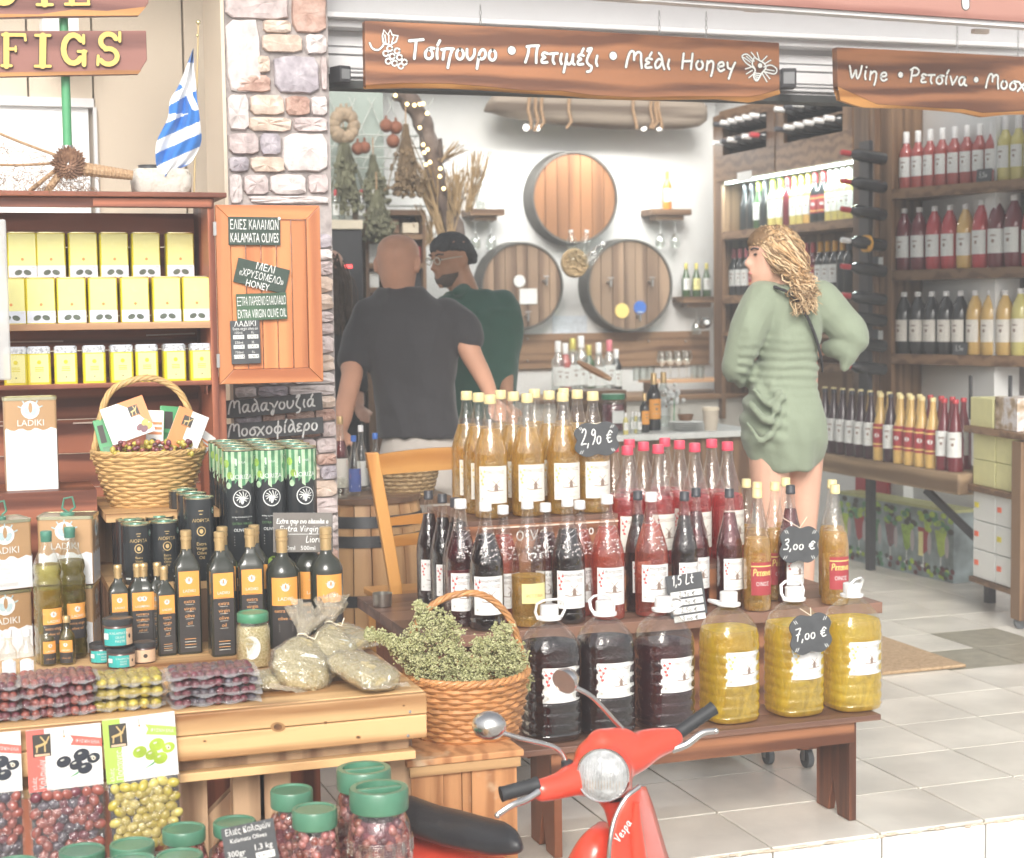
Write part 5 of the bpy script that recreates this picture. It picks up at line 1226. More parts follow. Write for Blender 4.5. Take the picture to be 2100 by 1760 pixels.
# paste jars
m_teal=mat('teal paper label',(.05,.42,.40),.4,var=.03); m_beige=mat('beige label print',(.68,.48,.32),.5,var=.05); m_blklid=mat('black jar lid',(.04,.045,.05),.35,var=.05,coat=.3); m_paste=mat('brown purple paste',(.10,.05,.04),.3,var=.2,coat=.6)
def pjar(cx,cy,r,h,z,lab,label,rz=0):
    p=onz(cx,cy,z); t=empty('paste_jar',(p.x,p.y+r,z),rz,label,'jar','small jars of olive paste'); 
    newmb(m_paste).lathe([(r*.9,0),(r,.004),(r,h*.72),(r*.93,h*.78)],24).obj('body',parent=t,smooth=50)
    newmb(m_blklid).lathe([(r*.98,h*.77),(r*1.02,h*.79),(r*1.02,h*.97),(r*.95,h),(r*.9,h*.985)],24).obj('lid',parent=t,smooth=40)
    f=Flat(); w_=r*2.2; f.rect(lab,-w_/2,w_/2,h*.08,h*.68,0,10)
    if lab is m_teal:
        f.rect(m_beige,w_*.22,w_/2,h*.08,h*.68,1,3); f.text(m_emb,'KALAMATA',0,h*.53,h*.09,lay=2); f.text(m_emb,'OLIVE',w_*.03,h*.38,h*.09,lay=2); f.text(m_emb,'PASTE',w_*.03,h*.24,h*.09,lay=2); f.rect(m_emb,-w_*.5,-w_*.32,h*.3,h*.52,2); f.ell(m_dark,w_*.33,h*.4,h*.05,h*.08,3)
    else: f.ell(m_dark,0,h*.4,h*.1,h*.1,2)
    mb=MB(); f.wrap(cylwrap(r),mb); mb.obj('label',parent=t)
zz1=ZT
pjar(213,1362,.031,.047,zz1,m_teal,'teal labelled paste jar at the left of the bottom row'); pjar(252,1372,.034,.047,zz1,m_teal,'black lidded paste jar in the middle of the bottom row'); pjar(299,1362,.028,.050,zz1,m_beige,'paste jar with a beige label at the right of the bottom row')
p=onz(245,1368,ZT); 
def pj_on(x,Y,z):
    q=onY(x,1300,Y); return q
q=onY(245,1300,p.y+.045); t_=pjar(245,1329,.036,.068,ZT+.0475,m_teal,'teal Kalamata olive paste jar stacked on top of the three others')
# herb jar with green lid
m_herb=speck('dried oregano',[(.32,.25,.10),(.50,.41,.21),(.64,.55,.33),(.74,.67,.47)],190,.9,.9); m_jlid=mat('green jar lid',(.07,.25,.14),.4,var=.08,coat=.2)
p=onT(527,1372); hj=empty('herb_jar',(p.x,p.y+.04,ZT),0,'glass jar of dried oregano with green lid and round white label','jar')
r=.0395; newmb(m_clear).lathe([(r*.94,0),(r,.005),(r,.092),(r*.93,.104),(r*.90,.110)],28,sq=.3).obj('body',parent=hj,smooth=60)
newmb(m_herb).lathe([(r*.9,.002),(r*.97,.006),(r*.97,.088),(r*.88,.1)],28,sq=.3).obj('oregano',parent=hj,smooth=60)
newmb(m_jlid).lathe([(r*.93,.108),(r*.96,.110),(r*.96,.128),(r*.90,.131),(r*.88,.1295)],28).obj('lid',parent=hj,smooth=40)
f=Flat(); f.ell(m_emb,-.012,.052,.022,.028,0,24); f.text(m_lgrey,'oregano'.replace('oregano','ρίγανη'),-.012,.062,.006,lay=1); f.text(m_lgrey,'του βουνού',-.012,.050,.005,lay=1); f.rect(m_lgrey,-.022,-.004,.038,.0385,1); mb=MB(); f.wrap(cylwrap(r*1.06),mb); mb.obj('label',parent=hj)
# ---- vacuum packs in stacks ----
m_seal=film('sealed clear edge',(.95,.95,.95),.12,.10,.6,diff=.25,diffcol=(.75,.75,.76),bump=1.0,bscale=45)
def vpack(name,w_,d_,h,m,m2,cell,label,group,loc,rz=0,rot=(0,0)):
    t=empty(name,loc,rz,label,'packet',group); t.rotation_euler=(rot[0],rot[1],rz)
    nx=max(3,round(w_/cell)); ny=max(3,round(d_/cell))
    # olives pressed into a slab
    mb=MB(); ms=m if isinstance(m,(list,tuple)) else [m]
    for i in range(nx):
        for j in range(ny):
            mb.mat(random.choice(ms)); x=-w_/2+w_*(i+.5)/nx+jit(cell*.14); y=-d_/2+d_*(j+.5)/ny+jit(cell*.14); e=1-.25*(abs(2*x/w_)**6)
            mb.sphere((x,y,h*.5+jit(h*.04)),cell*.56,Matrix.Identity(4),8,5,(random.uniform(.95,1.25),random.uniform(.85,1.05),h*.5/(cell*.56)*e))
    o=mb.obj('olives',parent=t,smooth=180); tag(o,kind='stuff')
    nseg=10; mb=newmb(m2)        # film skin hugging the slab
    top=[];rows=[]
    for j in range(nseg+1):
        for i in range(nseg+1):
            u,v=i/nseg,j/nseg; e=(1-abs(2*u-1)**8)*(1-abs(2*v-1)**8)
            rows.append(((u-.5)*(w_+.012),(v-.5)*(d_+.012),h*.5+(h*.53)*e+jit(.0012)))
    fs=[(j*(nseg+1)+i,j*(nseg+1)+i+1,(j+1)*(nseg+1)+i+1,(j+1)*(nseg+1)+i) for j in range(nseg) for i in range(nseg)]
    mb.add(rows,fs); mb.obj('film',parent=t,smooth=180)
    mb=newmb(m_seal)             # flat wavy seal along front and sides
    n=16; o_=[];
    for k in range(n+1):
        x=(k/n-.5)*(w_+.02); zz=h*.5+.004*math.sin(k*1.3+w_*90)+jit(.0015); o_.append((x,-d_/2-.002,h*.5)); o_.append((x,-d_/2-.014-jit(.002),zz-.003))
    mb.add(o_,[(2*k,2*k+1,2*k+3,2*k+2) for k in range(n)])
    for s_ in (-1,1):
        o_=[]
        for k in range(9):
            y=(k/8-.5)*d_; o_+=[(s_*w_/2*.99,y,h*.5),(s_*(w_/2+.011),y,h*.5+.003*math.sin(k*2.1)+jit(.001))]
        mb.add(o_,[(2*k,2*k+1,2*k+3,2*k+2) for k in range(8)])
    mb.obj('seal',parent=t,smooth=180); return t
m_pf=film('glossy pack film',(.97,.95,.95),.09,.05,.40,bump=1.3,bscale=45,diff=.03,diffcol=(.7,.6,.62))
def stackp(cx,ybase,n,w_,h,ms,cell,nm,group,Y0=None,rots=None,d_=.11):
    p=onT(cx,ybase); 
    for k in range(n):
        lab='%s, %s'%(nm,('lowest of the stack','second from the bottom','third from the bottom','topmost of the stack')[k] if n==4 else ('lowest of the stack','middle of the stack','topmost of the stack')[k])
        vpack('olive_vacuum_pack',w_,d_,h,ms,m_pf,cell,lab,group,(p.x+jit(.004),p.y+d_/2+.012+jit(.004),ZT+.001+k*(h+.0008)),jit(.06))
stackp(120,1476,4,.150,.021,[m_ol3,m_ol3,m_ol2],.016,'vacuum pack of red brown olives above the red bag','red brown olive packs')
stackp(268,1462,3,.138,.024,[m_ol1],.023,'vacuum pack of green olives','green olive packs')
stackp(447,1450,4,.176,.0185,[m_ol2,m_ol2,m_ol4],.018,'vacuum pack of purple olives beside the herb pouches','purple olive packs')
stackp(-30,1490,4,.130,.021,[m_ol2,m_ol3],.017,'vacuum pack of dark olives cut by the left frame edge','dark olive packs at the frame edge')
# ---- oregano pouches ----
m_bagf=film('herb pouch film',(.97,.97,.93),.12,.10,.55,bump=1.4,bscale=26,diff=.04)
m_cell=film('gathered cellophane',(.94,.92,.86),.12,.12,.6,bump=1.5,bscale=60,diff=.25,diffcol=(.75,.66,.5))
def pouch(name,L,Wd,H,loc,rot,label,top=None,lab=None,cat='pouch'):
    """pillow of herbs; L along x (gathered end at +x when top)"""
    L*=1.15;Wd*=1.18;H*=1.15;t=empty(name,loc,0,label,cat,'clear pouches of dried oregano'); t.rotation_euler=rot
    nx,na=16,18; 
    def ring(u,g):
        x=(u-.5)*L; w_=(1-abs(2*u-1)**6)**.5 if not top else ((1-abs(min(0,2*u-1))**3.5)**.5)*(1 if u<.55 else lerp(1,.16,((u-.55)/.45)**1.3))
        out=[]
        for k in range(na):
            a=2*math.pi*k/na; c,s=math.cos(a),math.sin(a)
            out.append((x+jit(.001)*g,Wd/2*w_*math.copysign(abs(c)**.6,c)*g*(1+.05*math.sin(u*23+k)),H/2+H/2*max(w_,.12)*math.copysign(abs(s)**.8,s)*g+jit(.0028)))
        return out
    newmb(m_herb).loft([ring(.03+.94*i/nx,.94) for i in range(nx+1)]).obj('oregano',parent=t,smooth=180)
    newmb(m_bagf).loft([ring(.0+1*i/nx,1.05) for i in range(nx+1)]).obj('film',parent=t,smooth=14)
    mb=newmb(m_cell); o_=[]
    for k in range(15): y=(k/14-.5)*Wd*1.02; o_+=[(-L*.48,y,H*.5),(-L*.48-.010+jit(.003),y,H*.45+jit(.004))]
    mb.add(o_,[(2*k,2*k+1,2*k+3,2*k+2) for k in range(14)]); mb.obj('seal',parent=t,smooth=180)
    if top:
        mb=newmb(m_cell); na2=22; R0=[];
        for q,(xx,rr) in enumerate(((L*.5,Wd*.07),(L*.5+top*.3,Wd*.12),(L*.5+top*.65,Wd*.24),(L*.5+top,Wd*.34))):
            R0.append([(xx+jit(.004)*q,rr*math.cos(2*math.pi*k/na2)*(1+.25*math.sin(k*2.6+q)),H/2+rr*.6*math.sin(2*math.pi*k/na2)*(1+.25*math.cos(k*3.1+q))+.01*q) for k in range(na2)])
        mb.loft(R0,caps=False); mb.obj('gathered_top',parent=t,smooth=180)
        mb=newmb(m_cream2); mb.tube([(L*.5+.002,Wd*.085*math.cos(2*math.pi*k/10),H/2+Wd*.06*math.sin(2*math.pi*k/10)) for k in range(10)],.002,6,True)
        mb.tube([(L*.5,-.01,H*.6),(L*.5-.01,-.025,H*.75),(L*.5+.008,-.03,H*.9)],.0016,5); mb.obj('ribbon',parent=t,smooth=60)
    if lab:
        f=Flat(); f.ell(m_emb,0,0,.026,.013,0,20); f.rect(m_lgrey,-.010,.010,.003,.0036,1); f.rect(m_lgrey,-.012,.012,-.003,-.0024,1)
        f.hand(m_lgrey,'ριγα',-.009,-.001,.004,.0006,1)
        M=Matrix.Translation(lab[0])@Matrix.Rotation(lab[1],4,'Z')@Matrix.Rotation(R(-90+lab[2]),4,'X'); mb=MB(); f.wrap(planewrap(M,gap=.002),mb); mb.obj('label',parent=t)
    return t
def onTz(px,py,dz): return onz(px,py,ZT+dz)
pouch('oregano_pouch',.16,.085,.034,onTz(600,1412,.0)+Vector((0,.03,0)),(0,0,R(12)),'flat oregano pouch lying lowest left, beside the purple packs')
pouch('oregano_pouch',.15,.095,.038,onTz(700,1395,.0)+Vector((0,.06,0)),(0,0,R(35)),'oregano pouch lying under the upright one, pointing to the right',None,((.02,0,.038),R(10),5))
pouch('oregano_pouch',.13,.12,.048,onTz(620,1376,.045)+Vector((0,.06,-.01)),(R(25),R(-42),R(75)),'tied oregano pouch with frilled top standing left, next to the herb jar',.055,((.0,-.01,.048),R(-80),20))
pouch('oregano_pouch',.12,.10,.045,onTz(690,1358,.05)+Vector((0,.09,0)),(R(20),R(-45),R(85)),'tied oregano pouch with frilled top behind, by the fat oil bottle',.05,((.0,-.015,.045),R(-80),15))
pouch('oregano_pouch',.15,.10,.044,onTz(782,1425,.005)+Vector((-.02,.10,.012)),(R(5),R(-14),R(118)),'oregano pouch at the table corner with oval label on top',None,((.03,.0,.044),R(-100),0))
pouch('oregano_pouch',.12,.085,.036,onTz(735,1350,.01)+Vector((0,.12,.01)),(0,R(-10),R(120)),'oregano pouch half hidden at the back of the heap')

# ---- big hanging bags on the table front ----
YH=YT-.034
m_red=mat('red card print',(.72,.16,.13),.4,var=.02); m_lime=mat('lime card print',(.42,.62,.12),.4,var=.02); m_bolv=mat('printed black olive',(.04,.045,.06),.3,var=.2,coat=.4); m_golv=mat('printed lime olive',(.38,.52,.06),.3,var=.2,coat=.4)
def sbag(x0,x1,yc0,yc1,yb,col,olv,oliveprint,lab,name_txt,rib,dark=False,rot=0):
    A=onY(x0,yc0,YH); B=onY(x1,yc0,YH); C=onY(x1,yc1,YH); Dd=onY(x1,yb,YH)
    w_=B.x-A.x; hc=B.z-C.z; hb=C.z-Dd.z
    t=empty('olive_bag',((A.x+B.x)/2,YH,B.z),0,lab,'bag','big olive bags hanging on the table front'); t.rotation_euler=(0,R(rot),0)
    newmb(m_card).bb(-w_/2,w_/2,-.008,-.004,-hc,0).obj('card',parent=t,bevel=.001)
    f=Flat(); s=w_
    f.rect(col,-w_/2,-w_*.26,-hc,0,0); f.rect(m_dark,-w_*.42,-w_*.18,-hc*.44,-hc*.08,1)
    f.stroke(m_gold,[(-w_*.37,-hc*.27),(-w_*.30,-hc*.25),(-w_*.24,-hc*.22)],w_*.035,2); f.stroke(m_gold,[(-w_*.36,-hc*.27),(-w_*.37,-hc*.36)],w_*.02,2,False); f.stroke(m_gold,[(-w_*.26,-hc*.24),(-w_*.26,-hc*.36)],w_*.02,2,False); f.stroke(m_gold,[(-w_*.25,-hc*.22),(-w_*.31,-hc*.12)],w_*.02,2,False); f.stroke(m_gold,[(-w_*.24,-hc*.22),(-w_*.20,-hc*.13)],w_*.02,2,False)
    f.rect(m_beige,-w_*.40,-w_*.20,-hc*.43,-hc*.395,2)
    f.poly(col,[(w_*.08,-hc*.14),(w_*.12,-hc*.22),(w_*.08,-hc*.30),(w_*.5,-hc*.38),(w_*.5,-hc*.24)],1); f.text(m_emb,'ΦΥΣΙΚΗ ΕΛΙΑ',w_*.31,-hc*.27,hc*.05,w_*.32,2,rot=-.18)
    f.text(m_emb,name_txt,-w_*.31,-hc*.72,w_*.10,hc*.46,2,rot=R(90)); f.text(m_emb,'ελιές',-w_*.42,-hc*.86,w_*.06,hc*.2,2,rot=R(90))
    f.poly(m_leafd,[(w_*.05,-hc*.72),(-w_*.1,-hc*.80),(w_*.0,-hc*.75)],1); f.poly(m_pgreen,[(w_*.20,-hc*.72),(w_*.02,-hc*.84),(w_*.16,-hc*.78)],1)
    for a,b,q in ((-.02,-.56,.10),(.14,-.63,.09),(.22,-.48,.11),(.26,-.70,.10),(.38,-.55,.09)): f.ell(oliveprint,a*w_,b*hc,w_*q,hc*q*.9,2,16,.3); f.ell(m_lgrey,a*w_-w_*.02,b*hc+hc*.03,w_*.03,hc*.015,3,8,.3)
    f.ell(m_cream2,.38*w_,-.55*hc,w_*.03,hc*.035,4); f.ell(m_dark,.38*w_,-.55*hc,w_*.012,hc*.015,5)
    f.stroke(m_dark,[(0,-hc*.04),(0,-hc*.12)],w_*.008,2,False); f.ell(m_odot,0,-hc*.15,w_*.015,w_*.015,2); f.hand(m_lgrey,'Λαδικι'.replace('Λ','L').replace('κ','x'),w_*.2,-hc*.93,w_*.03,w_*.005,2)
    mb=MB(); f.wrap(planewrap(Matrix.Translation((0,-.008,0))),mb); mb.obj('print',parent=t)
    # olives
    c=w_/7.2; me=[]
    for m_ in olv:
        me.append(newmb(m_).sphere((0,0,0),1,n=10,m=7).mesh('olive',180))
    j=0; z=-hc-c*.55
    while z>-hc-hb:
        n=6 if j%2 else 7
        for i in range(n):
            x=(i+.5-(n/2))*c*.98
            o=bpy.data.objects.new('olive',random.choice(me)); COL.objects.link(o); o.parent=t
            o.location=(x+jit(c*.16),-.012+jit(.003),z+jit(c*.16)); o.scale=(c*random.uniform(.50,.56),c*.46,c*random.uniform(.60,.72)); o.rotation_euler=(jit(.5),R(90)*random.choice([0,1,.5,-.5])+jit(.4),0)
        z-=c*.84; j+=1
    nx,nz=14,16; vs=[]
    for b_ in range(nz+1):
        for a_ in range(nx+1):
            u,v=a_/nx,b_/nz; e=(1-abs(2*u-1)**5); vs.append(((u-.5)*w_*1.03,-.008-.018*e*min(1,v*5)-jit(.0018),-hc+.004-hb*1.03*v))
    newmb(m_pf).add(vs,[(b_*(nx+1)+a_,b_*(nx+1)+a_+1,(b_+1)*(nx+1)+a_+1,(b_+1)*(nx+1)+a_) for b_ in range(nz) for a_ in range(nx)]).obj('film',parent=t,smooth=180)
    newmb(m_chalkg).bb(-w_*.48,w_*.48,-.003,-.001,-hc-hb,-hc).obj('back',parent=t)
sbag(52,206,1482,1608,1775,m_red,[m_ol2,m_ol3,m_ol3,m_ol4],m_bolv,'hanging bag of purple olives with a red striped card','Καλαμών',m_red,rot=-1)
sbag(208,357,1460,1590,1722,m_lime,[m_ol1,m_ol1,mat('pale green olive skin',(.56,.48,.14),.22,var=.2,scale=60,coat=.5)],m_golv,'hanging bag of green olives with a lime striped card','Πράσινες',m_lime,rot=-2.5)
sbag(-112,42,1497,1620,1775,m_red,[m_ol3,m_ol2,m_ol4],m_bolv,'hanging bag of dark olives with herb print at the left frame edge','Θρούμπα',m_red,rot=0)

# ---- green lidded jars on the low shelf ----
ZJ=.205
js=empty('low_shelf',(0,0,0),0,'low wooden shelf in front of the table holding the green lidded jars','shelf')
ja=onz(-120,1760,ZJ); jb=onY(905,1700,3.05)
for k in range(3): newmb(m_pine).bb(ja.x,jb.x,2.66+k*.20,2.66+k*.20+.196,ZJ-.02,ZJ).obj('plank',parent=js)
for x in (ja.x+.05,jb.x-.04): 
    for y in (2.7,3.2): newmb(m_pinev).bb(x-.02,x+.02,y-.02,y+.02,-.418,ZJ-.021).obj('leg',parent=js)
m_lid=mat('green plastic jar lid',(.08,.22,.14),.38,var=.15,scale=14,coat=.3)
m_brine=liquid('pinkish brine',(.75,.50,.50),.35,.3,(.40,.20,.20))
def jar(name,r,h,Dx,cx,cy,label,olv,recess=False,wl=True,z=None):
    p=atD(cx,cy,Dx)         # centre of lid top
    zt_=p.z; t=empty(name,(p.x,p.y,zt_-h),0,label,'jar','green lidded jars of olives')
    prof=[(r*.9,0),(r*1.06,.008),(r*1.12,h*.2),(r*1.16,h*.45),(r*1.14,h*.62),(r*1.02,h*.76),(r*.88,h*.82),(r*.86,h*.86)]
    newmb(m_clear).lathe(prof,32,sq=.08).obj('body',parent=t,smooth=60)
    n=0
    for m_ in olv:       # olives against the glass
        pass
    mb=MB(); random.seed(int(cx))
    R_=r*1.02
    for k in range(150 if r>.05 else 110):
        a=random.uniform(math.pi*.95,math.pi*2.05); z_=random.uniform(.01,h*.80); rr=R_*(.92 if z_<h*.66 else .80)
        mb.mat(random.choice(olv)); mb.sphere((rr*math.cos(a)+jit(.003),rr*math.sin(a)+jit(.003),z_),.0105 if r>.05 else .0095,Matrix.Identity(4),8,5,(1,1,random.uniform(.8,1.25)))
    tag(mb.obj('olives',parent=t,smooth=180),kind='stuff')
    newmb(m_ol2).lathe([(r*.8,.004),(r*.92,h*.1),(r*.98,h*.6),(r*.76,h*.78)],20).obj('olive_core',parent=t,smooth=60)
    L=[(r*.98,h*.84),(r*1.02,h*.845),(r*1.04,h*.865),(r*1.04,h*.985),(r*1.0,h)]
    if recess: L+=[(r*.80,h),(r*.78,h-.014),(.001,h-.014)]
    else: L+=[(r*.90,h-.0005),(r*.86,h-.003),(.001,h-.003)]
    newmb(m_lid).lathe(L,40,cap=False,rfun=lambda a,z:1+.004*math.sin(40*a)).obj('lid',parent=t,smooth=35)
    if recess: newmb(m_lid).bb(-r*.80,r*.80,-r*.10,r*.10,h-.013,h-.001).obj('grip_bar',parent=t,bevel=.002)
    if r>.05:       # raised square key ornament in the glass
        mb=newmb(film('raised glass ornament',(.95,.93,.93),.04,.35,.8))
        for k in range(9):
            a=math.pi+math.pi*(k+.5)/9; 
            for s_ in (.013,.0085,.004):
                rr=r*1.15; q=[(rr+.0005)]; pts=[((rr+.001)*math.cos(a+x/rr),(rr+.001)*math.sin(a+x/rr),h*.60+y) for x,y in ((-s_,-s_),(s_,-s_),(s_,s_),(-s_,s_))]
                mb.tube(pts,.0013,5,True)
        mb.obj('glass_relief',parent=t,smooth=60)
    if wl:
        f=Flat(); w_=r*1.7; f.rect(m_emb,-w_/2,w_/2,.01,h*.40,0,10); f.hand(m_lgrey,'Τα καλαματα'.replace('κ','x'),-w_*.1,h*.34,r*.09,r*.012,1,width=w_*.5)
        for k in range(5): f.rect(m_lgrey,-w_*.42,-w_*.2,h*(.30-.03*k),h*(.305-.03*k),1)
        for a,b in ((.3,.18),(.36,.13),(.28,.10)): f.ell(m_ol2,a*w_,b*h,w_*.05,w_*.07,2,8)
        f.poly(m_pgreen,[(w_*.34,h*.2),(w_*.42,h*.3),(w_*.30,h*.24)],2)
        mb=MB(); f.wrap(cylwrap(r*1.17,0,R(-80)),mb); mb.obj('label',parent=t)
    return t
OL=[m_ol2,m_ol3,m_ol3,mat('pink brown olive skin',(.42,.16,.15),.22,var=.4,scale=60,coat=.6)]
m_crateY=2.9
jar('olive_jar',.058,.285,3.30,777,1614,'biggest olive jar with recessed green handle lid, front right',OL,True)
jar('olive_jar',.056,.285,3.46,746,1574,'big olive jar with recessed green handle lid, behind the front one',OL,True)
jar('olive_jar',.044,.235,3.28,645,1657,'olive jar with square glass relief, between the sign and the biggest jar',OL)
jar('olive_jar',.043,.235,3.42,598,1618,'olive jar with plain green lid in the back, below the table planks',OL)
jar('olive_jar',.0425,.175,3.36,481,1683,'olive jar with green lid right behind the Kalamata price sign',OL)
jar('olive_jar',.0425,.175,3.34,377,1697,'olive jar with dusty green lid, left of the Kalamata price sign',OL)
jar('olive_jar',.0425,.160,3.22,271,1729,'olive jar with green lid under the green olive bag',OL)
jar('olive_jar',.0425,.160,3.18,168,1741,'olive jar with water spotted green lid under the purple olive bag',OL)
jar('olive_jar',.0425,.160,3.06,368,1752,'olive jar at the bottom frame edge, right one',OL)
jar('olive_jar',.0425,.160,3.04,270,1762,'olive jar at the bottom frame edge, middle one',OL)
jar('olive_jar',.0425,.160,3.06,30,1768,'olive jar at the bottom left corner of the picture',OL)
def kal(f,s): f.text(m_wht,'Ελιές Καλαμών',0,36*s,13*s,92*s); f.text(m_wht,'Kalamata Olives',-2*s,18*s,9*s,74*s); f.text(m_wht,'300gr',-30*s,-8*s,12*s,36*s); f.text(m_wht,'1,3 kg',26*s,-4*s,12*s,38*s); f.rect(m_wht,8*s,46*s,-30*s,-16*s,1); f.rect(m_wht,-48*s,-12*s,-34*s,-20*s,1); f.text(m_chalkg,'9,90 €',27*s,-23*s,9*s); f.text(m_chalkg,'3,50 €',-30*s,-27*s,9*s)
board('price_board',514,1735,108,92,3.12-.10,R(-6),m_chalkg,kal,'grey board reading Elies Kalamon, Kalamata Olives, among the green lidded jars','sign',tilt=R(-8),bevel=.002)
# ================= low front bench =================
ZB=.30
m_capw=mat('white plastic cap',(.80,.80,.79),.4,var=0); m_capy=mat('pale yellow cap',(.78,.66,.34),.4,var=.02); m_capp=mat('pink red cap',(.72,.08,.13),.4,var=.02); m_capk=mat('black cap',(.05,.052,.06),.4,var=.05)
bx0,bx1=onz(1085,1551,ZB).x-.01,onz(1820,1470,ZB).x; byf=3.955
bench=empty('wooden_bench',(0,0,0),0,'low dark stained wooden bench in front holding the big five litre bottles','bench')
mb=newmb(m_benchtop); mb.bb(bx0,bx1,byf,byf+.115,ZB-.017,ZB); mb.obj('seat_plank',parent=bench,bevel=.003)
newmb(m_benchtop).bb(bx0,bx1,byf+.117,byf+.23,ZB-.017,ZB).obj('seat_plank',parent=bench,bevel=.003)
lgR=onY(1753,1600,byf+.03).x; lgL=onY(1150,1600,byf+.03).x
newmb(m_bench).bb(lgL-.03,lgR-.008,byf+.018,byf+.034,ZB-.078,ZB-.018).obj('front_rail',parent=bench,bevel=.002)
newmb(m_bench).bb(lgL-.03,lgR-.008,byf+.20,byf+.214,ZB-.078,ZB-.018).obj('back_rail',parent=bench)
for X in (lgL,lgR):
    w_=.185; poly=[(0,0),(w_*.36,0),(w_*.5,.10),(w_*.64,0),(w_,0),(w_,ZB-.0185),(0,ZB-.0185)]
    M=Matrix.Translation((X,byf+.022,.001))@Matrix.Rotation(R(90),4,'Z')
    mb=newmb(m_benchv); mb.prism(poly,.022,M); mb.obj('leg',parent=bench,bevel=.002)
# ================= second tier on casters =================
ZM=.50
tx0,tx1=onz(868,1290,ZM).x-.0,onz(1820,1238,ZM).x; tyf=4.50; tx0=onY(858,1270,tyf).x
tier=empty('display_stand',(0,0,0),0,'dark wooden display stand on casters behind the low bench, full of wine bottles','stand')
for k in range(5): newmb(m_benchtop).bb(tx0,tx1,tyf+k*.15,tyf+k*.15+.148,ZM-.035,ZM).obj('plank',parent=tier,bevel=.002)
newmb(m_bench).bb(tx0+.05,tx1-.30,tyf+.04,tyf+.06,.12,ZM-.036).obj('front_panel',parent=tier)
newmb(m_benchv).bb(tx0+.05,tx0+.07,tyf+.061,tyf+.70,.12,ZM-.036).obj('side_panel',parent=tier)
newmb(m_benchv).bb(tx1-.32,tx1-.30,tyf+.061,tyf+.70,.12,ZM-.036).obj('side_panel',parent=tier)
m_whl=mat('grey caster rubber',(.12,.13,.14),.5,var=.1)
def caster(par,x,y,z0,r=.03):
    c=newmb(m_whl).lathe([(r*.6,-.011),(r,-.009),(r,.009),(r*.6,.011)],18,Matrix.Translation((x,y,z0+r))@Matrix.Rotation(R(90),4,'Y')).obj('caster',parent=par,smooth=40)
    m=newmb(m_chain); m.bb(x-.016,x-.013,y-.008,y+.008,z0+r*.8,z0+r*2.1).bb(x+.013,x+.016,y-.008,y+.008,z0+r*.8,z0+r*2.1).bb(x-.018,x+.018,y-.018,y+.018,z0+r*2.1,z0+r*2.1+.005); m.obj('bracket',parent=c)
for x in (tx0+.1,tx1-.36):
    for y in (tyf+.08,tyf+.6): caster(tier,x,y,.0,.028)
q=onY(1668,1590,4.46); caster(tier,q.x,4.50,.0,.030); newmb(m_benchv).bb(q.x-.05,q.x+.04,4.46,4.56,.068,.12).obj('foot_block',parent=tier)
ax0,ax1=onY(951,1055,4.72).x,onY(1262,1055,4.72).x
cr=empty('upper_crate',(0,0,0),0,'dark brown crate lifting the amber yellow capped bottles','crate')
newmb(m_benchtop).bb(ax0,ax1,4.70,5.12,.785,.80).obj('top_board',parent=cr)
ap=newmb(m_bench).bb(ax0,ax1,4.702,4.72,.63,.784).obj('front_board',parent=cr); newmb(m_bench).bb(ax0,ax1,4.702,4.72,.501,.629).obj('front_board',parent=cr)
newmb(m_benchv).bb(ax0,ax0+.02,4.721,5.12,.501,.784).obj('side_board',parent=cr); newmb(m_benchv).bb(ax1-.02,ax1,4.721,5.12,.501,.784).obj('side_board',parent=cr)
f=Flat(); f.hand(m_wht,'Οινος'.replace('Ο','ο'),ax0+.16,.735,.03,.004,0); f.hand(m_wht,'ο',onY(1208,1090,4.70).x,onY(1208,1096,4.70).z,.02,.004,0); mb=MB(); f.wrap(lambda x,y,l:(x,4.7015-l*.0004,y),mb); mb.obj('lettering',parent=cr)
newmb(m_pale).bb(ax0+.05,ax1,4.695,4.7015,.775,.7795).obj('trim_strip',parent=cr)
px1=onY(1530,1160,4.66).x
cr2=empty('lower_crate',(0,0,0),0,'dark brown crate under the pink capped rose wine bottles','crate')
newmb(m_benchtop).bb(ax1+.004,px1,4.66,5.05,.615,.63).obj('top_board',parent=cr2); newmb(m_bench).bb(ax1+.004,px1,4.662,4.68,.501,.614).obj('front_board',parent=cr2)
# ---- wine bottle kind ----
m_mill=mat('brown mill print',(.28,.20,.16),.5,var=0); m_redl=mat('red leaf print',(.62,.10,.09),.5,var=0); m_yell=mat('gold leaf print',(.78,.60,.20),.5,var=0); m_paper=mat('cream white paper label',(.80,.77,.70),.6,var=.02,scale=30); m_paper2=mat('white paper label',(.81,.81,.80),.6,var=.02,scale=30)
def mill(f,x,y,s,m=None,l=2):
    m=m or m_mill; f.poly(m,[(x-s*.22,y-s*.5),(x+s*.22,y-s*.5),(x+s*.12,y+s*.15),(x-s*.12,y+s*.15)],l)
    for a in (45,135,225,315): f.stroke(m,[(x,y+s*.15),(x+s*.55*math.cos(R(a)),y+s*.15+s*.55*math.sin(R(a)))],s*.06,l+1,False)
    f.stroke(m,[(x-s*.9,y-s*.48),(x-s*.3,y-s*.56),(x+s*.8,y-s*.5)],s*.08,l)
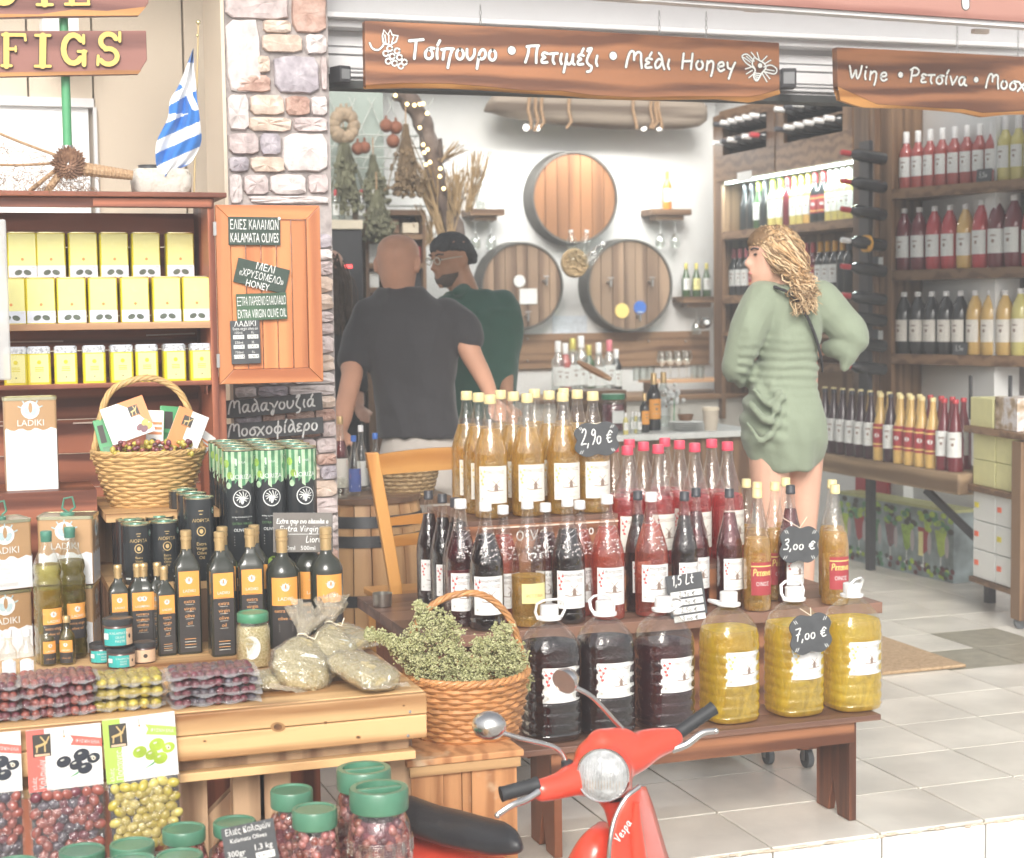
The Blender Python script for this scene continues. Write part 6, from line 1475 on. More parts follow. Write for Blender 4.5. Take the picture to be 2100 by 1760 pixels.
def winelabel(f,w_,h_,leaf,name='ΟΙΝΟΞΥΛΟΣ',top=None,paper=None):
    f.rect(paper or m_paper,-w_/2,w_/2,0,h_,0,10); mill(f,w_*.06,h_*.48,h_*.26)
    f.text(m_mill,name,w_*.04,h_*.84 if not top else h_*.74,h_*.085,w_*.6,2)
    if top: f.text(m_dark,top,w_*.02,h_*.90,h_*.09,w_*.7,2)
    for k,(a,b) in enumerate(((-.42,.80),(-.34,.72),(-.40,.62),(-.30,.86),(-.36,.52))): f.ell(leaf,a*w_,b*h_,w_*.035,h_*.035,2,7,k)
    f.stroke(leaf,[(-w_*.46,h_*.92),(-w_*.36,h_*.72),(-w_*.40,h_*.5)],w_*.012,2)
    f.text(m_lgrey,'ΕΠΙΤΡΑΠΕΖΙΟΣ ΟΙΝΟΣ',w_*.02,h_*.20,h_*.055,w_*.62,2); f.text(m_lgrey,'Παράδοση',w_*.06,h_*.09,h_*.055,lay=2); f.ell(m_lgrey,-w_*.38,h_*.13,w_*.035,w_*.035,2,8)
def wineprof(r,h): return [(r*.85,0),(r*.98,.006),(r,.018),(r,h*.09),(r*.975,h*.10),(r,h*.11),(r,h*.47),(r*.985,h*.485),(r,h*.50),(r*.95,h*.55),(r*.82,h*.62),(r*.62,h*.70),(r*.47,h*.78),(r*.36,h*.85),(r*.32,h*.90),(r*.31,h*.945)]
m_shellA=film('bottle glass clear',(.97,.96,.94),.04,.06,.55,bump=.3,bscale=28); 
def wbottle(name,r,h,liq,cap,leaf,level=.66,emboss=False,lab=None,labz=.13,labh=.30,glass=None,n=22,far=False):
    t=empty(name,(0,0,0)); P=wineprof(r,h)
    newmb(glass or m_shellA).lathe(P,n).obj('glass',parent=t,smooth=60)
    if liq:
        Q=[(a*.965,b) for a,b in P if b<h*level]
        # cut exactly at the fill line
        for i in range(len(P)-1):
            if P[i][1]<h*level<=P[i+1][1]:
                u=(h*level-P[i][1])/(P[i+1][1]-P[i][1]); Q.append((lerp(P[i][0],P[i+1][0],u)*.965,h*level))
        Q[0]=(Q[0][0],.003); newmb(liq).lathe(Q,n).obj('liquid',parent=t,smooth=60)
    rc=r*.355; mb=newmb(cap); mb.lathe([(rc*.98,h*.925),(rc*1.04,h*.93),(rc*1.04,h*.945),(rc,h*.947),(rc,h-.003),(rc*.92,h)],18,rfun=lambda a,z:1+.012*math.sin(18*a)); mb.obj('cap',parent=t,smooth=40)
    if emboss:
        mb=newmb(film('raised grape relief',(.95,.95,.95),.03,.30,.9)); 
        for k in range(26):
            a=-math.pi/2+random.uniform(-.62,.62); z=h*random.uniform(.53,.66); 
            rr=r*(.97-.30*max(0,(z/h-.55))/.11*.6)
            mb.sphere((rr*math.cos(a),rr*math.sin(a),z),r*.085,Matrix.Identity(4),7,5)
        for k in range(2):
            z=h*(.70+.04*k); rr=r*(.62-.08*k); mb.tube([((rr+.001)*math.cos(a),(rr+.001)*math.sin(a),z+.006*math.sin(5*a)) for a in [-math.pi/2-.8+1.6*q/10 for q in range(11)]],.0014,5)
        mb.obj('glass_relief',parent=t,smooth=60)
    if lab is not False:
        f=Flat(); (lab or (lambda f,w_,h_:winelabel(f,w_,h_,leaf)))(f,r*1.85,h*labh); mb=MB(); f.wrap(cylwrap(r,h*labz),mb); mb.obj('label',parent=t)
    return remember(t)
L_amber=liquid('amber retsina',(.99,.76,.30),.52,.3,(1.0,.64,.15)); L_rose=liquid('rose wine',(.96,.20,.20),.45,.3,(.95,.09,.10)); L_red=liquid('red wine',(.35,.02,.04),.45,.4,(.16,.015,.025)); L_dark=liquid('dark wine',(.07,.02,.03),.6,.3,(.030,.018,.024))
L_yel=liquid('yellow white wine',(1,.76,.10),.80,.35,(1.0,.73,.06)); L_orr=liquid('orange rose wine',(.97,.34,.22),.45,.3,(1,.20,.13))
HB=.375; rB=.0515
bA=wbottle('amber_wine_bottle',rB,HB,L_amber,m_capy,m_yell,.72)
cols=[1008,1083,1155,1216]
for c,x in enumerate(cols):
    p=onY(x,950,4.765)
    for r_ in range(3):
        place(bA,'bA',loc=(p.x-.001*r_+jit(.003),4.765+r_*.122,.80),rz=jit(.2)+.05,label='amber wine bottle with yellow cap, %s column of the top tier, %s row'%(['first','second','third','last'][c],['front','middle','back'][r_]),cat='wine bottle',group='amber wine bottles on the top tier')
bP=wbottle('rose_wine_bottle',rB,HB,L_rose,m_capp,m_redl,.56)
k=0
for c,x in enumerate((1287,1350,1425,1492)):
    p=onY(x,1000,4.73)
    for r_ in range(3):
        if r_==2 and c not in (1,2): continue
        place(bP,'bP',loc=(p.x,4.73+r_*.115,.63),rz=jit(.25),label='rose wine bottle with pink cap, %s column of the tier, %s row'%(['first','second','third','last'][c],['front','middle','back'][r_]),cat='wine bottle',group='pink capped rose wine bottles')
def tl(top): return lambda f,w_,h_:winelabel(f,w_,h_,m_redl,top=top,paper=m_paper2)
def yl(f,w_,h_): f.rect(m_tyel,-w_*.42,w_*.42,h_*.15,h_*.8,0,8); f.text(m_odot,'ΡΕΤΣΙΝΑ',0,h_*.4,h_*.10,w_*.7,2)
bMd=wbottle('dark_wine_bottle',rB,HB,L_dark,m_capw,m_redl,.74,True,tl('Αγιωργίτικος')); bMr=wbottle('red_wine_bottle',rB,HB,L_red,m_capw,m_redl,.74,True,tl('Οίνος ερυθρός'))
bMo=wbottle('rose_wine_bottle',rB,HB,L_orr,m_capw,m_redl,.74,True,tl('Μοσχάτο')); bMa=wbottle('amber_wine_bottle',rB,HB,L_amber,m_capw,m_yell,.40,True,yl,.16,.24)
def putM(pr,key,x,Y,label,cap=None,s=1,z=ZM,g='white capped bottles on the middle tier',cat='wine bottle'):
    p=onY(x,1150,Y); return place(pr,key,loc=(p.x,Y,z),rz=jit(.15),scale=s,label=label,cat=cat,group=g)
putM(bMr,'bMr',946,4.66,'dark red wine bottle with white cap, leftmost white cap of the middle tier'); putM(bMd,'bMd',997,4.57,'very dark wine bottle with white cap right of the leftmost one in front')
putM(bMa,'bMa',1083,4.57,'half empty looking amber bottle with small yellow label on the middle tier'); putM(bMd,'bMd',1165,4.575,'dark wine bottle with white cap between amber and rose ones on the middle tier')
putM(bMo,'bMo',1246,4.58,'orange rose Moschato bottle with white cap on the middle tier'); putM(bMo,'bMo',1336,4.58,'rose bottle with white cap just left of the small price list')
putM(bMo,'bMo',1033,4.665,'shorter looking rose bottle behind, between dark and amber bottles',s=.93); putM(bMr,'bMr',1120,4.665,'red bottle behind, between the amber bottle and the dark one',s=.93); putM(bMo,'bMo',1190,4.67,'rose bottle behind, between the dark and the orange rose one',s=.935)
bK=wbottle('black_cap_wine_bottle',.041,.372,L_dark,m_capk,m_redl,.80,lab=lambda f,w_,h_:winelabel(f,w_,h_,m_redl,paper=m_paper2),labz=.17,labh=.26); bK2=wbottle('black_cap_wine_bottle',.041,.372,L_red,m_capk,m_redl,.80,lab=lambda f,w_,h_:winelabel(f,w_,h_,m_redl,paper=m_paper2),labz=.17,labh=.26)
gk='black capped wine bottles on the middle tier'
for pr,key,x,Y,l in ((bK,'bK',935,4.72,'dark wine bottle with black cap, nearest of the three at the left end'),(bK,'bK',909,4.84,'dark wine bottle with black cap, middle of the three at the left end'),(bK,'bK',881,4.95,'dark wine bottle with black cap, farthest of the three at the left end'),
  (bK,'bK',1404,4.575,'dark wine bottle with black cap right behind the small price list'),(bK2,'bK2',1428,4.655,'dark wine bottle with black cap peeking out right of the price list'),(bK2,'bK2',1496,4.59,'plum red bottle with black cap, in front of the last pink caps'),(bK,'bK',1309,4.655,'dark wine bottle with black cap behind, between the two rose bottles')):
    putM(pr,key,x,Y,l,g=gk)
bK3=putM(bK2,'bK2',1621,4.60,'plum red bottle with black cap wearing the 3,00 price tag',g=gk)
m_rlab=mat('dark red paper label',(.38,.05,.06),.5,var=.03)
def rl(f,w_,h_): f.rect(m_rlab,-w_*.45,w_*.45,0,h_,0,8); f.rect(m_yell,-w_*.45,w_*.45,h_*.86,h_*.90,1,8); f.hand(m_yell,'Ρετσινα',-w_*.38,h_*.60,h_*.12,h_*.03,2,0,.1,w_*.75); f.text(m_emb,'ΟΙΝΟΣ',0,h_*.35,h_*.12,w_*.5,2)
bY=wbottle('yellow_cap_wine_bottle',.043,.375,L_amber,m_capy,m_yell,.60,lab=rl,labz=.14,labh=.27)
for x,Y,l in ((1553,4.53,'amber bottle with yellow cap and red label, in front right of the pink caps'),(1553,4.70,'amber bottle with yellow cap directly behind the front red labelled one'),(1531,4.80,'amber bottle with yellow cap, farthest back beside the pink caps'),(1589,4.68,'amber bottle with yellow cap, left of the 3,00 price tag'),(1611,4.78,'amber bottle with yellow cap hidden behind the 3,00 tagged bottle'),(1712,4.53,'amber bottle with yellow cap and red label, rightmost front of the stand'),(1706,4.66,'amber bottle with yellow cap, behind the rightmost one')):
    putM(bY,'bY',x,Y,l,g='yellow capped amber bottles at the right end')
# chalk tags
def plaque(px,py,w_,h_,Y,rot,txt,label,yaw=0,hh=15,wd=66,string=None,strtop=None):
    p=onY(px,py,Y); s=(onY(px+50,py,Y)-p).length/50; t=empty('price_tag',p,0,label,'price tag','small scalloped chalk price tags'); t.rotation_euler=(0,rot,yaw)
    n=44; pts=[]
    for k in range(n):
        a=2*math.pi*k/n; c,q=math.cos(a),math.sin(a); sq=(abs(c)**5+abs(q)**5)**(-1/5)*(1+.055*math.cos(8*a+math.pi)*1.0-.02*math.cos(4*a))
        pts.append((w_*s/2*c*sq*.96,h_*s/2*q*sq*.94))
    newmb(m_chalkg).prism(pts,.005).obj('board',parent=t,bevel=.001)
    f=Flat(); f.hand(m_wht,txt,-wd/2*s,-9*s,hh*s,2.4*s,1,0,.1,wd*s)
    for sx in (-1,1):
        for k in range(2): f.stroke(m_wht,[(sx*(w_*.36-k*4)*s,h_*.30*s),(sx*(w_*.40-k*4)*s,h_*.38*s)],1.1*s,1,False); f.stroke(m_wht,[(sx*(w_*.36-k*4)*s,-h_*.30*s),(sx*(w_*.40-k*4)*s,-h_*.38*s)],1.1*s,1,False)
    mb=MB(); f.wrap(planewrap(),mb); mb.obj('lettering',parent=t)
    if strtop:
        a=onY(strtop[0],strtop[1],Y+.01)-p; b=onY(strtop[2],strtop[3],Y+.01)-p; mb=newmb(m_cream2); top=Vector((0,0,h_*s*.45))
        mb.tube([a,top],.0012,5); mb.tube([b,top],.0012,5); c=mb.obj('string',parent=t); c.rotation_euler=(0,-rot,0)
plaque(1224,901,90,66,4.70,R(-2),'2,90 €','scalloped slate tag reading 2,90 on the last amber bottle',hh=19,strtop=(1203,868,1232,866))
plaque(1640,1117,80,68,4.52,R(3),'3,00 €','scalloped slate tag reading 3,00 hung on the plum red bottle',hh=12,strtop=(1605,1062,1655,1060))
plaque(1663,1300,84,74,3.945,R(-4),'7,00 €','scalloped slate tag reading 7,00 hung on the middle yellow bottle',hh=14,strtop=(1640,1248,1662,1246))
def plist(f,s):
    f.hand(m_wht,'1,5 Lt',-26*s,20*s,11*s,2*s,1,0,.15,44*s)
    for k in range(4): f.rect(m_wht,-32*s,32*s,(8-15*k)*s,(-4-15*k+1)*s,0); f.hand(m_dark,('2,90','2,90','2,50','3,00')[k]+' €',-16*s,(-1.5-15*k)*s,5*s,1.1*s,1,0,.1,34*s)
board('price_board',1408,1220,74,78,4.505,R(-4),m_chalkg,plist,'small grey price list headed 1,5 Lt standing before the black capped bottle','sign',tilt=R(-10),bevel=.001)
# metal cup
p=onz(832,1214,ZM); mb=newmb(mat('brushed steel',(.55,.54,.50),.3,.9,var=.1)); mb.lathe([(.026,0),(.029,.004),(.031,.040),(.032,.042),(.030,.041),(.028,.006),(.001,.005)],24,Matrix.Translation((tx0+.035,tyf+.55,ZM))); tag(mb.obj('metal_cup',smooth=40),'small steel cup standing at the left end of the wine stand','cup')

# ---- five litre bottles ----
def ring5(a,z): return 1
def jug(name,r,h,liq,leaf,level,hrot,hang):
    t=empty(name,(0,0,0)); P=[(r*.80,0),(r*.95,.008),(r*.99,.02)]
    zb,zt_=.02,h*.62; n=40
    for k in range(n+1):
        z=lerp(zb,zt_,k/n); P.append((r*(1-.035*max(0,math.sin(2*math.pi*k/5.6))**2),z))
    P+=[(r*.985,h*.66),(r*.93,h*.72),(r*.80,h*.78),(r*.60,h*.83),(r*.42,h*.865),(r*.27,h*.885),(r*.26,h*.90)]
    wav=lambda a,z:1+.006*math.sin(6*a+z*260)*(1 if .03<z<h*.6 else 0)
    newmb(m_clear).lathe(P,40,sq=.22,rfun=wav).obj('bottle',parent=t,smooth=70)
    Q=[(a*.972,b) for a,b in P if b<h*level]; Q[0]=(Q[0][0],.003); newmb(liq).lathe(Q,40,sq=.22,rfun=wav).obj('wine',parent=t,smooth=70)
    mb=newmb(m_capw); mb.lathe([(r*.30,h*.888),(r*.42,h*.892),(r*.43,h*.912),(r*.33,h*.918),(r*.30,h*.925),(r*.32,h*.93),(r*.32,h*.995),(r*.29,h)],24,rfun=lambda a,z:1+.008*math.sin(24*a)); mb.obj('cap',parent=t,smooth=40)
    # carrying handle
    L=[(-.43,0),(-.55,.30),(-.50,.62),(-.25,.75),(.25,.75),(.50,.62),(.55,.30),(.43,0)]; M=Matrix.Translation((0,0,h*.90))@Matrix.Rotation(hrot,4,'Z')@Matrix.Rotation(hang,4,'X')
    mb=newmb(m_capw); mb.tube([M@Vector((x*r,0,y*r*.9)) for x,y in L],.0035,7,flat=1.3); mb.obj('handle',parent=t,smooth=60)
    f=Flat(); winelabel(f,r*1.55,h*.26,leaf,paper=m_paper2); mb=MB(); f.wrap(cylwrap(r*1.055,h*.31,R(-84)),mb); mb.obj('label',parent=t); return t
L_dr=liquid('dark red jug wine',(.16,.02,.035),.55,.3,(.075,.015,.028))
HJ=.355
for k,(x,yb,liq,leaf,lev,hr,ha,l) in enumerate(((1130,1520,L_dark,m_redl,.74,0,R(12),'five litre bottle of very dark wine, leftmost on the low bench'),(1243,1512,L_dark,m_redl,.73,.4,R(-25),'five litre bottle of very dark wine, second on the low bench'),(1362,1502,L_dr,m_redl,.70,R(80),R(62),'five litre bottle of dark red wine in the middle of the low bench'),
   (1496,1492,L_yel,m_yell,.76,R(90),R(-78),'five litre bottle of yellow wine right of the dark red one'),(1630,1480,L_yel,m_yell,.78,.2,R(-14),'five litre bottle of yellow wine carrying the 7,00 tag'),(1745,1466,L_yel,m_yell,.76,.6,R(20),'five litre bottle of yellow wine, rightmost on the low bench'))):
    p=onY(x,1400,4.055); j=jug('five_litre_bottle',.0765,HJ*(1 if k<3 else 1.0),liq,leaf,lev,hr,ha); j.location=(p.x,4.055+jit(.006),ZB); j.rotation_euler=(0,0,jit(.1)+.05); tag(j,l,'wine bottle','five litre bottles on the low bench')

# ---- crate and herb basket ----
Yk=3.64; ka,kb=onY(832,1560,Yk).x,onY(1072,1560,Yk).x; kz=onY(950,1547,Yk).z
kr=empty('old_crate',(0,0,0),0,'old patched plywood crate under the reddish wicker basket','crate')
newmb(m_crate).bb(ka,kb,Yk-.012,Yk+.36,kz-.016,kz).obj('top_board',parent=kr,bevel=.003)
newmb(m_pine).bb(ka+.008,kb-.008,Yk-.008,Yk+.004,kz-.040,kz-.017).obj('trim_board',parent=kr)
xs=[ka+.012,onY(910,1600,Yk).x,onY(948,1600,Yk).x,onY(967,1600,Yk).x,kb-.014]
for a,b,o_ in zip(xs,xs[1:],(0,.004,.002,.001)): newmb(m_crate).bb(a+.001,b-.001,Yk+o_,Yk+.012+o_,-.418,kz-.041).obj('front_board',parent=kr)
newmb(m_crate).bb(ka+.012,ka+.024,Yk+.02,Yk+.35,-.418,kz-.018).obj('side_board',parent=kr); newmb(m_crate).bb(kb-.026,kb-.014,Yk+.02,Yk+.35,-.418,kz-.018).obj('side_board',parent=kr)
bc=onY(958,1480,3.83); hb=basket('wicker_basket',(bc.x,3.83,kz),.118,.150,.150,12,16,.0042,m_wick2,.95,rim=.009,flare=.7)
tag(hb,'reddish wicker basket overflowing with dried oregano beside the table corner','basket')
ht=onY(955,1218,3.83)-Vector(hb.location)
twisthandle(hb,[(-.150,0,.13),(-.146,0,.21),(-.115,0,ht.z-.052),(-.05,0,ht.z-.006),(.04,0,ht.z-.004),(.108,0,ht.z-.06),(.140,0,.20),(.148,0,.13)],.008,m_wick2,4,7)
mb=newmb(m_wick2)
for k in range(5): mb.tube([(.148+.006*math.cos(a),.012*math.sin(a),.135+.006*k+.004*math.sin(a*2)) for a in [2*math.pi*q/12 for q in range(12)]],.003,5,True)
mb.obj('handle_binding',parent=hb,smooth=60)
random.seed(11)
m_bud=speck('dried oregano flower head',[(.20,.18,.07),(.40,.41,.19),(.54,.54,.30),(.62,.57,.36)],70,.9,.5); m_stem=mat('dry stem',(.30,.24,.12),.8,var=.2)
hbz=[] # clump centres from the picture, (px,py,radius px)
CL=[(880,1290,34),(868,1262,20),(905,1275,24),(925,1300,26),(880,1330,36),(845,1315,28),(835,1345,24),(905,1350,34),(940,1350,28),(870,1375,32),(900,1395,34),(940,1395,32),(975,1365,30),(1005,1340,30),(985,1325,20),(1025,1320,26),(1030,1295,20),(1045,1330,26),(1060,1355,26),(1035,1365,30),(1000,1385,30),(1040,1400,28),(1065,1385,22),(975,1410,28),(1015,1415,24),(930,1420,26),(1055,1415,20),(815,1325,18),(800,1315,14),(780,1305,12),(760,1300,9),(860,1245,10),(1072,1405,16),(890,1415,22),(850,1355,26),(862,1400,22),(960,1385,30)]
ob=MB(); ob.mat(m_bud)
oc=[(1,0,0),(-1,0,0),(0,1,0),(0,-1,0),(0,0,1),(0,0,-1)]; of=[(0,2,4),(2,1,4),(1,3,4),(3,0,4),(2,0,5),(1,2,5),(3,1,5),(0,3,5)]
st=newmb(m_stem)
for (x,y,r_) in CL:
    base=onY(x,y,3.80); rr=r_*.00118
    for k in range(int(22+r_*1.5)):
        d=Vector((random.gauss(0,1),random.gauss(0,1),random.gauss(0,1))).normalized()*rr*random.uniform(.45,1.08)
        c=base+Vector((d.x,d.y*1.5,d.z)); 
        if k%4==0: st.tube([base+Vector((0,.01,-.03)),c],.0007,3,caps=False)
        for q in range(7):
            e=Vector((random.gauss(0,1),random.gauss(0,1),random.gauss(0,1)))*.0042; s=random.uniform(.0018,.0038)
            M=Matrix.Translation(c+e)@Matrix.Rotation(random.uniform(0,3),4,'X')@Matrix.Scale(s,4); ob.add(oc,of,M)
herbs=empty('oregano_bunch',(0,0,0),0,'big bushy bunch of dried greenish oregano in the reddish basket','herbs')
tag(ob.obj('flower_heads',parent=herbs),kind='stuff'); tag(st.obj('stems',parent=herbs),kind='stuff')

# ================= chair, barrel and what stands on it =================
m_chair=wood('honey chair wood',(.52,.22,.05),(.68,.34,.10),2,.4,5,coat=.4); m_chairh=wood('honey chair rail wood',(.52,.22,.05),(.68,.34,.10),0,.4,5,coat=.4)
Yc=5.3
ch=empty('wooden_chair',(0,0,0),0,'honey coloured wooden chair seen from the back beside the barrel','chair')
def P5(x,y,Y=Yc): return onY(x,y,Y)
mb=newmb(m_chair); pts=[P5(762,928),P5(775,1000),P5(795,1110),P5(810,1200),P5(815,1290,5.33)]; bot=Vector((pts[-1].x+.01,5.35,.001)); pts.append(bot)
def plk(mb,pts,w_,d_): 
    rings=[[(p.x-w_/2,p.y-d_/2,p.z),(p.x+w_/2,p.y-d_/2,p.z),(p.x+w_/2,p.y+d_/2,p.z),(p.x-w_/2,p.y+d_/2,p.z)] for p in pts]; return mb.loft(rings)
plk(mb,pts,.042,.028); mb.obj('back_post',parent=ch,bevel=.004)
mb=newmb(m_chair); pts2=[p+Vector((.40,.02,0)) for p in pts]; plk(mb,pts2,.042,.028); mb.obj('back_post',parent=ch,bevel=.004)
def rail(x0,y0,x1,y1,h,Y=Yc):
    a=P5(x0,y0,Y); b=P5(x1,y1,Y); mb=newmb(m_chairh); rings=[]
    for k in range(9):
        u=k/8; p=a.lerp(b,u); yy=p.y+.025*math.sin(math.pi*u); rings.append([(p.x,yy-.009,p.z-h/2),(p.x,yy+.009,p.z-h/2),(p.x,yy+.009,p.z+h/2+.008*math.sin(math.pi*u)),(p.x,yy-.009,p.z+h/2+.008*math.sin(math.pi*u))])
    mb.loft(rings); mb.obj('back_rail',parent=ch,smooth=30)
rail(776,953,1010,938,.068); rail(797,1070,1010,1060,.026); rail(806,1110,1010,1100,.034)
mb=newmb(m_chairh); a=P5(815,1210); mb.bb(a.x-.02,a.x+.40,Yc+.02,Yc+.40,.43,.455); mb.obj('seat',parent=ch,bevel=.005)
for dx in (0,.38): newmb(m_chair).bb(a.x-.01+dx,a.x+.025+dx,Yc+.36,Yc+.39,.001,.429).obj('front_leg',parent=ch)
Yr=6.0; br=onY(745,1100,Yr); rB_=.24
zt2=onY(745,1036,Yr-.15).z
bar_=empty('oak_barrel',(br.x+.02,Yr+.05,0),0,'upright oak barrel with black hoops used as a stand behind the pillar','barrel')
m_oak=wood('oak stave',(.40,.20,.08),(.60,.36,.17),2,.5,6,coat=.2); m_hoop=mat('black iron hoop',(.055,.058,.062),.4,.4,var=.1)
H=zt2
def br_r(z): u=2*z/H-1; return rB_*(1-.16*u*u)
for k in range(22):
    a0=2*math.pi*k/22; a1=2*math.pi*(k+1)/22; mb=newmb(m_oak); g=.002/rB_
    rings=[]
    for i in range(9):
        z=H*i/8; r=br_r(z); rings.append([(r*math.cos(a0+g),r*math.sin(a0+g),z),(r*math.cos(a1-g),r*math.sin(a1-g),z),((r-.02)*math.cos(a1-g),(r-.02)*math.sin(a1-g),z),((r-.02)*math.cos(a0+g),(r-.02)*math.sin(a0+g),z)])
    mb.loft(rings); mb.obj('stave',parent=bar_)
for z0 in (H-.085,H-.035-.12,H*.60-.08,H*.1):
    mb=newmb(m_hoop); mb.lathe([(br_r(z0)+.001,z0),(br_r(z0)+.004,z0),(br_r(z0+.042)+.004,z0+.042),(br_r(z0+.042)+.001,z0+.042)],40,cap=False); mb.sphere((0,-br_r(z0+.02)-.005,z0+.02),.006); mb.obj('hoop',parent=bar_,smooth=40)
newmb(m_walnut).lathe([(rB_*.84+.01,H),(rB_*.84+.01,H+.02)],36).obj('top_board',parent=bar_)
ZR_=H+.021; bl=Vector(bar_.location)
m_jute=speck('woven seagrass',[(.20,.12,.05),(.38,.26,.13),(.52,.40,.24)],60,.9,.8)
p=onY(828,1000,6.1); jb_=empty('woven_basket',(p.x,6.1,ZR_-.02),0,'brown seagrass basket beside the barrel top','basket')
for k in range(9):
    r=.105+.004*k; mb=newmb(m_jute); mb.tube([((r+.003*math.sin(20*a+math.pi*(k%2)))*math.cos(a),(r+.003*math.sin(20*a+math.pi*(k%2)))*math.sin(a),.008+k*.015) for a in [2*math.pi*q/80 for q in range(80)]],.009,5,True); mb.obj('coil',parent=jb_,smooth=60)
newmb(m_jute).lathe([(.1,0),(.1,.004)],20).obj('bottom',parent=jb_)
newmb(m_walnut).bb(p.x-.16,p.x+.16,6.0,6.25,ZR_-.05,ZR_-.021).obj('side_shelf'); tag(bpy.data.objects['side_shelf'],'small dark shelf board carrying the seagrass basket','shelf')
m_bl=mat('bright blue cap',(.06,.16,.50),.4,var=0); m_orlab=mat('orange red label',(.70,.20,.08),.5,var=.05); m_bllab=mat('navy blue label',(.08,.12,.34),.5,var=.1)
def soda(name,r,h,liq,cap,lab1,lab2,loc,label,capw=.4,group='bottles on the barrel'):
    t=empty(name,loc,jit(.3),label,'bottle',group); P=[(r*.9,0),(r,.006),(r,h*.48),(r*.88,h*.56),(r*.55,h*.68),(r*.38,h*.78),(r*.34,h*.93)]
    newmb(m_clear).lathe(P,18).obj('glass',parent=t,smooth=60)
    if liq: newmb(liq).lathe([(a*.95,max(b,.003)) for a,b in P[:-2]],18).obj('liquid',parent=t,smooth=60)
    newmb(cap).lathe([(r*capw,h*.90),(r*capw,h*.99),(r*capw*.9,h)],14).obj('cap',parent=t,smooth=40)
    f=Flat(); w_=r*2; f.rect(lab2,-w_/2,w_/2,h*.08,h*.46,0,6); f.poly(lab1,[(-w_*.35,h*.30),(w_*.4,h*.36),(w_*.4,h*.44),(-w_*.35,h*.38)],1); f.rect(m_emb,-w_*.3,w_*.3,h*.15,h*.19,1); mb=MB(); f.wrap(cylwrap(r),mb); mb.obj('label',parent=t)
zA=ZR_
for x,Y,r,h,liq,cap,l1,l2,l in ((727,5.97,.026,.225,None,m_bl,m_orlab,m_bllab,'clear soft drink bottle with blue cap and orange navy label on the barrel'),(771,6.05,.026,.225,None,m_bl,m_orlab,m_bllab,'second blue capped bottle behind the chair post'),(700,6.08,.030,.29,L_red,m_gcap,m_orlab,m_paper,'dark spirit bottle with gold cap near the pillar'),(742,6.14,.026,.25,None,m_white,m_emb,m_emb,'clear unlabelled looking bottle behind the soft drink')):
    p=onY(x,1000,Y); soda('bottle_on_barrel',r,h,liq,cap,l1,l2,(p.x,Y,zA),l)
p=onY(702,1020,5.9); tag(newmb(m_clear).lathe([(.022,0),(.026,.004),(.030,.075),(.028,.075),(.024,.006)],18,Matrix.Translation((p.x,5.92,zA))).obj('glass_tumbler',smooth=50),'small clear tumbler on the barrel next to the pillar','glass')
# ================= inside the shop =================
ceil=newmb(m_plaster).bb(-.4,7.4,5.61,6.4,2.98,3.06).bb(-.4,7.4,10.0,10.6,2.98,3.06).obj('ceiling'); tag(ceil,kind='structure')  # middle of the unseen ceiling left open to brighten the interior
lamp_on=mat('lit lamp diffuser',(1.0,.97,.92),.5,var=0,emit=1.6)
# driftwood lamp on the back wall
YW=10.42
def BW(x,y,Y=YW-.10): return onY(x,y,Y)
m_drift=wood('grey driftwood',(.16,.12,.09),(.36,.30,.24),0,.8,6)
dw=empty('driftwood_lamp',(0,0,0),0,'long grey driftwood plank hung high with ropes and lights beneath','lamp')
topy=lambda x:195 if x<1010 else 192; mb=newmb(m_drift); rings=[]
DP=[(993,228,3),(998,222,16),(1012,214,34),(1040,212,54),(1100,216,66),(1180,221,74),(1260,226,78),(1340,228,76),(1400,230,68),(1430,232,56),(1443,234,34),(1448,236,8)]
for x,y,h in DP:
    c=onY(x,y,YW-.26); s=.00325; rings.append([(c.x+jit(.004),c.y+.09*math.copysign(abs(math.cos(a))**.6,math.cos(a))*min(1,h/50),c.z+h*s/2*math.copysign(abs(math.sin(a))**.6,math.sin(a))) for a in [2*math.pi*k/16 for k in range(16)]])
mb.loft(rings); mb.obj('plank',parent=dw,smooth=60)
for x in (1085,1100,1112,1168,1300,1336,1345,1352):
    mb=newmb(m_rope); mb.tube([onY(x+jit(3),188,YW-.37),onY(x-2,225,YW-.37),onY(x+4,250,YW-.37),onY(x+jit(8),266+jit(4),YW-.36)],.011,6); mb.obj('rope',parent=dw,smooth=60)
for x in (1079,1102,1320,1352):
    p=onY(x,262,YW-.3); newmb(lamp_on).sphere(p,.022).obj('bulb',parent=dw,smooth=60)
def area(name,loc,rot,sx,sy,e,col,parent=None):
    l=bpy.data.lights.new(name,'AREA'); l.shape='RECTANGLE'; l.size=sx; l.size_y=sy; l.energy=e; l.color=col
    o=bpy.data.objects.new(name,l); COL.objects.link(o); o.location=loc; o.rotation_euler=rot; return o
pl=onY(1200,275,YW-.28); area('driftwood_lamp_light',(pl.x,YW-.30,pl.z-.03),(R(-8),0,0),1.3,.10,13,(1,.98,.94))
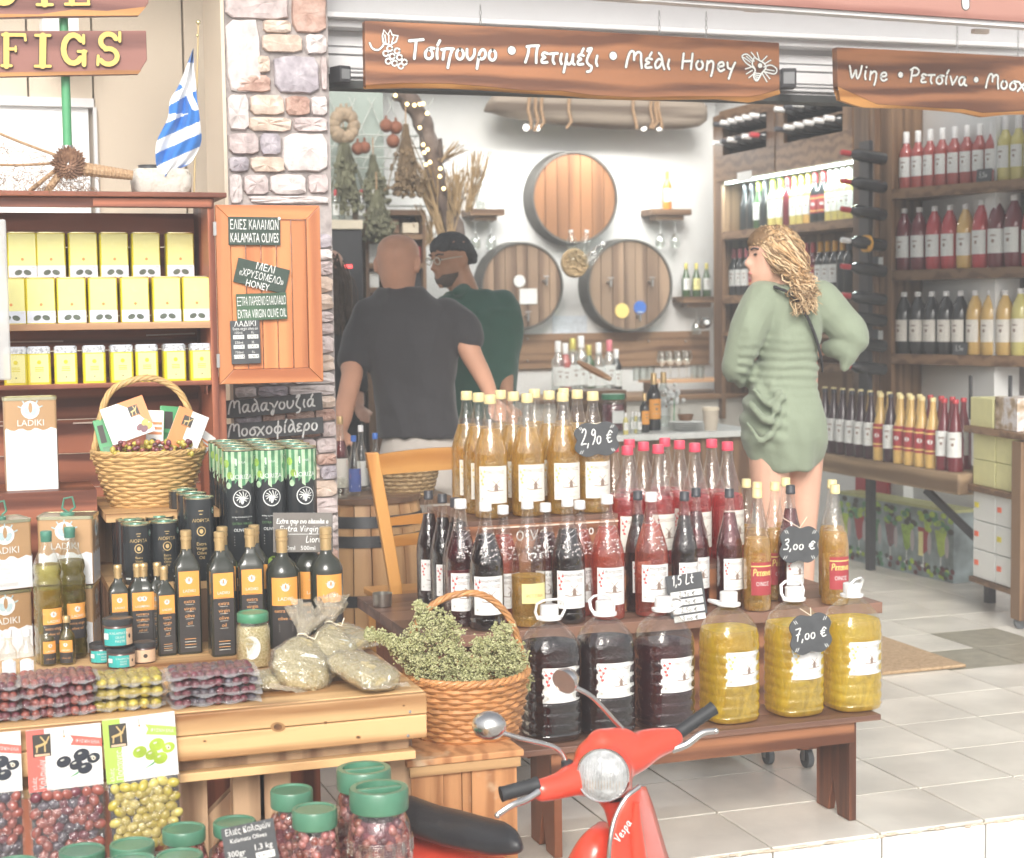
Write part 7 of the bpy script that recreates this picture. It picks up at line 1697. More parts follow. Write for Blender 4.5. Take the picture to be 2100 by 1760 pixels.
# wall barrels
m_bhead=wood('barrel head wood',(.15,.065,.028),(.27,.125,.055),2,.5,4); m_bhead2=wood('grey barrel head wood',(.16,.10,.065),(.31,.21,.14),2,.6,4); m_bring=mat('galvanised barrel hoop',(.11,.105,.095),.55,.4,var=.2,scale=10)
def wallbarrel(cx,cy,rx,label,m,extras=None):
    c=onY(cx,cy,YW-.16); s=(onY(cx+rx,cy,YW-.16)-c).length; r=s*.98
    t=empty('wall_barrel',(c.x,YW-.16,c.z),0,label,'barrel','wine barrels mounted on the back wall')
    M=Matrix.Rotation(R(90),4,'X')
    mb=newmb(m_bring); mb.lathe([(r*1.03,-.155),(r,0),(r*.955,0),(r*.95,-.03)],56,M,cap=False); mb.obj('hoop',parent=t,smooth=40)
    n=7
    for k in range(n):
        x0=-r*.95+2*r*.95*k/n+.002; x1=-r*.95+2*r*.95*(k+1)/n-.002; q=[]
        for i in range(9):
            x=lerp(x0,x1,i/8); q.append((x,math.sqrt(max(0,(r*.95)**2-x*x))))
        poly=q+[(x,-z) for x,z in reversed(q)]
        newmb(m).prism(poly,.02,Matrix.Translation((0,.012+jit(.001),0))).obj('head_board',parent=t)
    if extras: extras(t,r)
def tap(t,x,z,lab=None):
    mb=newmb(m_chain); mb.tube([(x,.012,z),(x,-.05,z)],.010,8); mb.tube([(x,-.045,z+.02),(x,-.045,z-.03)],.008,8); mb.tube([(x-.02,-.045,z+.028),(x+.02,-.045,z+.028)],.005,6); mb.obj('tap',parent=t,smooth=50)
def ex_l(t,r):
    tap(t,.15,.03); tap(t,-.02*0+.02,-.20)
    newmb(m_emb).bb(-.02,.10,.004,.009,-.12,-.02).obj('paper_note',parent=t); mb=newmb(m_emb); mb.lathe([(.04,0),(.04,.006)],20,Matrix.Translation((-.02,.010,.03))@Matrix.Rotation(R(90),4,'X')); mb.obj('round_sticker',parent=t)
def ex_r(t,r):
    tap(t,-.16,.02); tap(t,.14,.02); tap(t,.05,-.21)
    mb=newmb(m_yell); mb.lathe([(.05,0),(.05,.006)],20,Matrix.Translation((-.06,.010,-.17))@Matrix.Rotation(R(90),4,'X')); mb.obj('round_sticker',parent=t); mb=newmb(m_bl); mb.lathe([(.045,0),(.045,.006)],20,Matrix.Translation((.07,.010,-.15))@Matrix.Rotation(R(90),4,'X')); mb.obj('round_sticker',parent=t)
wallbarrel(1180,405,89,'oak barrel end mounted highest on the back wall, warm brown',m_bhead)
wallbarrel(1072,586,85,'barrel end low on the wall right beside the man in green, with a white note',m_bhead2,ex_l)
wallbarrel(1293,585,88,'barrel end low on the wall with taps and two round stickers',m_bhead2,ex_r)
# bottle cluster and cork disc between the barrels
cl_=empty('cork_disc',(0,0,0),0,'round cork filled plate hanging where the three barrels meet','decoration'); p=onY(1178,540,YW-.45)
mb=newmb(m_jute); mb.lathe([(.088,-.02),(.095,0),(.088,.02)],24,Matrix.Translation(p)@Matrix.Rotation(R(90),4,'X')); mb.obj('plate',parent=cl_,smooth=40)
mb=newmb(mat('cork stopper',(.50,.36,.20),.8,var=.25)); random.seed(4)
for k in range(70):
    a=random.uniform(0,6.28); q=.08*math.sqrt(random.random()); mb.lathe([(.008,0),(.008,.012)],7,Matrix.Translation(p+Vector((q*math.cos(a),-.02,q*math.sin(a))))@Matrix.Rotation(R(90)+jit(.4),4,'X'))
tag(mb.obj('corks',parent=cl_,smooth=40),kind='stuff')
for k,(x,y,a) in enumerate(((1173,500,.1),(1200,500,-.15),(1222,520,-.7))):
    q=onY(x,y,YW-.5); t=empty('water_bottle',q,0,'clear plastic bottle %s hung above the cork plate'%('on the left','in the middle','tilted to the right')[k],'bottle','clear bottles between the barrels'); t.rotation_euler=(0,-a,0)
    newmb(m_clear).lathe([(.03,-.10),(.033,-.09),(.033,.0),(.03,.03),(.012,.06),(.011,.075)],14).obj('body',parent=t,smooth=50); newmb(m_capw).lathe([(.014,.07),(.014,.088)],12).obj('cap',parent=t)
# ---- far bottles ----
def gm(n,c,r=.12): return mat(n,c,r,var=.05,coat=.6)
g_dark=gm('far dark bottle',(.030,.032,.034)); g_green=gm('far green bottle',(.05,.10,.04)); g_yell=gm('far pale wine bottle',(.62,.56,.20)); g_rose=gm('far rose bottle',(.40,.085,.075)); g_red=gm('far red bottle',(.45,.04,.05)); g_dred=gm('far dark red bottle',(.15,.02,.03)); g_amb=gm('far amber bottle',(.66,.44,.15)); g_plum=gm('far plum bottle',(.045,.02,.028)); g_clear=film('far clear bottle',(.85,.9,.88),.08,.12,.5,diff=.12)
g_orange=gm('far orange bottle',(.75,.28,.06))
c_wh=m_capw; c_lime=mat('lime foil',(.50,.60,.08),.35,var=0); c_rd=mat('red foil',(.50,.05,.06),.4,var=0); c_or=mat('orange foil',(.80,.42,.06),.4,var=0); c_bk=m_capk; c_pk=mat('pink foil',(.65,.18,.22),.4,var=0); c_gd=mat('champagne foil',(.55,.48,.12),.3,.3,var=0)
PR={'wine':(.037,.30,[(.95,0),(1,.02),(1,.60),(.92,.66),(.55,.74),(.40,.80),(.38,.93)],.80,1.0,.42),
    'burg':(.040,.30,[(.95,0),(1,.02),(1,.50),(.85,.60),(.55,.72),(.38,.84),(.36,.93)],.78,1.0,.40),
    'plas':(.046,.33,[(.9,0),(1,.03),(1,.34),(.96,.36),(1,.38),(1,.60),(.93,.70),(.72,.80),(.42,.88),(.30,.93)],.92,1.0,.36),
    'ret':(.040,.34,[(.95,0),(1,.02),(1,.42),(.92,.52),(.62,.68),(.38,.82),(.32,.94)],.94,1.0,.36)}
_fb={}
def farb(kind,g,cap,lab,loc,label,group,rz=0,sc=1,cat='bottle',labz=(.20,.55),rot=None,name=None):
    key=(kind,g.name,cap.name,lab.name if lab else '',labz)
    if key not in _fb:
        r,h,pf,c0,c1,cr_=PR[kind]; t=empty(name or 'shelf_bottle',(0,0,0))
        newmb(g).lathe([(a*r,b*h) for a,b in pf],14).obj('glass',parent=t,smooth=50)
        newmb(cap).lathe([(r*cr_*1.04,h*c0),(r*cr_*1.04,h*.99),(r*cr_*.9,h)],12).obj('cap',parent=t,smooth=40)
        if lab:
            f=Flat(); w_=r*2.2; a,b=labz; f.rect(lab,-w_/2,w_/2,h*a,h*b,0,8)
            if lab not in (m_rlab,): f.rect(m_mill,-w_*.16,w_*.16,h*lerp(a,b,.70),h*lerp(a,b,.76),1,2); f.rect(m_lgrey,-w_*.22,w_*.22,h*lerp(a,b,.25),h*lerp(a,b,.29),1,2); f.ell(m_mill,0,h*lerp(a,b,.5),r*.18,r*.2,1,8)
            else: f.rect(m_yell,-w_*.5,w_*.5,h*lerp(a,b,.8),h*lerp(a,b,.86),1,8); f.rect(m_yell,-w_*.5,w_*.5,h*lerp(a,b,.1),h*lerp(a,b,.16),1,8); f.ell(m_emb,0,h*lerp(a,b,.5),r*.35,r*.3,1,10)
            mb=MB(); f.wrap(cylwrap(r),mb); mb.obj('label',parent=t)
        remember(t); _fb[key]=t; o=t
    else: o=dup(_fb[key])
    o.location=loc; o.rotation_euler=rot or (0,0,rz+jit(.15)); o.scale=(sc,)*3; tag(o,label,cat,group); return o
CN={g_dark.name:'dark',g_green.name:'green',g_yell.name:'pale yellow',g_rose.name:'rose red',g_red.name:'bright red',g_dred.name:'dark red',g_amb.name:'amber',g_plum.name:'plum dark',g_clear.name:'clear',g_orange.name:'orange'}
# ---- wall unit M along the right wall, front plane X=4.76 ----
XM=4.76; XMb=5.045
def MX(x,y,X=XM): return onX(x,y,X)
ywl=MX(1464,700).y; ywr=MX(1792,700).y
um=empty('wine_shelf_unit',(0,0,0),0,'dark walnut wine shelving with lit shelf behind the woman in green','shelf')
def yz(x,y,X=XM): p=onX(x,y,X); return p.y,p.z
zTop=MX(1600,205).z
newmb(m_walnutv).bb(XM,XMb,ywl-.05,ywl,.70,zTop).obj('side_panel',parent=um)
newmb(m_walnutv).bb(XM,XMb,ywr,ywr+.05,.70,2.9).obj('side_panel',parent=um)
newmb(m_walnutv).bb(XM-.005,XM+.02,ywr+.051,MX(1750,700).y,.70,2.9).obj('face_post',parent=um)
newmb(m_walnutv).bb(XM-.005,XM+.02,ywl-.13,ywl-.051,.70,MX(1470,275).z).obj('face_post',parent=um)
ysr=MX(1752,700).y; ysl=ywl-.052
def shelfM(y_at,x_at=1650,th=.05,name='shelf',m=m_walnut):
    z=MX(x_at,y_at).z; newmb(m_walnut).bb(XM,XMb,ysr,ysl-.001,z-th,z).obj(name,parent=um); return z
z1=shelfM(458); z2=shelfM(602); z3=shelfM(742); z0=MX(1650,770).z
newmb(m_walnutv).bb(XMb-.03,XMb-.002,ysr,ysl,z2+.001,z1-.051).obj('back_panel',parent=um)
newmb(m_walnutv).bb(XMb-.03,XMb-.002,ysr,ysl,z3+.001,z2-.051).obj('back_panel',parent=um)
newmb(m_walnutv).bb(XMb-.03,XMb-.002,ysr,ysl,.72,z3-.051).obj('back_panel',parent=um)
m_lit=mat('white back board',(.80,.83,.80),.5,var=0)
zr0=MX(1640,345).z
newmb(m_lit).bb(XMb-.03,XMb-.002,ysr,ysl,z1+.001,zr0-.001).obj('white_back_board',parent=um)
led=mat('cool led strip',(.82,1.0,.95),.5,var=0,emit=7)
newmb(led).bb(XM+.03,XM+.05,ysr+.02,ysl-.05,zr0-.016,zr0-.004).obj('led_strip',parent=um)
newmb(led).bb(XM+.03,XM+.042,ysr+.006,ysr+.016,z1+.03,zr0-.02).obj('led_strip',parent=um)
area('shelf_led_light',(XM+.06,(ysr+ysl)/2,zr0-.02),(0,R(8),0),.04,1.5,12,(.85,1,.96))
# rack front with bottle holes: frame of boards
zt1=zTop; zra=MX(1640,222).z
cells=[]
ymid=MX(1593,300).y
for (ya,yb) in ((ysr,ymid),(ymid,ysl)):
    za=zr0; zb_=zTop
    y0,y1=min(ya,yb)+.01,max(ya,yb)-.01
    newmb(m_walnut).bb(XM-.012,XM+.012,y0,y1,za,za+.16).obj('rack_board',parent=um); newmb(m_walnut).bb(XM-.012,XM+.012,y0,y1,zb_-.05,zb_).obj('rack_board',parent=um)
    newmb(m_walnutv).bb(XM-.012,XM+.012,y0,y0+.10,za+.161,zb_-.051).obj('rack_board',parent=um); newmb(m_walnutv).bb(XM-.012,XM+.012,y1-.10,y1,za+.161,zb_-.051).obj('rack_board',parent=um)
    newmb(m_walnut).bb(XM-.008,XM+.01,y0+.101,y1-.101,za+.161+(zb_-za-.21)*.46,za+.161+(zb_-za-.21)*.52).obj('rack_rail',parent=um)
    cells.append((y0+.101,y1-.101,za+.161,zb_-.051))
newmb(m_black).bb(XMb-.03,XMb-.01,ysr,ysl,zr0+.02,zTop-.01).obj('rack_back',parent=um)
newmb(m_walnut).bb(XM+.02,XMb,ysr,ysl,zTop+.001,zTop+.03).obj('top_board',parent=um); newmb(m_walnut).bb(XM+.013,XMb-.031,ysr,ysl,zr0-.002,zr0+.018).obj('rack_floor',parent=um)
k=0
for ci,(y0,y1,za,zb_) in enumerate(cells):
    for r_ in range(2):
        n=6
        for i in range(n):
            yy=lerp(y0+.05,y1-.05,i/(n-1)); zz_=lerp(za,zb_,.12+.55*r_)+.02
            cap=c_wh if (i+ci+r_)%2==0 or i in(1,3) else (c_rd if i%3==0 else c_bk)
            farb('wine',g_dark,cap,None,(XM+.20,yy,zz_+.01),'wine bottle lying in the rack, %s of the %s row in the %s half'%(ORD[n-1-i],('lower','upper')[r_],('right','left')[ci]),'bottles lying in the top wine rack',rot=(R(4)*0,R(-86),0),name='rack_bottle'); k+=1
# bottles standing on M shelves
def rowM(xs,ybase,z,X,group,desc):
    for i,(x,kind,g,cap,lab) in enumerate(xs):
        p=onX(x,ybase,X); farb(kind,g,cap,lab,(X,p.y,z+.0005),'%s bottle, %s, %s'%(CN[g.name],posl(i,len(xs)),desc),group,R(-60))
rowM([(1529,'burg',g_dark,c_bk,None),(1543,'burg',g_dark,c_bk,None),(1557,'burg',g_green,c_lime,m_emb),(1570,'burg',g_dark,c_bk,None),(1586,'wine',g_yell,c_lime,m_emb),(1602,'wine',g_yell,c_lime,m_emb),(1617,'wine',g_dred,c_rd,None),(1631,'wine',g_yell,c_gd,m_emb),(1645,'wine',g_yell,c_gd,m_emb),(1659,'wine',g_amb,c_gd,m_emb),(1673,'wine',g_dark,c_rd,m_rlab),(1690,'wine',g_dark,c_rd,m_rlab),(1704,'wine',g_yell,c_wh,m_emb),(1717,'wine',g_yell,c_wh,m_emb),(1730,'wine',g_yell,c_wh,m_emb),(1743,'wine',g_yell,c_wh,m_emb)],440,z1,4.87,'bottles on the lit shelf','on the lit shelf')
rowM([(1506,'wine',g_dark,c_pk,m_emb),(1519,'wine',g_dark,c_pk,m_emb),(1532,'wine',g_dark,c_pk,m_emb),(1547,'wine',g_dred,c_rd,m_rlab),(1655,'wine',g_red,c_rd,m_rlab),(1668,'wine',g_dred,c_rd,m_rlab),(1683,'wine',g_dark,c_or,m_emb),(1698,'wine',g_dark,c_or,m_emb),(1713,'wine',g_dark,c_or,m_emb),(1728,'wine',g_dark,c_or,None),(1742,'wine',g_dark,c_bk,None)],590,z2,4.87,'bottles on the shelf under the lit one','on the shelf under the lit one')
p=onX(1500,660,4.80); farb('wine',g_dark,c_wh,m_emb,(4.62,p.y+.05,z3+.22),'dark bottle with white neck lying across the shelf left of the woman','bottle lying on unit',rot=(0,R(-88),R(70))); 
newmb(m_walnut).bb(XM,XMb,ysr,ysl-.001,z3+.14,z3+.165).obj('shelf',parent=um)
sgn=newmb(m_emb).bb(XM-.012,XM-.009,MX(1545,360).y,MX(1515,360).y,MX(1530,372).z,MX(1530,352).z).obj('card',parent=um)
# vertical black holder with bottles poked through
hd=empty('bottle_holder',(0,0,0),0,'tall black vertical holder strip with red necked bottles poking out','rack')
p0=onX(1775,290,XM-.10); p1=onX(1790,810,XM-.10)
newmb(m_black).bb(XM-.11,XM-.085,p0.y-.05,p0.y+.05,p1.z,p0.z).obj('strip',parent=hd)
for i,y in enumerate((322,380,437,500,553,612,655,707,755)):
    p=onX(1782,y,XM-.13); o=farb('wine',g_dark,c_wh if i==3 else c_rd,None,(p.x+.06-.02,p.y-.10,p.z),'bottle in the black holder strip, %s from the top'%ORD[i],'red necked bottles in the black holder',rot=(R(92),0,R(4)),name='held_bottle',sc=.92)
    o.rotation_euler=(R(90),0,R(-52+180-128)); o.rotation_euler=Vector((-.95,-.1,.10)).to_track_quat('Z','Y').to_euler(); o.location=(p.x+.09,p.y,p.z-.01)
    if i==3: newmb(c_or).lathe([(.045,0),(.045,.03)],16,Matrix.Translation((p.x-.03,p.y,p.z))@Matrix.Rotation(R(90),4,'Y')).obj('orange_ring',parent=hd)
# ---- angled shelf unit A ----
ua=empty('wine_shelf_unit',(0,0,0),0,'brown wooden shelves at the right with rows of rose and red bottles','shelf')
def A3(s,d,z): return A0+AD*s+AN*d+Vector((0,0,z))
Abox(newmb(m_walnutv),-.05,0.02,-.35,.0,.72,2.9).obj('side_panel',parent=ua); Abox(newmb(m_walnutv),-.12,-.052,-.06,-.02,.72,2.9).obj('face_post',parent=ua)
Abox(newmb(m_walnutv),.021,.30,-.355,-.345,.72,2.9).obj('back_board',parent=ua)
pn=(A0,AN)
def Az(x,y,d=0): return onpl(x,y,A0+AN*d,AN)
zA_=[Az(1900,382).z,Az(1950,551).z,Az(1900,727).z]
for z in zA_: Abox(newmb(m_walnut),.022,1.9,-.345,.0,z-.055,z).obj('shelf',parent=ua)
AYAW=math.atan2(AN.y,AN.x)+math.pi/2
def rowA(specs,z,group,desc,d=-.07,s0=.06,ds=.078):
    for i,(kind,g,cap,lab,sc) in enumerate(specs):
        p=A3(s0+i*ds,d,z+.0005); farb(kind,g,cap,lab,p,'%s bottle, %s, %s'%(CN[g.name],posl(i,len(specs)),desc),group,AYAW,sc)
rowA([('wine',g_rose,c_wh,m_emb,1.0)]*8+[('wine',g_yell,c_wh,m_emb,1.06)]*6,zA_[0],'bottles on the top angled shelf','on the top shelf at the right')
rowA([('wine',g_rose,c_wh,m_emb,1.0)]*14,zA_[0],'back row on the top angled shelf','in the back row of the top right shelf',-.17,.08,.078) if False else None
rowA([('plas',g_dred,c_wh,m_emb,1.0),('plas',g_dred,c_wh,m_emb,1.0),('plas',g_red,c_wh,m_emb,1.0),('plas',g_red,c_wh,m_emb,1.0),('plas',g_amb,c_wh,m_emb,1.0),('plas',g_red,c_wh,m_emb,1.05),('plas',g_dred,c_wh,m_emb,1.07),('plas',g_dred,c_wh,m_emb,1.09),('plas',g_red,c_wh,m_emb,1.0),('plas',g_dred,c_wh,None,1.08),('plas',g_amb,c_wh,m_emb,1.1),('plas',g_amb,c_wh,m_emb,1.1)],zA_[1],'plastic wine bottles on the middle angled shelf','on the middle shelf at the right',ds=.0985,s0=.05)
rowA([('plas',g_dark,c_wh,m_paper,1.0)]*5+[('plas',g_amb,c_wh,m_paper,1.0)]*3+[('plas',g_yell,c_wh,m_paper,1.02)]*2+[('plas',g_dark,c_wh,m_paper,1.02)]*3,zA_[2],'plastic wine bottles on the lower angled shelf','on the lower shelf at the right',ds=.0915,s0=.05)
def stag(s,z,label,d=-.005,w_=.09,h=.065,m=m_chalkg):
    t=empty('shelf_tag',A3(s,d,z),0,label,'price tag','small slate tags on the angled shelves'); t.rotation_euler=(R(-8),0,AYAW); newmb(m).bb(-w_/2,w_/2,0,.004,0,h).obj('board',parent=t); f=Flat(); f.hand(m_wht,'5,50',-w_*.32,h*.35,.016,.0025,1); mb=MB(); f.wrap(planewrap(),mb); mb.obj('lettering',parent=t)
stag(.60,zA_[0],'small slate tag before the rose bottles on the top shelf'); stag(1.02,zA_[0],'small slate tag before the yellow bottles on the top shelf'); stag(.46,zA_[2],'small slate tag before the amber bottles on the lower shelf')
for (x,y,l) in ((1805,545,'grey price card clipped to the post between shelves, upper one'),(1805,695,'grey price card clipped to the post between shelves, lower one')):
    p=A3(-.085,.012,Az(x,y).z); t=empty('price_card',p,AYAW,l,'price card'); newmb(m_chalkg).bb(-.055,.025,0,.004,-.05,.05).obj('board',parent=t); newmb(m_emb).bb(.026,.055,0,.004,-.055,.045).obj('white_strip',parent=t)
# ---- heavy plank bench with bottles ----
XB=4.52
plk_=empty('plank_bench',(0,0,0),0,'heavy rough plank bench along the right wall crowded with bottles','bench')
zP=onX(1690,926,XB-.05).z; yP0=onX(1984,980,XB-.05).y; yP1=onX(1660,900,XB).y
m_rough=wood('rough heavy plank',(.16,.10,.055),(.36,.25,.15),1,.7,6)
newmb(m_rough).bb(XB-.10,XB+.20,yP0,yP1,zP-.10,zP).obj('top_plank',parent=plk_,bevel=.01)
newmb(m_black).bb(XB+.14,XB+.18,yP0+.1,yP0+.14,.0,zP-.101).obj('leg',parent=plk_); newmb(m_black).bb(XB+.14,XB+.18,yP1-.4,yP1-.36,.0,zP-.101).obj('leg',parent=plk_)
bar(newmb(m_black),(XB+.0,yP0+.42,zP-.12),(XB+.12,yP0+.12,zP-.36),.03,.03).obj('brace',parent=plk_)
rws=[(-.045,[('ret',g_plum,c_bk,m_emb)]*6+[('ret',g_amb,m_capy,m_rlab)]*1+[('ret',g_plum,c_bk,m_emb)]*1+[('ret',g_amb,m_capy,m_rlab)]*4+[('ret',g_dred,c_rd,m_emb)]*4),(.06,[('ret',g_plum,m_capy,m_emb)]*5+[('ret',g_amb,m_capy,m_rlab)]*6+[('ret',g_dred,c_rd,m_emb)]*4)]
for ri,(dx,sp) in enumerate(rws):
    for i,(k_,g,c_,l_) in enumerate(sp):
        yy=onX(1692,900,XB+dx).y-i*.094
        if yy<yP0+.02: break
        farb(k_,g,c_,l_,(XB+dx,yy,zP+.0005),'%s bottle on the heavy plank, %s in the %s row from the woman'%(CN[g.name],ORD[i],('front','back')[ri]),'bottles on the heavy plank bench',R(-60))
for x in (1992,2073):
    q=onX(x,830,4.50); newmb(m_black).bb(4.49,4.50,q.y-.008,q.y+.008,onX(x,860,4.5).z,onX(x,770,4.5).z).obj('bracket_rod',parent=plk_)
# ---- boxes beneath and beside ----
def Gd(x,y): return onz(x,y,0)
def pbox(name,c0,c1,w2,z1_,m,label,cat,z0=0.0,parent=None,depthdir=None,kind=None):
    """upright box whose visible front runs from floor point c0 to c1; w2 = depth behind"""
    a=Vector((c0.x,c0.y,0)); b=Vector((c1.x,c1.y,0)); d=(b-a).normalized(); n=Vector((-d.y,d.x,0)); 
    if n.x<0: n=-n
    mb=newmb(m); vs=[]
    for z in (z0,z1_): vs+=[(a.x,a.y,z),(b.x,b.y,z),(b.x+n.x*w2,b.y+n.y*w2,z),(a.x+n.x*w2,a.y+n.y*w2,z)]
    mb.add(vs,[(0,1,2,3),(4,7,6,5),(0,4,5,1),(1,5,6,2),(2,6,7,3),(3,7,4,0)]); o=mb.obj(name,parent=parent); 
    if label: tag(o,label,cat)
    return o,a,d,n
m_print=speck('printed carton picture',[(.18,.26,.10),(.50,.56,.70),(.70,.72,.78),(.44,.40,.62),(.45,.16,.22)],9,.4,0,.2,pos=[.30,.40,.52,.62,.72])
c0=Gd(1718,1142); c1=Gd(1955,1197); zt3=.36
o,a,d,n=pbox('printed_carton',c0,c1,.15,zt3,mat('pale lilac carton print',(.26,.32,.33),.4,var=.5,scale=9),'large wine carton printed with grapes and glasses under the plank','box')
f=Flat(); L=(c1-c0).length; random.seed(6)
for k in range(7):
    x=L*(.06+.14*k); cc=[m_golv,m_rlab,m_leafd,m_ol2,m_leafg,m_rlab,m_golv][k]
    f.poly(cc,[(x-.05,zt3*.72),(x+.05,zt3*.72),(x+.035,zt3*.40),(x+.005,zt3*.34),(x-.005,zt3*.34),(x-.022,zt3*.40)],1); f.rect(m_emb,x-.004,x+.004,zt3*.16,zt3*.34,1); f.ell(m_emb,x,zt3*.16,.025,.008,1); f.ell(m_mauve,x+.05,zt3*.5,.018,.06,1)
for k in range(90):
    f.ell([m_golv,m_dark,m_leafd,m_ol2][k%4],L*random.random(),zt3*.04+random.random()*.06,.018,.014,2,8); f.ell([m_leafg,m_leafd,m_golv,m_dark][k%4],L*random.random(),zt3*.95-random.random()*.09,.025,.016,2,8)
f.rect(m_tyel,L*.72,L*.76,zt3*.3,zt3*.66,3); 
mb=MB(); f.wrap(lambda x,y,l:(a+d*x-n*(.001+l*.0004)+Vector((0,0,y))),mb); mb.obj('print',parent=o)
pbox('strip',c0,c1,.15,zt3+.016,mat('olive carton lid',(.46,.48,.22),.5,var=.1),None,None,zt3+.0005,parent=o)
# dark red cartons behind
for k,(x0,x1,y) in enumerate(((1700,1768,1140),(1772,1800,1148),(1804,1870,1150))):
    pbox('wine_carton',Gd(x0,y)+Vector((.17,0,0)),Gd(x1,y+8)+Vector((.16,0,0)),.12,.47,[m_rlab,m_emb,m_rlab][k],'%s carton standing behind the printed grape carton'%('dark red left','narrow white','dark red right')[k],'box')
# yellow boxes, white cabinet at the right
XR=lambda px,py: onz(px,py,0)
w0=onz(1988,1245,.13); w0=Vector((w0.x,w0.y,0)); c0=onz(1990,1252,.0); c1=onz(2092,1290,.0)
cabR=empty('display_trolley',(0,0,0),0,'wooden trolley at the right edge with yellow boxes over white cartons','trolley')
d=(Vector((c1.x,c1.y,0))-Vector((c0.x,c0.y,0))).normalized(); n=Vector((-d.y,d.x,0)); n=n if n.x>0 else -n; a=Vector((c0.x,c0.y,0)); Lc=(c1-c0).length
MR=Matrix.Translation(a)@Matrix(((d.x,n.x,0,0),(d.y,n.y,0,0),(0,0,1,0),(0,0,0,1)))
def zat(px,py,off=0): return onpl(px,py,a+n*off,n).z
def sat(px,py): 
    q=onpl(px,py,a,n)-a; return q.dot(d)
zb0=zat(2040,1195); zb1=zat(2040,1012); zs1=zat(2040,1003); zs1b=zat(2040,1012); 
ss=[(sat(1991,1100),sat(2036,1100)),(sat(2037,1100),sat(2082,1100))]
def RB(m,s0,s1,n0,n1,z0,z1,name,par,bev=0): return newmb(m).bb(s0,s1,n0,n1,z0,z1,MR).obj(name,parent=par,bevel=bev)
RB(m_walnut,-.02,Lc+.3,.0,.4,zat(2040,1200)-.02,zat(2040,1198)+.0,'shelf',cabR)
RB(m_walnut,-.02,Lc+.3,-.01,.4,zs1-.028,zs1-.001,'shelf',cabR); zq=zat(2040,880); RB(m_walnut,-.04,Lc+.3,-.02,.4,zq-.03,zq,'shelf',cabR)
RB(m_walnutv,sat(2086,1100),sat(2086,1100)+.08,-.03,.03,zat(2095,1270)+.0,zat(2095,905),'post',cabR)
zz2=zat(2090,1262); 
c_=newmb(m_whl).lathe([(.016,-.01),(.03,-.008),(.03,.008),(.016,.01)],16,Matrix.Translation(MR@Vector((sat(2092,1280)+.0,.0,.031)))@Matrix.Rotation(R(90),4,'X')).obj('caster',parent=cabR,smooth=40)
zc=zat(2040,1198); zc2=zs1-.03; hcar=(zc2-zc)/3
for k in range(3):
    for j,(s0,s1) in enumerate(ss):
        o=RB(m_emb,s0+.002,s1-.002,.01,.3,zc+k*hcar+.002,zc+(k+1)*hcar-.002,'white_carton',None,.003); tag(o,'white carton in the trolley, %s column, %s from the bottom'%(('left','right')[j],ORD[k]),'box','white cartons in the trolley')
        mb=newmb(mat('red sticker',(.80,.16,.08),.5,var=0) if (k+j)%3!=2 else m_tyel2); mb.bb(s0+.02,s0+.055,.006,.0095,zc+k*hcar+hcar*.45,zc+k*hcar+hcar*.62,MR); mb.obj('sticker',parent=o)
m_ybox=mat('pale yellow carton',(.72,.70,.36),.55,var=.05)
hy=(zq-.031-zs1)/2
for k in range(2):
    for j,(s0,s1) in enumerate(ss):
        o=RB(m_ybox,s0+.001,s1-.002,.008,.3,zs1+.0005+k*hy,zs1+(k+1)*hy-.002,'yellow_box',None,.003); tag(o,'pale yellow carton, %s column, %s in the trolley'%(('left','right')[j],('lower','upper')[k]),'box','yellow cartons in the trolley')
o=RB(m_ybox,sat(1990,840),sat(2036,840),.0,.2,zq+.001,zat(2010,816),'yellow_box',None,.003); tag(o,'pale yellow carton standing on top of the trolley','box','yellow cartons in the trolley')
o=RB(speck('printed pastry box',[(.12,.08,.05),(.45,.33,.2),(.75,.74,.76),(.5,.4,.3)],14,.4,0),sat(2040,840),sat(2086,840),.0,.2,zq+.001,zat(2060,815),'picture_box',None,.003); tag(o,'carton with brown food picture on top of the trolley at the right','box')

# ================= counter and back bar =================
YCt=7.15; 
zc_=onY(1400,887,YCt).z; cx0=onY(1180,890,YCt).x; cx1=onY(1560,890,YCt).x
ct=empty('counter',(0,0,0),0,'shop counter with pale stone top behind the wine bottles','counter')
newmb(mat('pale stone counter',(.62,.64,.62),.3,var=.08,scale=12)).bb(cx0-.3,cx1,YCt-.02,YCt+.62,zc_-.03,zc_).obj('top',parent=ct,bevel=.004)
newmb(m_walnutv).bb(cx0-.28,cx1-.03,YCt+.03,YCt+.6,.0,zc_-.031).obj('body',parent=ct)
def onC(x,Y=7.3): return onY(x,880,Y)
def cput(x,Y,kind,g,cap,lab,label,sc=1): p=onC(x,Y); farb(kind,g,cap,lab,(p.x,Y,zc_+.0005),label,'bottles on the counter',0,sc)
cput(1341,7.35,'wine',g_dark,m_gcap,m_olabel,'dark oil bottle with orange label and gold cap on the counter',.92); cput(1322,7.25,'wine',g_dark,m_gcap,m_olabel,'smaller dark oil bottle with gold cap on the counter',.62); cput(1361,7.55,'wine',g_clear,m_gcap,m_emb,'clear bottle behind the oil bottles on the counter',.9)
for k,x in enumerate((1283,1297,1311,1304)): cput(x,7.16+.05*(k%2),'wine',(g_yell,g_clear,g_clear,g_yell)[k],c_wh,m_emb,'tiny sample bottle with white cap, %s of four in front of the jar'%ORD[k],.34)
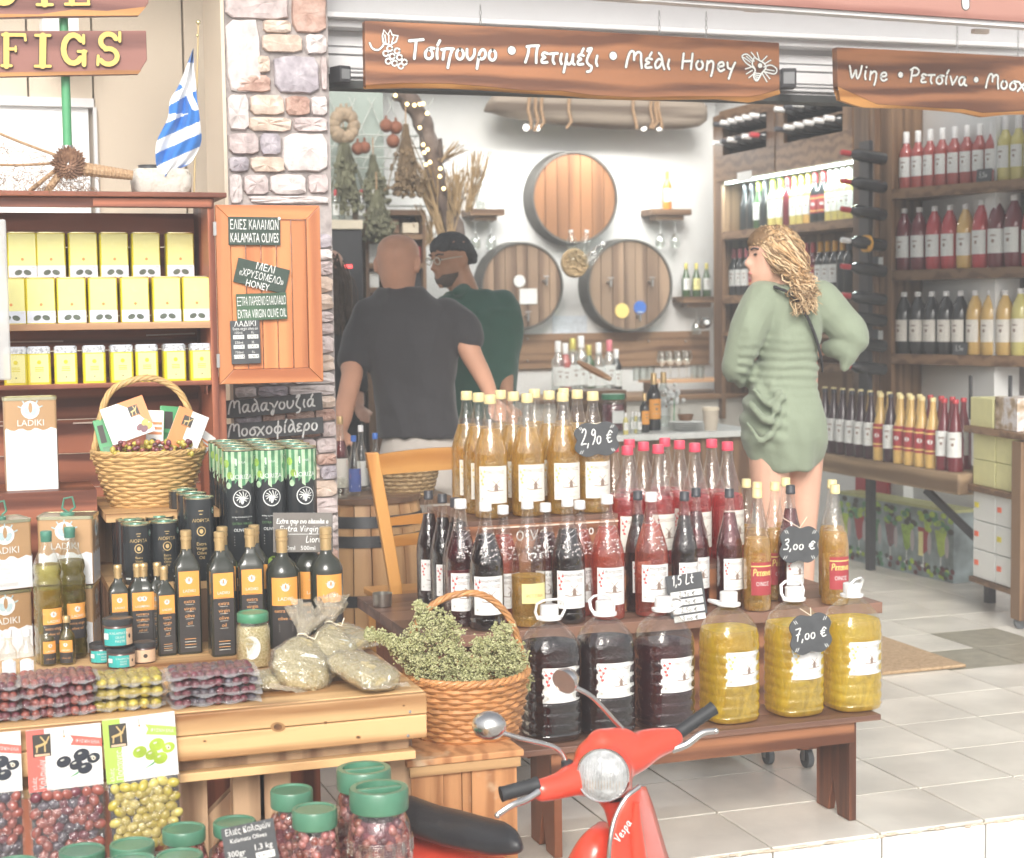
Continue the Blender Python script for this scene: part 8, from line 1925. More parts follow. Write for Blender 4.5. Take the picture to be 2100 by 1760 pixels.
p=onC(1258,7.4); t=empty('cherry_jar',(p.x,7.4,zc_),0,'big glass jar of dark red fruit with green lid on the counter','jar'); newmb(m_clear).lathe([(.055,0),(.06,.01),(.06,.13),(.05,.155)],24).obj('body',parent=t,smooth=50); newmb(m_ol2).lathe([(.05,.003),(.056,.01),(.056,.12),(.05,.13)],24).obj('fruit',parent=t,smooth=50); newmb(m_jlid).lathe([(.055,.153),(.057,.155),(.057,.178),(.052,.18)],24).obj('lid',parent=t,smooth=40); newmb(m_emb).bb(-.03,.03,-.0625,-.0615,.04,.10).obj('label',parent=t)
p=onC(1461,7.2); t=empty('paper_cup',(p.x,7.22,zc_),0,'beige paper coffee cup with lid on the counter by the woman','cup'); newmb(mat('beige paper cup',(.62,.55,.45),.6)).lathe([(.030,0),(.040,.095)],24).obj('cup',parent=t,smooth=40); newmb(m_cream2).lathe([(.043,.0955),(.043,.105),(.038,.112),(.036,.110)],24).obj('lid',parent=t,smooth=40)
p=onC(1415,7.25); t=empty('plate_stack',(p.x,7.3,zc_),0,'white plates with crumpled napkins stacked on the counter','plates')
for k in range(4): newmb(m_emb).lathe([(.05,.001+k*.010),(.085,.008+k*.010),(.083,.010+k*.010),(.05,.004+k*.010)],26).obj('plate',parent=t,smooth=40)
newmb(mat('brown bowl',(.22,.12,.07),.5)).lathe([(.03,.045),(.04,.075),(.038,.075),(.028,.048)],20).obj('bowl',parent=t,smooth=40)
p=onC(1382,7.45); t=empty('flower_vase',(p.x,7.45,zc_),0,'clear vase with a white bloom behind the bottles','vase'); newmb(m_clear).lathe([(.03,0),(.032,.09),(.03,.1)],16).obj('glass',parent=t,smooth=40)
mb=newmb(m_emb); random.seed(8)
for k in range(26): mb.sphere((random.gauss(0,.018),random.gauss(0,.018),.15+random.gauss(0,.02)),.012,n=6,m=4)
mb.obj('bloom',parent=t,smooth=60); mb=newmb(m_pgreen); mb.tube([(0,0,.01),(.003,0,.14)],.003,5); mb.obj('stem',parent=t)
# wooden scoop/loaf
a_=onY(1185,742,7.7); b_=onY(1252,778,7.6); mb=newmb(m_shelfedge); mb.tube([a_,a_.lerp(b_,.3),a_.lerp(b_,.7),b_],[.02,.034,.034,.022],10,flat=.5); tag(mb.obj('bread_loaf',smooth=60),'long pale loaf on a board leaning over the bottles','bread')
tr_=newmb(m_walnut); p=onY(1215,800,7.65); tr_.bb(p.x-.14,p.x+.14,7.55,7.8,zc_+.001,p.z-.0); tag(tr_.obj('bread_crate'),'low wooden crate under the long loaf on the counter','crate')
# back bar along the back wall
zs_=onY(1270,682,YW-.02).z; zs2=onY(1270,752,YW-.02).z
bb_=newmb(m_walnut).bb(BW(1058,700).x,BW(1464,700).x,YW-.03,YW-.002,zs2,zs_).obj('wall_board'); tag(bb_,'long dark brown studded board across the back wall under the barrels','board')
st_=newmb(m_chain)
for x,y in ((1082,695),(1082,740),(1260,738),(1406,700),(1455,742),(1330,700)): st_.sphere(BW(x,y,YW-.033),.008,n=8,m=5)
st_.obj('stud',parent=bb_)
zbar=onY(1300,812,9.85).z
bk=empty('back_bar',(0,0,0),0,'low back bar cupboard under the studded board with pale front','cabinet'); newmb(mat('pale back bar',(.55,.53,.48),.5,var=.05)).bb(BW(1040,800).x,BW(1464,800).x,9.78,YW-.03,0,zbar-.03).obj('body',parent=bk); newmb(m_walnut).bb(BW(1040,800).x,BW(1464,800).x,9.74,YW-.031,zbar-.029,zbar).obj('top',parent=bk)
for i,(x,kind,g,cap,sc) in enumerate(((1145,'wine',g_clear,c_wh,1.2),(1160,'wine',g_rose,c_wh,1.15),(1175,'burg',g_clear,c_gd,1.25),(1192,'wine',g_clear,c_wh,1.3),(1208,'wine',g_green,c_gd,1.1),(1228,'burg',g_clear,c_wh,1.15),(1250,'wine',g_clear,c_pk,1.2),(1264,'wine',g_dark,c_wh,1.0))):
    p=onY(x,780,9.95); farb(kind,g,cap,m_emb,(p.x,9.95,zbar+.0005),'%s bottle on the back bar, %s below the studded board'%(CN[g.name],posl(i,8)),'bottles on the back bar',0,sc)
def wglass(px,py,Y,label,inv=False,s=1,group='stemmed glasses',loc=None):
    p=loc or onY(px,py,Y); t=empty('wine_glass',p,0,label,'glass',group); pf=[(.032,0),(.030,.003),(.005,.008),(.004,.08),(.012,.092),(.034,.12),(.038,.145),(.030,.185),(.029,.185),(.037,.145),(.032,.12),(.008,.095)]
    t.scale=(s,s,-s if inv else s); newmb(film('stem glass',(.95,.97,.96),.04,.16,.7)).lathe(pf,16,cap=False).obj('bowl',parent=t,smooth=60)
zgs=onY(1400,778,9.9).z; gsh=empty('glass_shelf',(0,0,0),0,'thin shelf with upside down tumblers and wine glasses at the back','shelf'); newmb(m_shelfedge).bb(BW(1282,778).x,BW(1478,778).x,9.85,10.1,zgs-.02,zgs).obj('board',parent=gsh)
for sx in (1290,1470): newmb(m_walnut).bb(BW(sx,790).x,BW(sx,790).x+.02,9.88,10.08,zbar+.001,zgs-.021).obj('support',parent=gsh)
for i,x in enumerate((1358,1375,1392,1408)): p=onY(x,770,9.95); wglass(0,0,0,'wine glass standing on the thin back shelf, %s of four'%ORD[i],s=1,loc=(p.x,9.95,zgs+.001),group='wine glasses on the thin back shelf')
for i,x in enumerate((1306,1320,1334,1424,1437)): p=onY(x,770,9.9); t=newmb(film('stem glass',(.95,.97,.96),.04,.16,.7)).lathe([(.026,0),(.030,.085),(.028,.085),(.024,.003)],14,Matrix.Translation((p.x,9.9,zgs+.001))).obj('tumbler',smooth=50); tag(t,'clear tumbler on the thin back shelf, %s of five'%ORD[i],'glass','tumblers on the thin back shelf')
pp=newmb(mat('pale printed sheet',(.62,.68,.74),.6,var=.15,scale=40)).bb(BW(1143,650).x,BW(1214,650).x,YW-.008,YW-.004,BW(1180,684).z,BW(1180,648).z).obj('paper_sheet'); tag(pp,'pale blue paper sheet stuck on the wall between the low barrels','paper')
# small wall shelves
def wshelf(x0,x1,y,label,Y=YW):
    a=onY(x0,y,Y-.12); b=onY(x1,y,Y-.12); t=empty('wall_shelf',(0,0,0),0,label,'shelf','small wooden wall shelves'); newmb(m_walnut).bb(a.x,b.x,Y-.2,Y-.003,a.z-.04,a.z).obj('board',parent=t); newmb(m_walnut).bb(a.x+.04,b.x-.04,Y-.16,Y-.06,a.z-.07,a.z-.041).obj('glass_rail',parent=t); return a,b
a,b=wshelf(957,1027,430,'small wall shelf with liqueur bottle left of the top barrel'); farb('wine',g_clear,c_bk,m_emb,((a.x+b.x)/2-.02,YW-.12,a.z+.001),'clear bottle with black cap on the small shelf beside the straw','bottles on the small wall shelves',0,.85)
for i,x in enumerate((974,1006)): p=onY(x,447,YW-.12); wglass(0,0,0,'wine glass hanging upside down under the left wall shelf, %s one'%ORD[i],True,1,loc=(p.x,YW-.12,a.z-.071),group='glasses hanging under the left wall shelf')
a,b=wshelf(1328,1408,430,'small wall shelf with orange bottle right of the top barrel'); farb('wine',g_orange,c_or,m_emb,((a.x+b.x)/2,YW-.12,a.z+.001),'orange square looking bottle on the small shelf right of the barrel','bottles on the small wall shelves',0,.85)
for i,x in enumerate((1354,1384)): p=onY(x,447,YW-.12); wglass(0,0,0,'wine glass hanging upside down under the right wall shelf, %s one'%ORD[i],True,1,loc=(p.x,YW-.12,a.z-.071),group='glasses hanging under the right wall shelf')
a,b=wshelf(1393,1463,609,'small wall shelf with three sparkling wine bottles'); 
for i in range(3): farb('burg',g_green,c_gd,m_tyel if i==1 else m_emb,(lerp(a.x,b.x,.2+.3*i),YW-.12,a.z+.001),'green sparkling wine bottle with foil top, %s of three on the shelf'%ORD[i],'sparkling bottles on the small shelf',0,.75)
p=onY(1428,625,YW-.12); wglass(0,0,0,'wine glass hanging under the sparkling wine shelf',True,1,loc=(p.x,YW-.12,a.z-.071))
# ---- left interior: trellis, herbs, branch ----
YG=9.55
trl=empty('wire_trellis',(0,0,0),0,'white wire trellis for drying herbs on the green wall','trellis'); mb=newmb(mat('pale wire',(.55,.58,.54),.5))
for y in (276,300,322,344,366,395,420): mb.tube([onY(675,y,YG),onY(880,y+4,YG)],.005,4)
for k in range(5): mb.tube([onY(675+k*40,200,YG),onY(760+k*40,400,YG)],.003,4); mb.tube([onY(730+k*40,200,YG),onY(665+k*40,340,YG)],.003,4)
tag(mb.obj('wires',parent=trl),kind='stuff')
def bundle(px,py0,py1,w0,w1,Y,label,m):
    t=empty('herb_bundle',(0,0,0),0,label,'dried herbs','dried herb bundles hanging in the back corner'); mb=newmb(m); random.seed(int(px+py0)); a=onY(px,py0,Y)
    s=Y*.000335
    for k in range(170):
        x1=random.gauss(0,w1*.33); yy=random.uniform(.4,1)*(py1-py0); u=yy/(py1-py0); b=Vector((a.x+(w0*.2+x1*u)*s*1.0,Y+random.gauss(0,w1*.2)*s*u,a.z-yy*s)); 
        mb.tube([a+Vector((jit(w0*.3*s),jit(.02),0)),a.lerp(b,.5)+Vector((jit(.01),0,0)),b],.0035,3,caps=False)
        for q in range(2): mb.sphere(b+Vector((jit(.02),jit(.02),jit(.03))),random.uniform(.008,.016),n=5,m=3)
    mb.obj('stalks',parent=t); mb=newmb(m_rope); mb.tube([a+Vector((0,0,.10)),a],.004,5); mb.obj('string',parent=t)
m_h1=mat('grey green dried herb',(.20,.20,.13),.9,var=.3,scale=14); m_h2=mat('brown dried herb',(.24,.17,.10),.9,var=.3,scale=14)
bundle(704,262,415,18,46,9.2,'grey green herb bundle hanging nearest the pillar',m_h1); bundle(765,318,412,12,40,9.25,'herb bundle hanging between the two larger ones',m_h1); bundle(832,255,385,12,48,9.2,'large brownish herb bundle hanging beside the branch',m_h2); bundle(772,390,478,12,40,9.1,'lowest herb bundle hanging over the men',m_h1)
def balls(name,pts,m,label,cat,r=.036,Y=9.2):
    t=empty(name,(0,0,0),0,label,cat)
    for x,y in pts:
        mb=newmb(m); p=onY(x,y,Y); mb.sphere(p,r*random.uniform(.85,1.1),n=12,m=8); mb.tube([p+Vector((0,0,r)),p+Vector((0,0,r+.02))],.008,5); mb.obj(cat.split()[-1],parent=t,smooth=60)
balls('pomegranate_string',[(792,258),(806,290),(734,305),(748,303),(812,262)],mat('dried pomegranate',(.24,.09,.05),.7,var=.2),'string of dried orange red pomegranates on the trellis','pomegranate')
balls('garlic_wreath',[(688+20*math.cos(a)+18,258+24*math.sin(a)) for a in [k*.55 for k in range(11)]],mat('dried flower beige',(.42,.32,.22),.9,var=.3),'wreath of dried beige flower heads near the pillar top','flower',.04)
br_=empty('decor_branch',(0,0,0),0,'dark crooked branch wound with fairy lights in the back corner','branch'); mb=newmb(speck('dark bark',[(.07,.05,.045),(.16,.12,.10),(.26,.21,.18)],12,.9,.9))
P_=[onY(x,y,9.3) for x,y in ((815,185),(838,205),(866,250),(882,300),(893,360),(912,420),(935,480),(940,560))]; P_=crom(P_,4); mb.tube(P_,[.055+.008*math.sin(i*1.7) for i in range(len(P_))],12); mb.tube([onY(880,310,9.3),onY(905,330,9.25),onY(903,285,9.2)],[.03,.02,.01],6); mb.obj('trunk',parent=br_,smooth=60)
fl_=mat('warm fairy bulb',(1,.75,.35),.5,var=0,emit=3.5); mb=newmb(fl_)
for x,y in ((811,196),(835,214),(861,214),(868,213),(876,233),(861,262),(868,297),(877,307),(870,313),(874,338),(903,346),(902,362),(910,387),(850,216),(882,333)): mb.sphere(onY(x,y,9.2),.011,n=7,m=5)
tag(mb.obj('fairy_lights',parent=br_,smooth=60),kind='stuff'); mb=newmb(m_black); mb.tube([onY(x,y,9.22) for x,y in ((811,196),(850,214),(876,233),(861,262),(877,307),(874,338),(903,346),(910,387),(925,430))],.003,4); mb.obj('wire',parent=br_)
gr=empty('straw_bunch',(0,0,0),0,'dry straw and reed bunch at the foot of the branch','dried grass'); m_straw=mat('dry straw',(.40,.28,.15),.9,var=.3,scale=10)
for (x,y,dx,dy,n_) in ((905,480,-30,-130,60),(925,480,10,-100,50),(890,420,-35,-60,30),(935,440,0,-90,30),(905,330,30,-20,22),(960,430,22,-100,40),(880,500,-10,-60,40)):
    mb=newmb(m_straw)
    for k in range(n_): a=onY(x+jit(8),y+jit(6),9.3+jit(.1)); b=onY(x+dx+jit(26),y+dy+jit(22),9.3+jit(.15)); mb.tube([a,a.lerp(b,.5)+Vector((jit(.02),0,0)),b],.003,3,caps=False)
    tag(mb.obj('stalks',parent=gr),kind='stuff')
# fridge and shelves deep left
p0,p1=onY(660,470,9.0),onY(746,600,9.0); fr_=empty('drinks_fridge',(0,0,0),0,'black glass fronted machine with red display in the back corner','fridge'); newmb(gm('black glass',(.03,.032,.036),.1)).bb(p0.x-.3,p1.x,9.0,9.5,0,p0.z).obj('body',parent=fr_,bevel=.01); newmb(mat('red display',(1,.08,.08),.5,var=0,emit=2)).bb(onY(700,548,9).x,onY(722,548,9).x,8.994,8.999,onY(710,550,9).z,onY(710,543,9).z).obj('display',parent=fr_); newmb(m_cream2).bb(p0.x-.3,p1.x,8.99,9.5,p0.z+.001,p0.z+.05).obj('top_panel',parent=fr_)
for k in range(5): farb('wine',g_clear,c_rd if k%2 else c_wh,m_emb,(p0.x+.05+.075*k,9.2,p0.z+.051),'clear bottle on top of the black machine, %s in the row'%ORD[k],'bottles on the black machine',0,.6)
us=empty('back_shelf_unit',(0,0,0),0,'small brown shelf unit with boxes behind the bald man','shelf'); q0,q1=onY(748,430,9.2),onY(876,640,9.2); zz0=q0.z
for z in (q0.z,onY(800,480,9.2).z,onY(800,540,9.2).z,onY(800,590,9.2).z): newmb(m_walnut).bb(q0.x+.021,q1.x-.021,9.2,9.5,z-.03,z).obj('shelf',parent=us)
for x in (q0.x,q1.x-.02): newmb(m_walnutv).bb(x,x+.02,9.2,9.5,0,zz0).obj('side_panel',parent=us)
newmb(m_walnutv).bb(q0.x+.02,q1.x-.02,9.48,9.5,0,zz0-.031).obj('back_panel',parent=us)
for i,(x,y,w_,h,m) in enumerate(((762,478,24,36,m_emb),(800,478,30,30,m_walnut),(838,478,34,22,m_cream2),(765,540,26,40,m_emb),(845,540,30,34,m_rlab),(762,590,24,34,m_emb),(850,590,24,40,m_black))):
    p=onY(x,y,9.3); s=.0028; o=newmb(m).bb(p.x-w_*s/2,p.x+w_*s/2,9.25,9.4,onY(800,y,9.2).z+.001,onY(800,y,9.2).z+h*s).obj('shelf_box',bevel=.004); tag(o,'%s box in the small brown shelf unit, %s'%(('white','brown','cream','white','dark red','white','black')[i],('top left','top middle','top right','second shelf left','second shelf right','third shelf left','third shelf right')[i]),'box')
# mat on the floor
c=onz(1982,1370,0); mt=newmb(speck('coir fibre',[(.30,.19,.10),(.46,.32,.19),(.56,.42,.27)],70,.95,.9)); mt.bb(c.x-1.15,c.x,c.y,c.y+.62,.002,.016); t=mt.obj('doormat',bevel=.006); tag(t,'tan coir doormat on the tiles right of the wine stand','doormat')
# ================= people =================
from mathutils import noise
m_skinA=mat('tanned skin',(.56,.30,.20),.5,var=.07,scale=14,bump=.05); m_skinB=mat('olive skin',(.50,.27,.17),.5,var=.08,scale=14,bump=.05); m_skinC=mat('fair skin',(.68,.40,.29),.5,var=.05,scale=14,bump=.03)
m_tee=mat('charcoal cotton',(.036,.035,.039),.9,var=.1,scale=6,bump=.8,bscale=9,sheen=.2); m_polo=mat('bottle green cotton',(.03,.10,.075),.85,var=.1,scale=6,bump=.7,bscale=9,sheen=.2); m_dress=mat('sage green linen',(.24,.285,.205),.85,var=.07,scale=9,bump=.7,bscale=13,sheen=.2)
m_short=mat('light grey shorts cloth',(.50,.46,.42),.85,var=.05,bump=.1,bscale=25); m_hairB=mat('short black grey hair',(.055,.058,.062),.8,var=.3,scale=90,bump=.5,bscale=140); m_blk=mat('black cloth',(.035,.035,.04),.9,var=.1)
def limb(mb,pts,rr,n=14,sub=5):
    P=crom(pts,sub) if len(pts)>2 else [Vector(p) for p in pts]; m=len(P); rs=[]
    for i in range(m):
        t=i/(m-1)*(len(rr)-1); a=int(min(t,len(rr)-2)); rs.append(lerp(rr[a],rr[a+1],t-a))
    mb.tube(P,rs,n); mb.sphere(P[0],rs[0],n=14,m=10); mb.sphere(P[-1],rs[-1],n=14,m=10)
def solid(mb,m,name,parent,vox=.010,fold=0,fs=8,smooth_it=4,seed=0,aniso=(1,1,1),fn=None):
    me=mb.mesh(name); o=bpy.data.objects.new(name,me); COL.objects.link(o)
    r=o.modifiers.new('r','REMESH'); r.mode='VOXEL'; r.voxel_size=vox; s_=o.modifiers.new('s','SMOOTH'); s_.iterations=smooth_it; s_.factor=.6
    dg=bpy.context.evaluated_depsgraph_get(); dg.update(); me2=bpy.data.meshes.new_from_object(o.evaluated_get(dg)); bpy.data.objects.remove(o)
    if fold:
        nr=[v.normal.copy() for v in me2.vertices]
        for v,n in zip(me2.vertices,nr):
            p=Vector((v.co.x*aniso[0],v.co.y*aniso[1],v.co.z*aniso[2]))*fs+Vector((seed,0,0)); w_=noise.noise(p+Vector((noise.noise(p*.5)*2,0,0))); v.co+=n*fold*((1-abs(w_)*2.2)-.5)
    if fn:
        for v,n in zip(me2.vertices,[v.normal.copy() for v in me2.vertices]): v.co+=n*fn(v.co)
    me2.materials.clear(); me2.materials.append(m); me2.polygons.foreach_set('use_smooth',[True]*len(me2.polygons)); me2.polygons.foreach_set('material_index',[0]*len(me2.polygons))
    o=bpy.data.objects.new(name,me2); COL.objects.link(o); o.parent=parent; return o
def headgeo(mb,M,fem=False,s=1.0):
    Z=[-.112,-.10,-.085,-.06,-.03,0,.03,.06,.085,.102,.113]; F=[-.055,-.078,-.088,-.090,-.088,-.086,-.090,-.088,-.070,-.042,-.008]; B_=[.0,.02,.045,.065,.080,.095,.102,.098,.080,.052,.010]; Wd=[.022,.040,.052,.062,.067,.072,.077,.077,.066,.045,.010]
    rings=[]
    for z,f_,b_,w_ in zip(Z,F,B_,Wd):
        c=(f_+b_)/2; h=(b_-f_)/2; rings.append([M@Vector((w_*math.sin(a)*s,(c-h*math.cos(a))*s,z*s)) for a in [2*math.pi*k/24 for k in range(24)]])
    mb.loft(rings)
    q=lambda x,y,z:M@Vector((x*s,y*s,z*s))
    mb.tube([q(0,-.086,.022),q(0,-.098,.0),q(0,-.112,-.018),q(0,-.100,-.028)],[.006,.009,.012,.008],10); mb.sphere(q(.010,-.096,-.024),.008*s); mb.sphere(q(-.010,-.096,-.024),.008*s)
    for sx in (-1,1): mb.sphere((0,0,0),.012*s,M@Matrix.Translation((sx*.03*s,-.078*s,.034*s))@Matrix.Diagonal((1.6,.8,.6,1))); mb.sphere((0,0,0),.024*s,M@Matrix.Translation((sx*.081*s,.008*s,.0))@Matrix.Rotation(sx*R(-18),4,'Z')@Matrix.Diagonal((.32,.8,1.5,1)))
    mb.sphere((0,0,0),.013*s,M@Matrix.Translation((0,-.092*s,-.048*s))@Matrix.Diagonal((1.5,.7,.45,1))); mb.sphere((0,0,0),.013*s,M@Matrix.Translation((0,-.090*s,-.060*s))@Matrix.Diagonal((1.4,.7,.5,1))); mb.sphere(q(0,-.078,-.094),.018*s)
def hand(mb,p,d,up,s=1.0,curl=.5):
    d=Vector(d).normalized(); up=Vector(up).normalized(); sd=d.cross(up).normalized(); p=Vector(p)
    limb(mb,[p,p+d*.05*s,p+d*.09*s],[.026*s,.034*s,.034*s]); 
    for k in range(4):
        o=p+d*.088*s+sd*(k-1.5)*.019*s; L=(.07,.078,.072,.058)[k]*s; limb(mb,[o,o+d*L*.5-up*L*.15*curl,o+d*L*.85-up*L*.6*curl],[.0095*s,.009*s,.0075*s],8,3)
    o=p+d*.03*s-sd*.03*s; limb(mb,[o,o+d*.03*s-sd*.02*s,o+d*.06*s-sd*.022*s-up*.01],[.012*s,.010*s,.008*s],8,3)
def eyes(t,M,s=1):
    mb=newmb(m_dark)
    for sx in (-1,1): mb.sphere((0,0,0),.011*s,M@Matrix.Translation((sx*.030*s,-.0805*s,.016*s))@Matrix.Diagonal((1.2,.5,.45,1)))
    mb.obj('eyes',parent=t,smooth=60); mb=newmb(m_hairB)
    for sx in (-1,1): mb.tube([M@Vector((sx*.016*s,-.090*s,.036*s)),M@Vector((sx*.034*s,-.087*s,.041*s)),M@Vector((sx*.052*s,-.074*s,.036*s))],.0035,6)
    mb.obj('eyebrows',parent=t,smooth=60)
def HM(px,py,D,yaw,pitch=0,roll=0): return Matrix.Translation(atD(px,py,D))@Matrix.Rotation(R(yaw),4,'Z')@Matrix.Rotation(R(roll),4,'Y')@Matrix.Rotation(R(pitch),4,'X')
def torso(mb,rows,D0,n=28,yaw=0):      # rows: (px centre, py, half width px, depth m, D offset)
    rings=[]
    for (x,y,hw,dp,dd) in rows:
        c=atD(x,y,D0+dd); w_=hw*D0/FP; ax=Vector((math.cos(R(-YAW+yaw)),math.sin(R(-YAW+yaw)),0)); ay=Vector((-ax.y,ax.x,0))
        rings.append([c+ax*w_*math.copysign(abs(math.cos(a))**.85,math.cos(a))+ay*dp*math.copysign(abs(math.sin(a))**.85,math.sin(a)) for a in [2*math.pi*k/n for k in range(n)]])
    mb.loft(rings)
tfold=lambda p:.004*math.sin(p.z*46+p.x*30+4*noise.noise(p*6))*max(0,noise.noise(p*3+Vector((3,0,0)))+.25)
# --- bald man in black, back to us ---
D=6.9; a_=atD
pA=empty('person',(0,0,0),0,'bald man in a black t-shirt and light shorts seen from behind, leaning left','person')
MA=HM(816,545,D,-YAW+168,18,0)
mb=MB(); mb.mat(m_skinA); headgeo(mb,MA,s=1.14); limb(mb,[a_(817,572,D),a_(820,612,D)],[.062,.070]); limb(mb,[a_(760,655,D),a_(724,745,D-.05),a_(722,770,D-.1),a_(704,850,D-.25),a_(700,880,D-.3)],[.055,.05,.045,.04,.028]); limb(mb,[a_(935,655,D),a_(958,705,D-.03),a_(968,730,D-.05),a_(992,775,D-.12),a_(1012,822,D-.2)],[.055,.052,.046,.038,.027])
hand(mb,a_(699,885,D-.32),(a_(690,925,D-.45)-a_(699,885,D-.32)),(0,0,1)); hand(mb,a_(1014,828,D-.22),(a_(1025,860,D-.4)-a_(1014,828,D-.22)),(0,0,1))
torso(mb,[(835,650,80,.08,0),(850,760,70,.10,0),(862,880,66,.11,0)],D)
for sx in (-1,1):
    hx=862+sx*36; hip=a_(hx,960,D); kn=Vector((hip.x,hip.y-.02,.48)); an=Vector((hip.x,hip.y,.09)); limb(mb,[hip,kn,an],[.085,.058,.038]); limb(mb,[an,an+Vector((0,.0,-.04)),an+Vector((.04,.16,-.05))],[.04,.04,.03])
solid(mb,m_skinA,'body',pA,.009)
mb=MB(); mb.mat(m_tee); torso(mb,[(822,592,44,.065,.0),(823,606,56,.08,.0),(828,628,88,.11,.0),(838,662,106,.13,0),(845,720,98,.135,0),(854,790,88,.13,0),(860,850,85,.13,0),(862,894,90,.136,0)],D)
limb(mb,[a_(760,648,D),a_(741,692,D),a_(724,742,D-.04)],[.074,.074,.070]); limb(mb,[a_(916,648,D),a_(944,670,D),a_(960,698,D-.02)],[.076,.076,.070])
solid(mb,m_tee,'t_shirt',pA,.010,.016,5,3,1,(1,1,.45),tfold)
mb=MB(); mb.mat(m_short); torso(mb,[(862,882,72,.105,0),(862,900,80,.118,0),(862,960,90,.135,0),(862,1000,90,.135,0)],D)
for sx in (-1,1): hip=a_(862+sx*38,985,D); limb(mb,[hip,Vector((hip.x,hip.y,.52))],[.10,.10])
solid(mb,m_short,'shorts',pA,.012,.008,4,3,5)
mb=MB(); mb.mat(m_white)
for sx in (-1,1): hip=a_(862+sx*36,960,D); limb(mb,[Vector((hip.x,hip.y-.03,.05)),Vector((hip.x+.04,hip.y+.16,.045))],[.052,.045])
solid(mb,m_white,'shoes',pA,.012)
# --- man in green polo, head turned down left ---
D=7.6; pB=empty('person',(0,0,0),0,'dark haired man in a green polo with glasses looking down to the left','person')
MBm=HM(926,533,D,-YAW-52,12,0)
mb=MB(); mb.mat(m_skinB); headgeo(mb,MBm,s=1.05); limb(mb,[a_(938,560,D),a_(958,612,D)],[.062,.068]); limb(mb,[a_(1036,640,D),a_(1038,700,D),a_(1034,728,D),a_(1036,775,D-.05),a_(1040,830,D-.15)],[.055,.050,.044,.040,.028]); limb(mb,[a_(900,660,D-.1),a_(892,730,D-.2),a_(868,790,D-.4)],[.055,.045,.03])
hand(mb,a_(1041,835,D-.16),(a_(1050,870,D-.35)-a_(1041,835,D-.16)),(0,0,1)); hand(mb,a_(866,795,D-.42),(a_(850,820,D-.6)-a_(866,795,D-.42)),(0,0,1)); torso(mb,[(985,670,55,.09,0),(985,800,55,.09,0)],D)
for sx in (-1,1): hip=a_(985+sx*30,860,D); limb(mb,[hip,Vector((hip.x,hip.y,.48)),Vector((hip.x,hip.y,.09))],[.085,.058,.04]); limb(mb,[Vector((hip.x,hip.y,.06)),Vector((hip.x-.14,hip.y-.05,.045))],[.04,.03])
solid(mb,m_skinB,'body',pB,.009); eyes(pB,MBm,1.05)
mb=MB(); mb.mat(m_polo); torso(mb,[(958,596,44,.062,0),(968,612,66,.09,0),(984,640,82,.12,0),(990,700,76,.125,0),(988,790,72,.12,0),(985,860,72,.12,0)],D)
limb(mb,[a_(1030,630,D),a_(1040,665,D),a_(1038,700,D)],[.080,.074,.072]); limb(mb,[a_(915,640,D-.05),a_(900,690,D-.12)],[.08,.07]); limb(mb,[a_(935,598,D-.12),a_(960,590,D-.02),a_(985,600,D+.03)],[.018,.024,.018])
solid(mb,m_polo,'polo_shirt',pB,.010,.014,5,3,9,(1,1,.5),tfold)
mb=MB(); torso(mb,[(985,850,70,.118,0),(985,930,72,.12,0)],D)
for sx in (-1,1): hip=a_(985+sx*30,920,D); limb(mb,[hip,Vector((hip.x,hip.y,.07))],[.09,.065])
solid(mb,m_blk,'trousers',pB,.014,.006,4)
def haircap(t,M,m,s,name):
    rings=[]
    Z=[-.034,-.015,.0,.025,.05,.075,.095,.11,.121]; 
    for z in Z:
        k=(z+.045)/.166; w_=.086*math.sqrt(max(.02,1-max(0,(z-.02)/.104)**2)) if z>.02 else .084; f_=-(.100*math.sqrt(max(.02,1-max(0,(z-.02)/.104)**2.6))) if z>.05 else lerp(.030,-.092,min(1,max(0,(z+.0)/.05))); b_=(.112 if z>0 else .112+z*.5)*math.sqrt(max(.02,1-max(0,(z-.03)/.094)**2))
        c=(f_+b_)/2; h=(b_-f_)/2; rings.append([M@Vector((w_*math.sin(a)*s,(c-h*math.cos(a))*s,z*s)) for a in [2*math.pi*q/24 for q in range(24)]])
    mb=MB(); mb.loft(rings); return solid(mb,m,name,t,.007,.004,40,2)
haircap(pB,MBm,m_hairB,1.045,'hair')
mb=newmb(mat('stubble beard',(.13,.10,.085),.9,var=.3,scale=120)); rg=[]
for z,f_,w_ in ((-.113,-.050,.020),(-.104,-.083,.045),(-.085,-.0925,.0575),(-.066,-.0945,.0655),(-.05,-.088,.069)): rg.append([MBm@Vector((w_*math.sin(a)*1.05,(-.02+(f_+.02)*math.cos(a))*1.05,z*1.05)) for a in [R(-85+170*k/14) for k in range(15)]])
mb.add([p for r_ in rg for p in r_],[(i*15+k,i*15+k+1,(i+1)*15+k+1,(i+1)*15+k) for i in range(4) for k in range(14)]); mb.obj('beard',parent=pB,smooth=60)
mb=newmb(mat('pale spectacle frame',(.62,.58,.48),.3,.3))
for sx in (-1,1): mb.tube([MBm@Vector((sx*.034+.022*math.cos(a),-.104,.014+.016*math.sin(a))) for a in [2*math.pi*k/12 for k in range(12)]],.0028,5,True); mb.tube([MBm@Vector((sx*.056,-.10,.018)),MBm@Vector((sx*.086,-.05,.018)),MBm@Vector((sx*.086,.01,.012))],.0024,5)
mb.tube([MBm@Vector((-.012,-.105,.018)),MBm@Vector((.012,-.105,.018))],.0026,5); mb.obj('glasses',parent=pB)
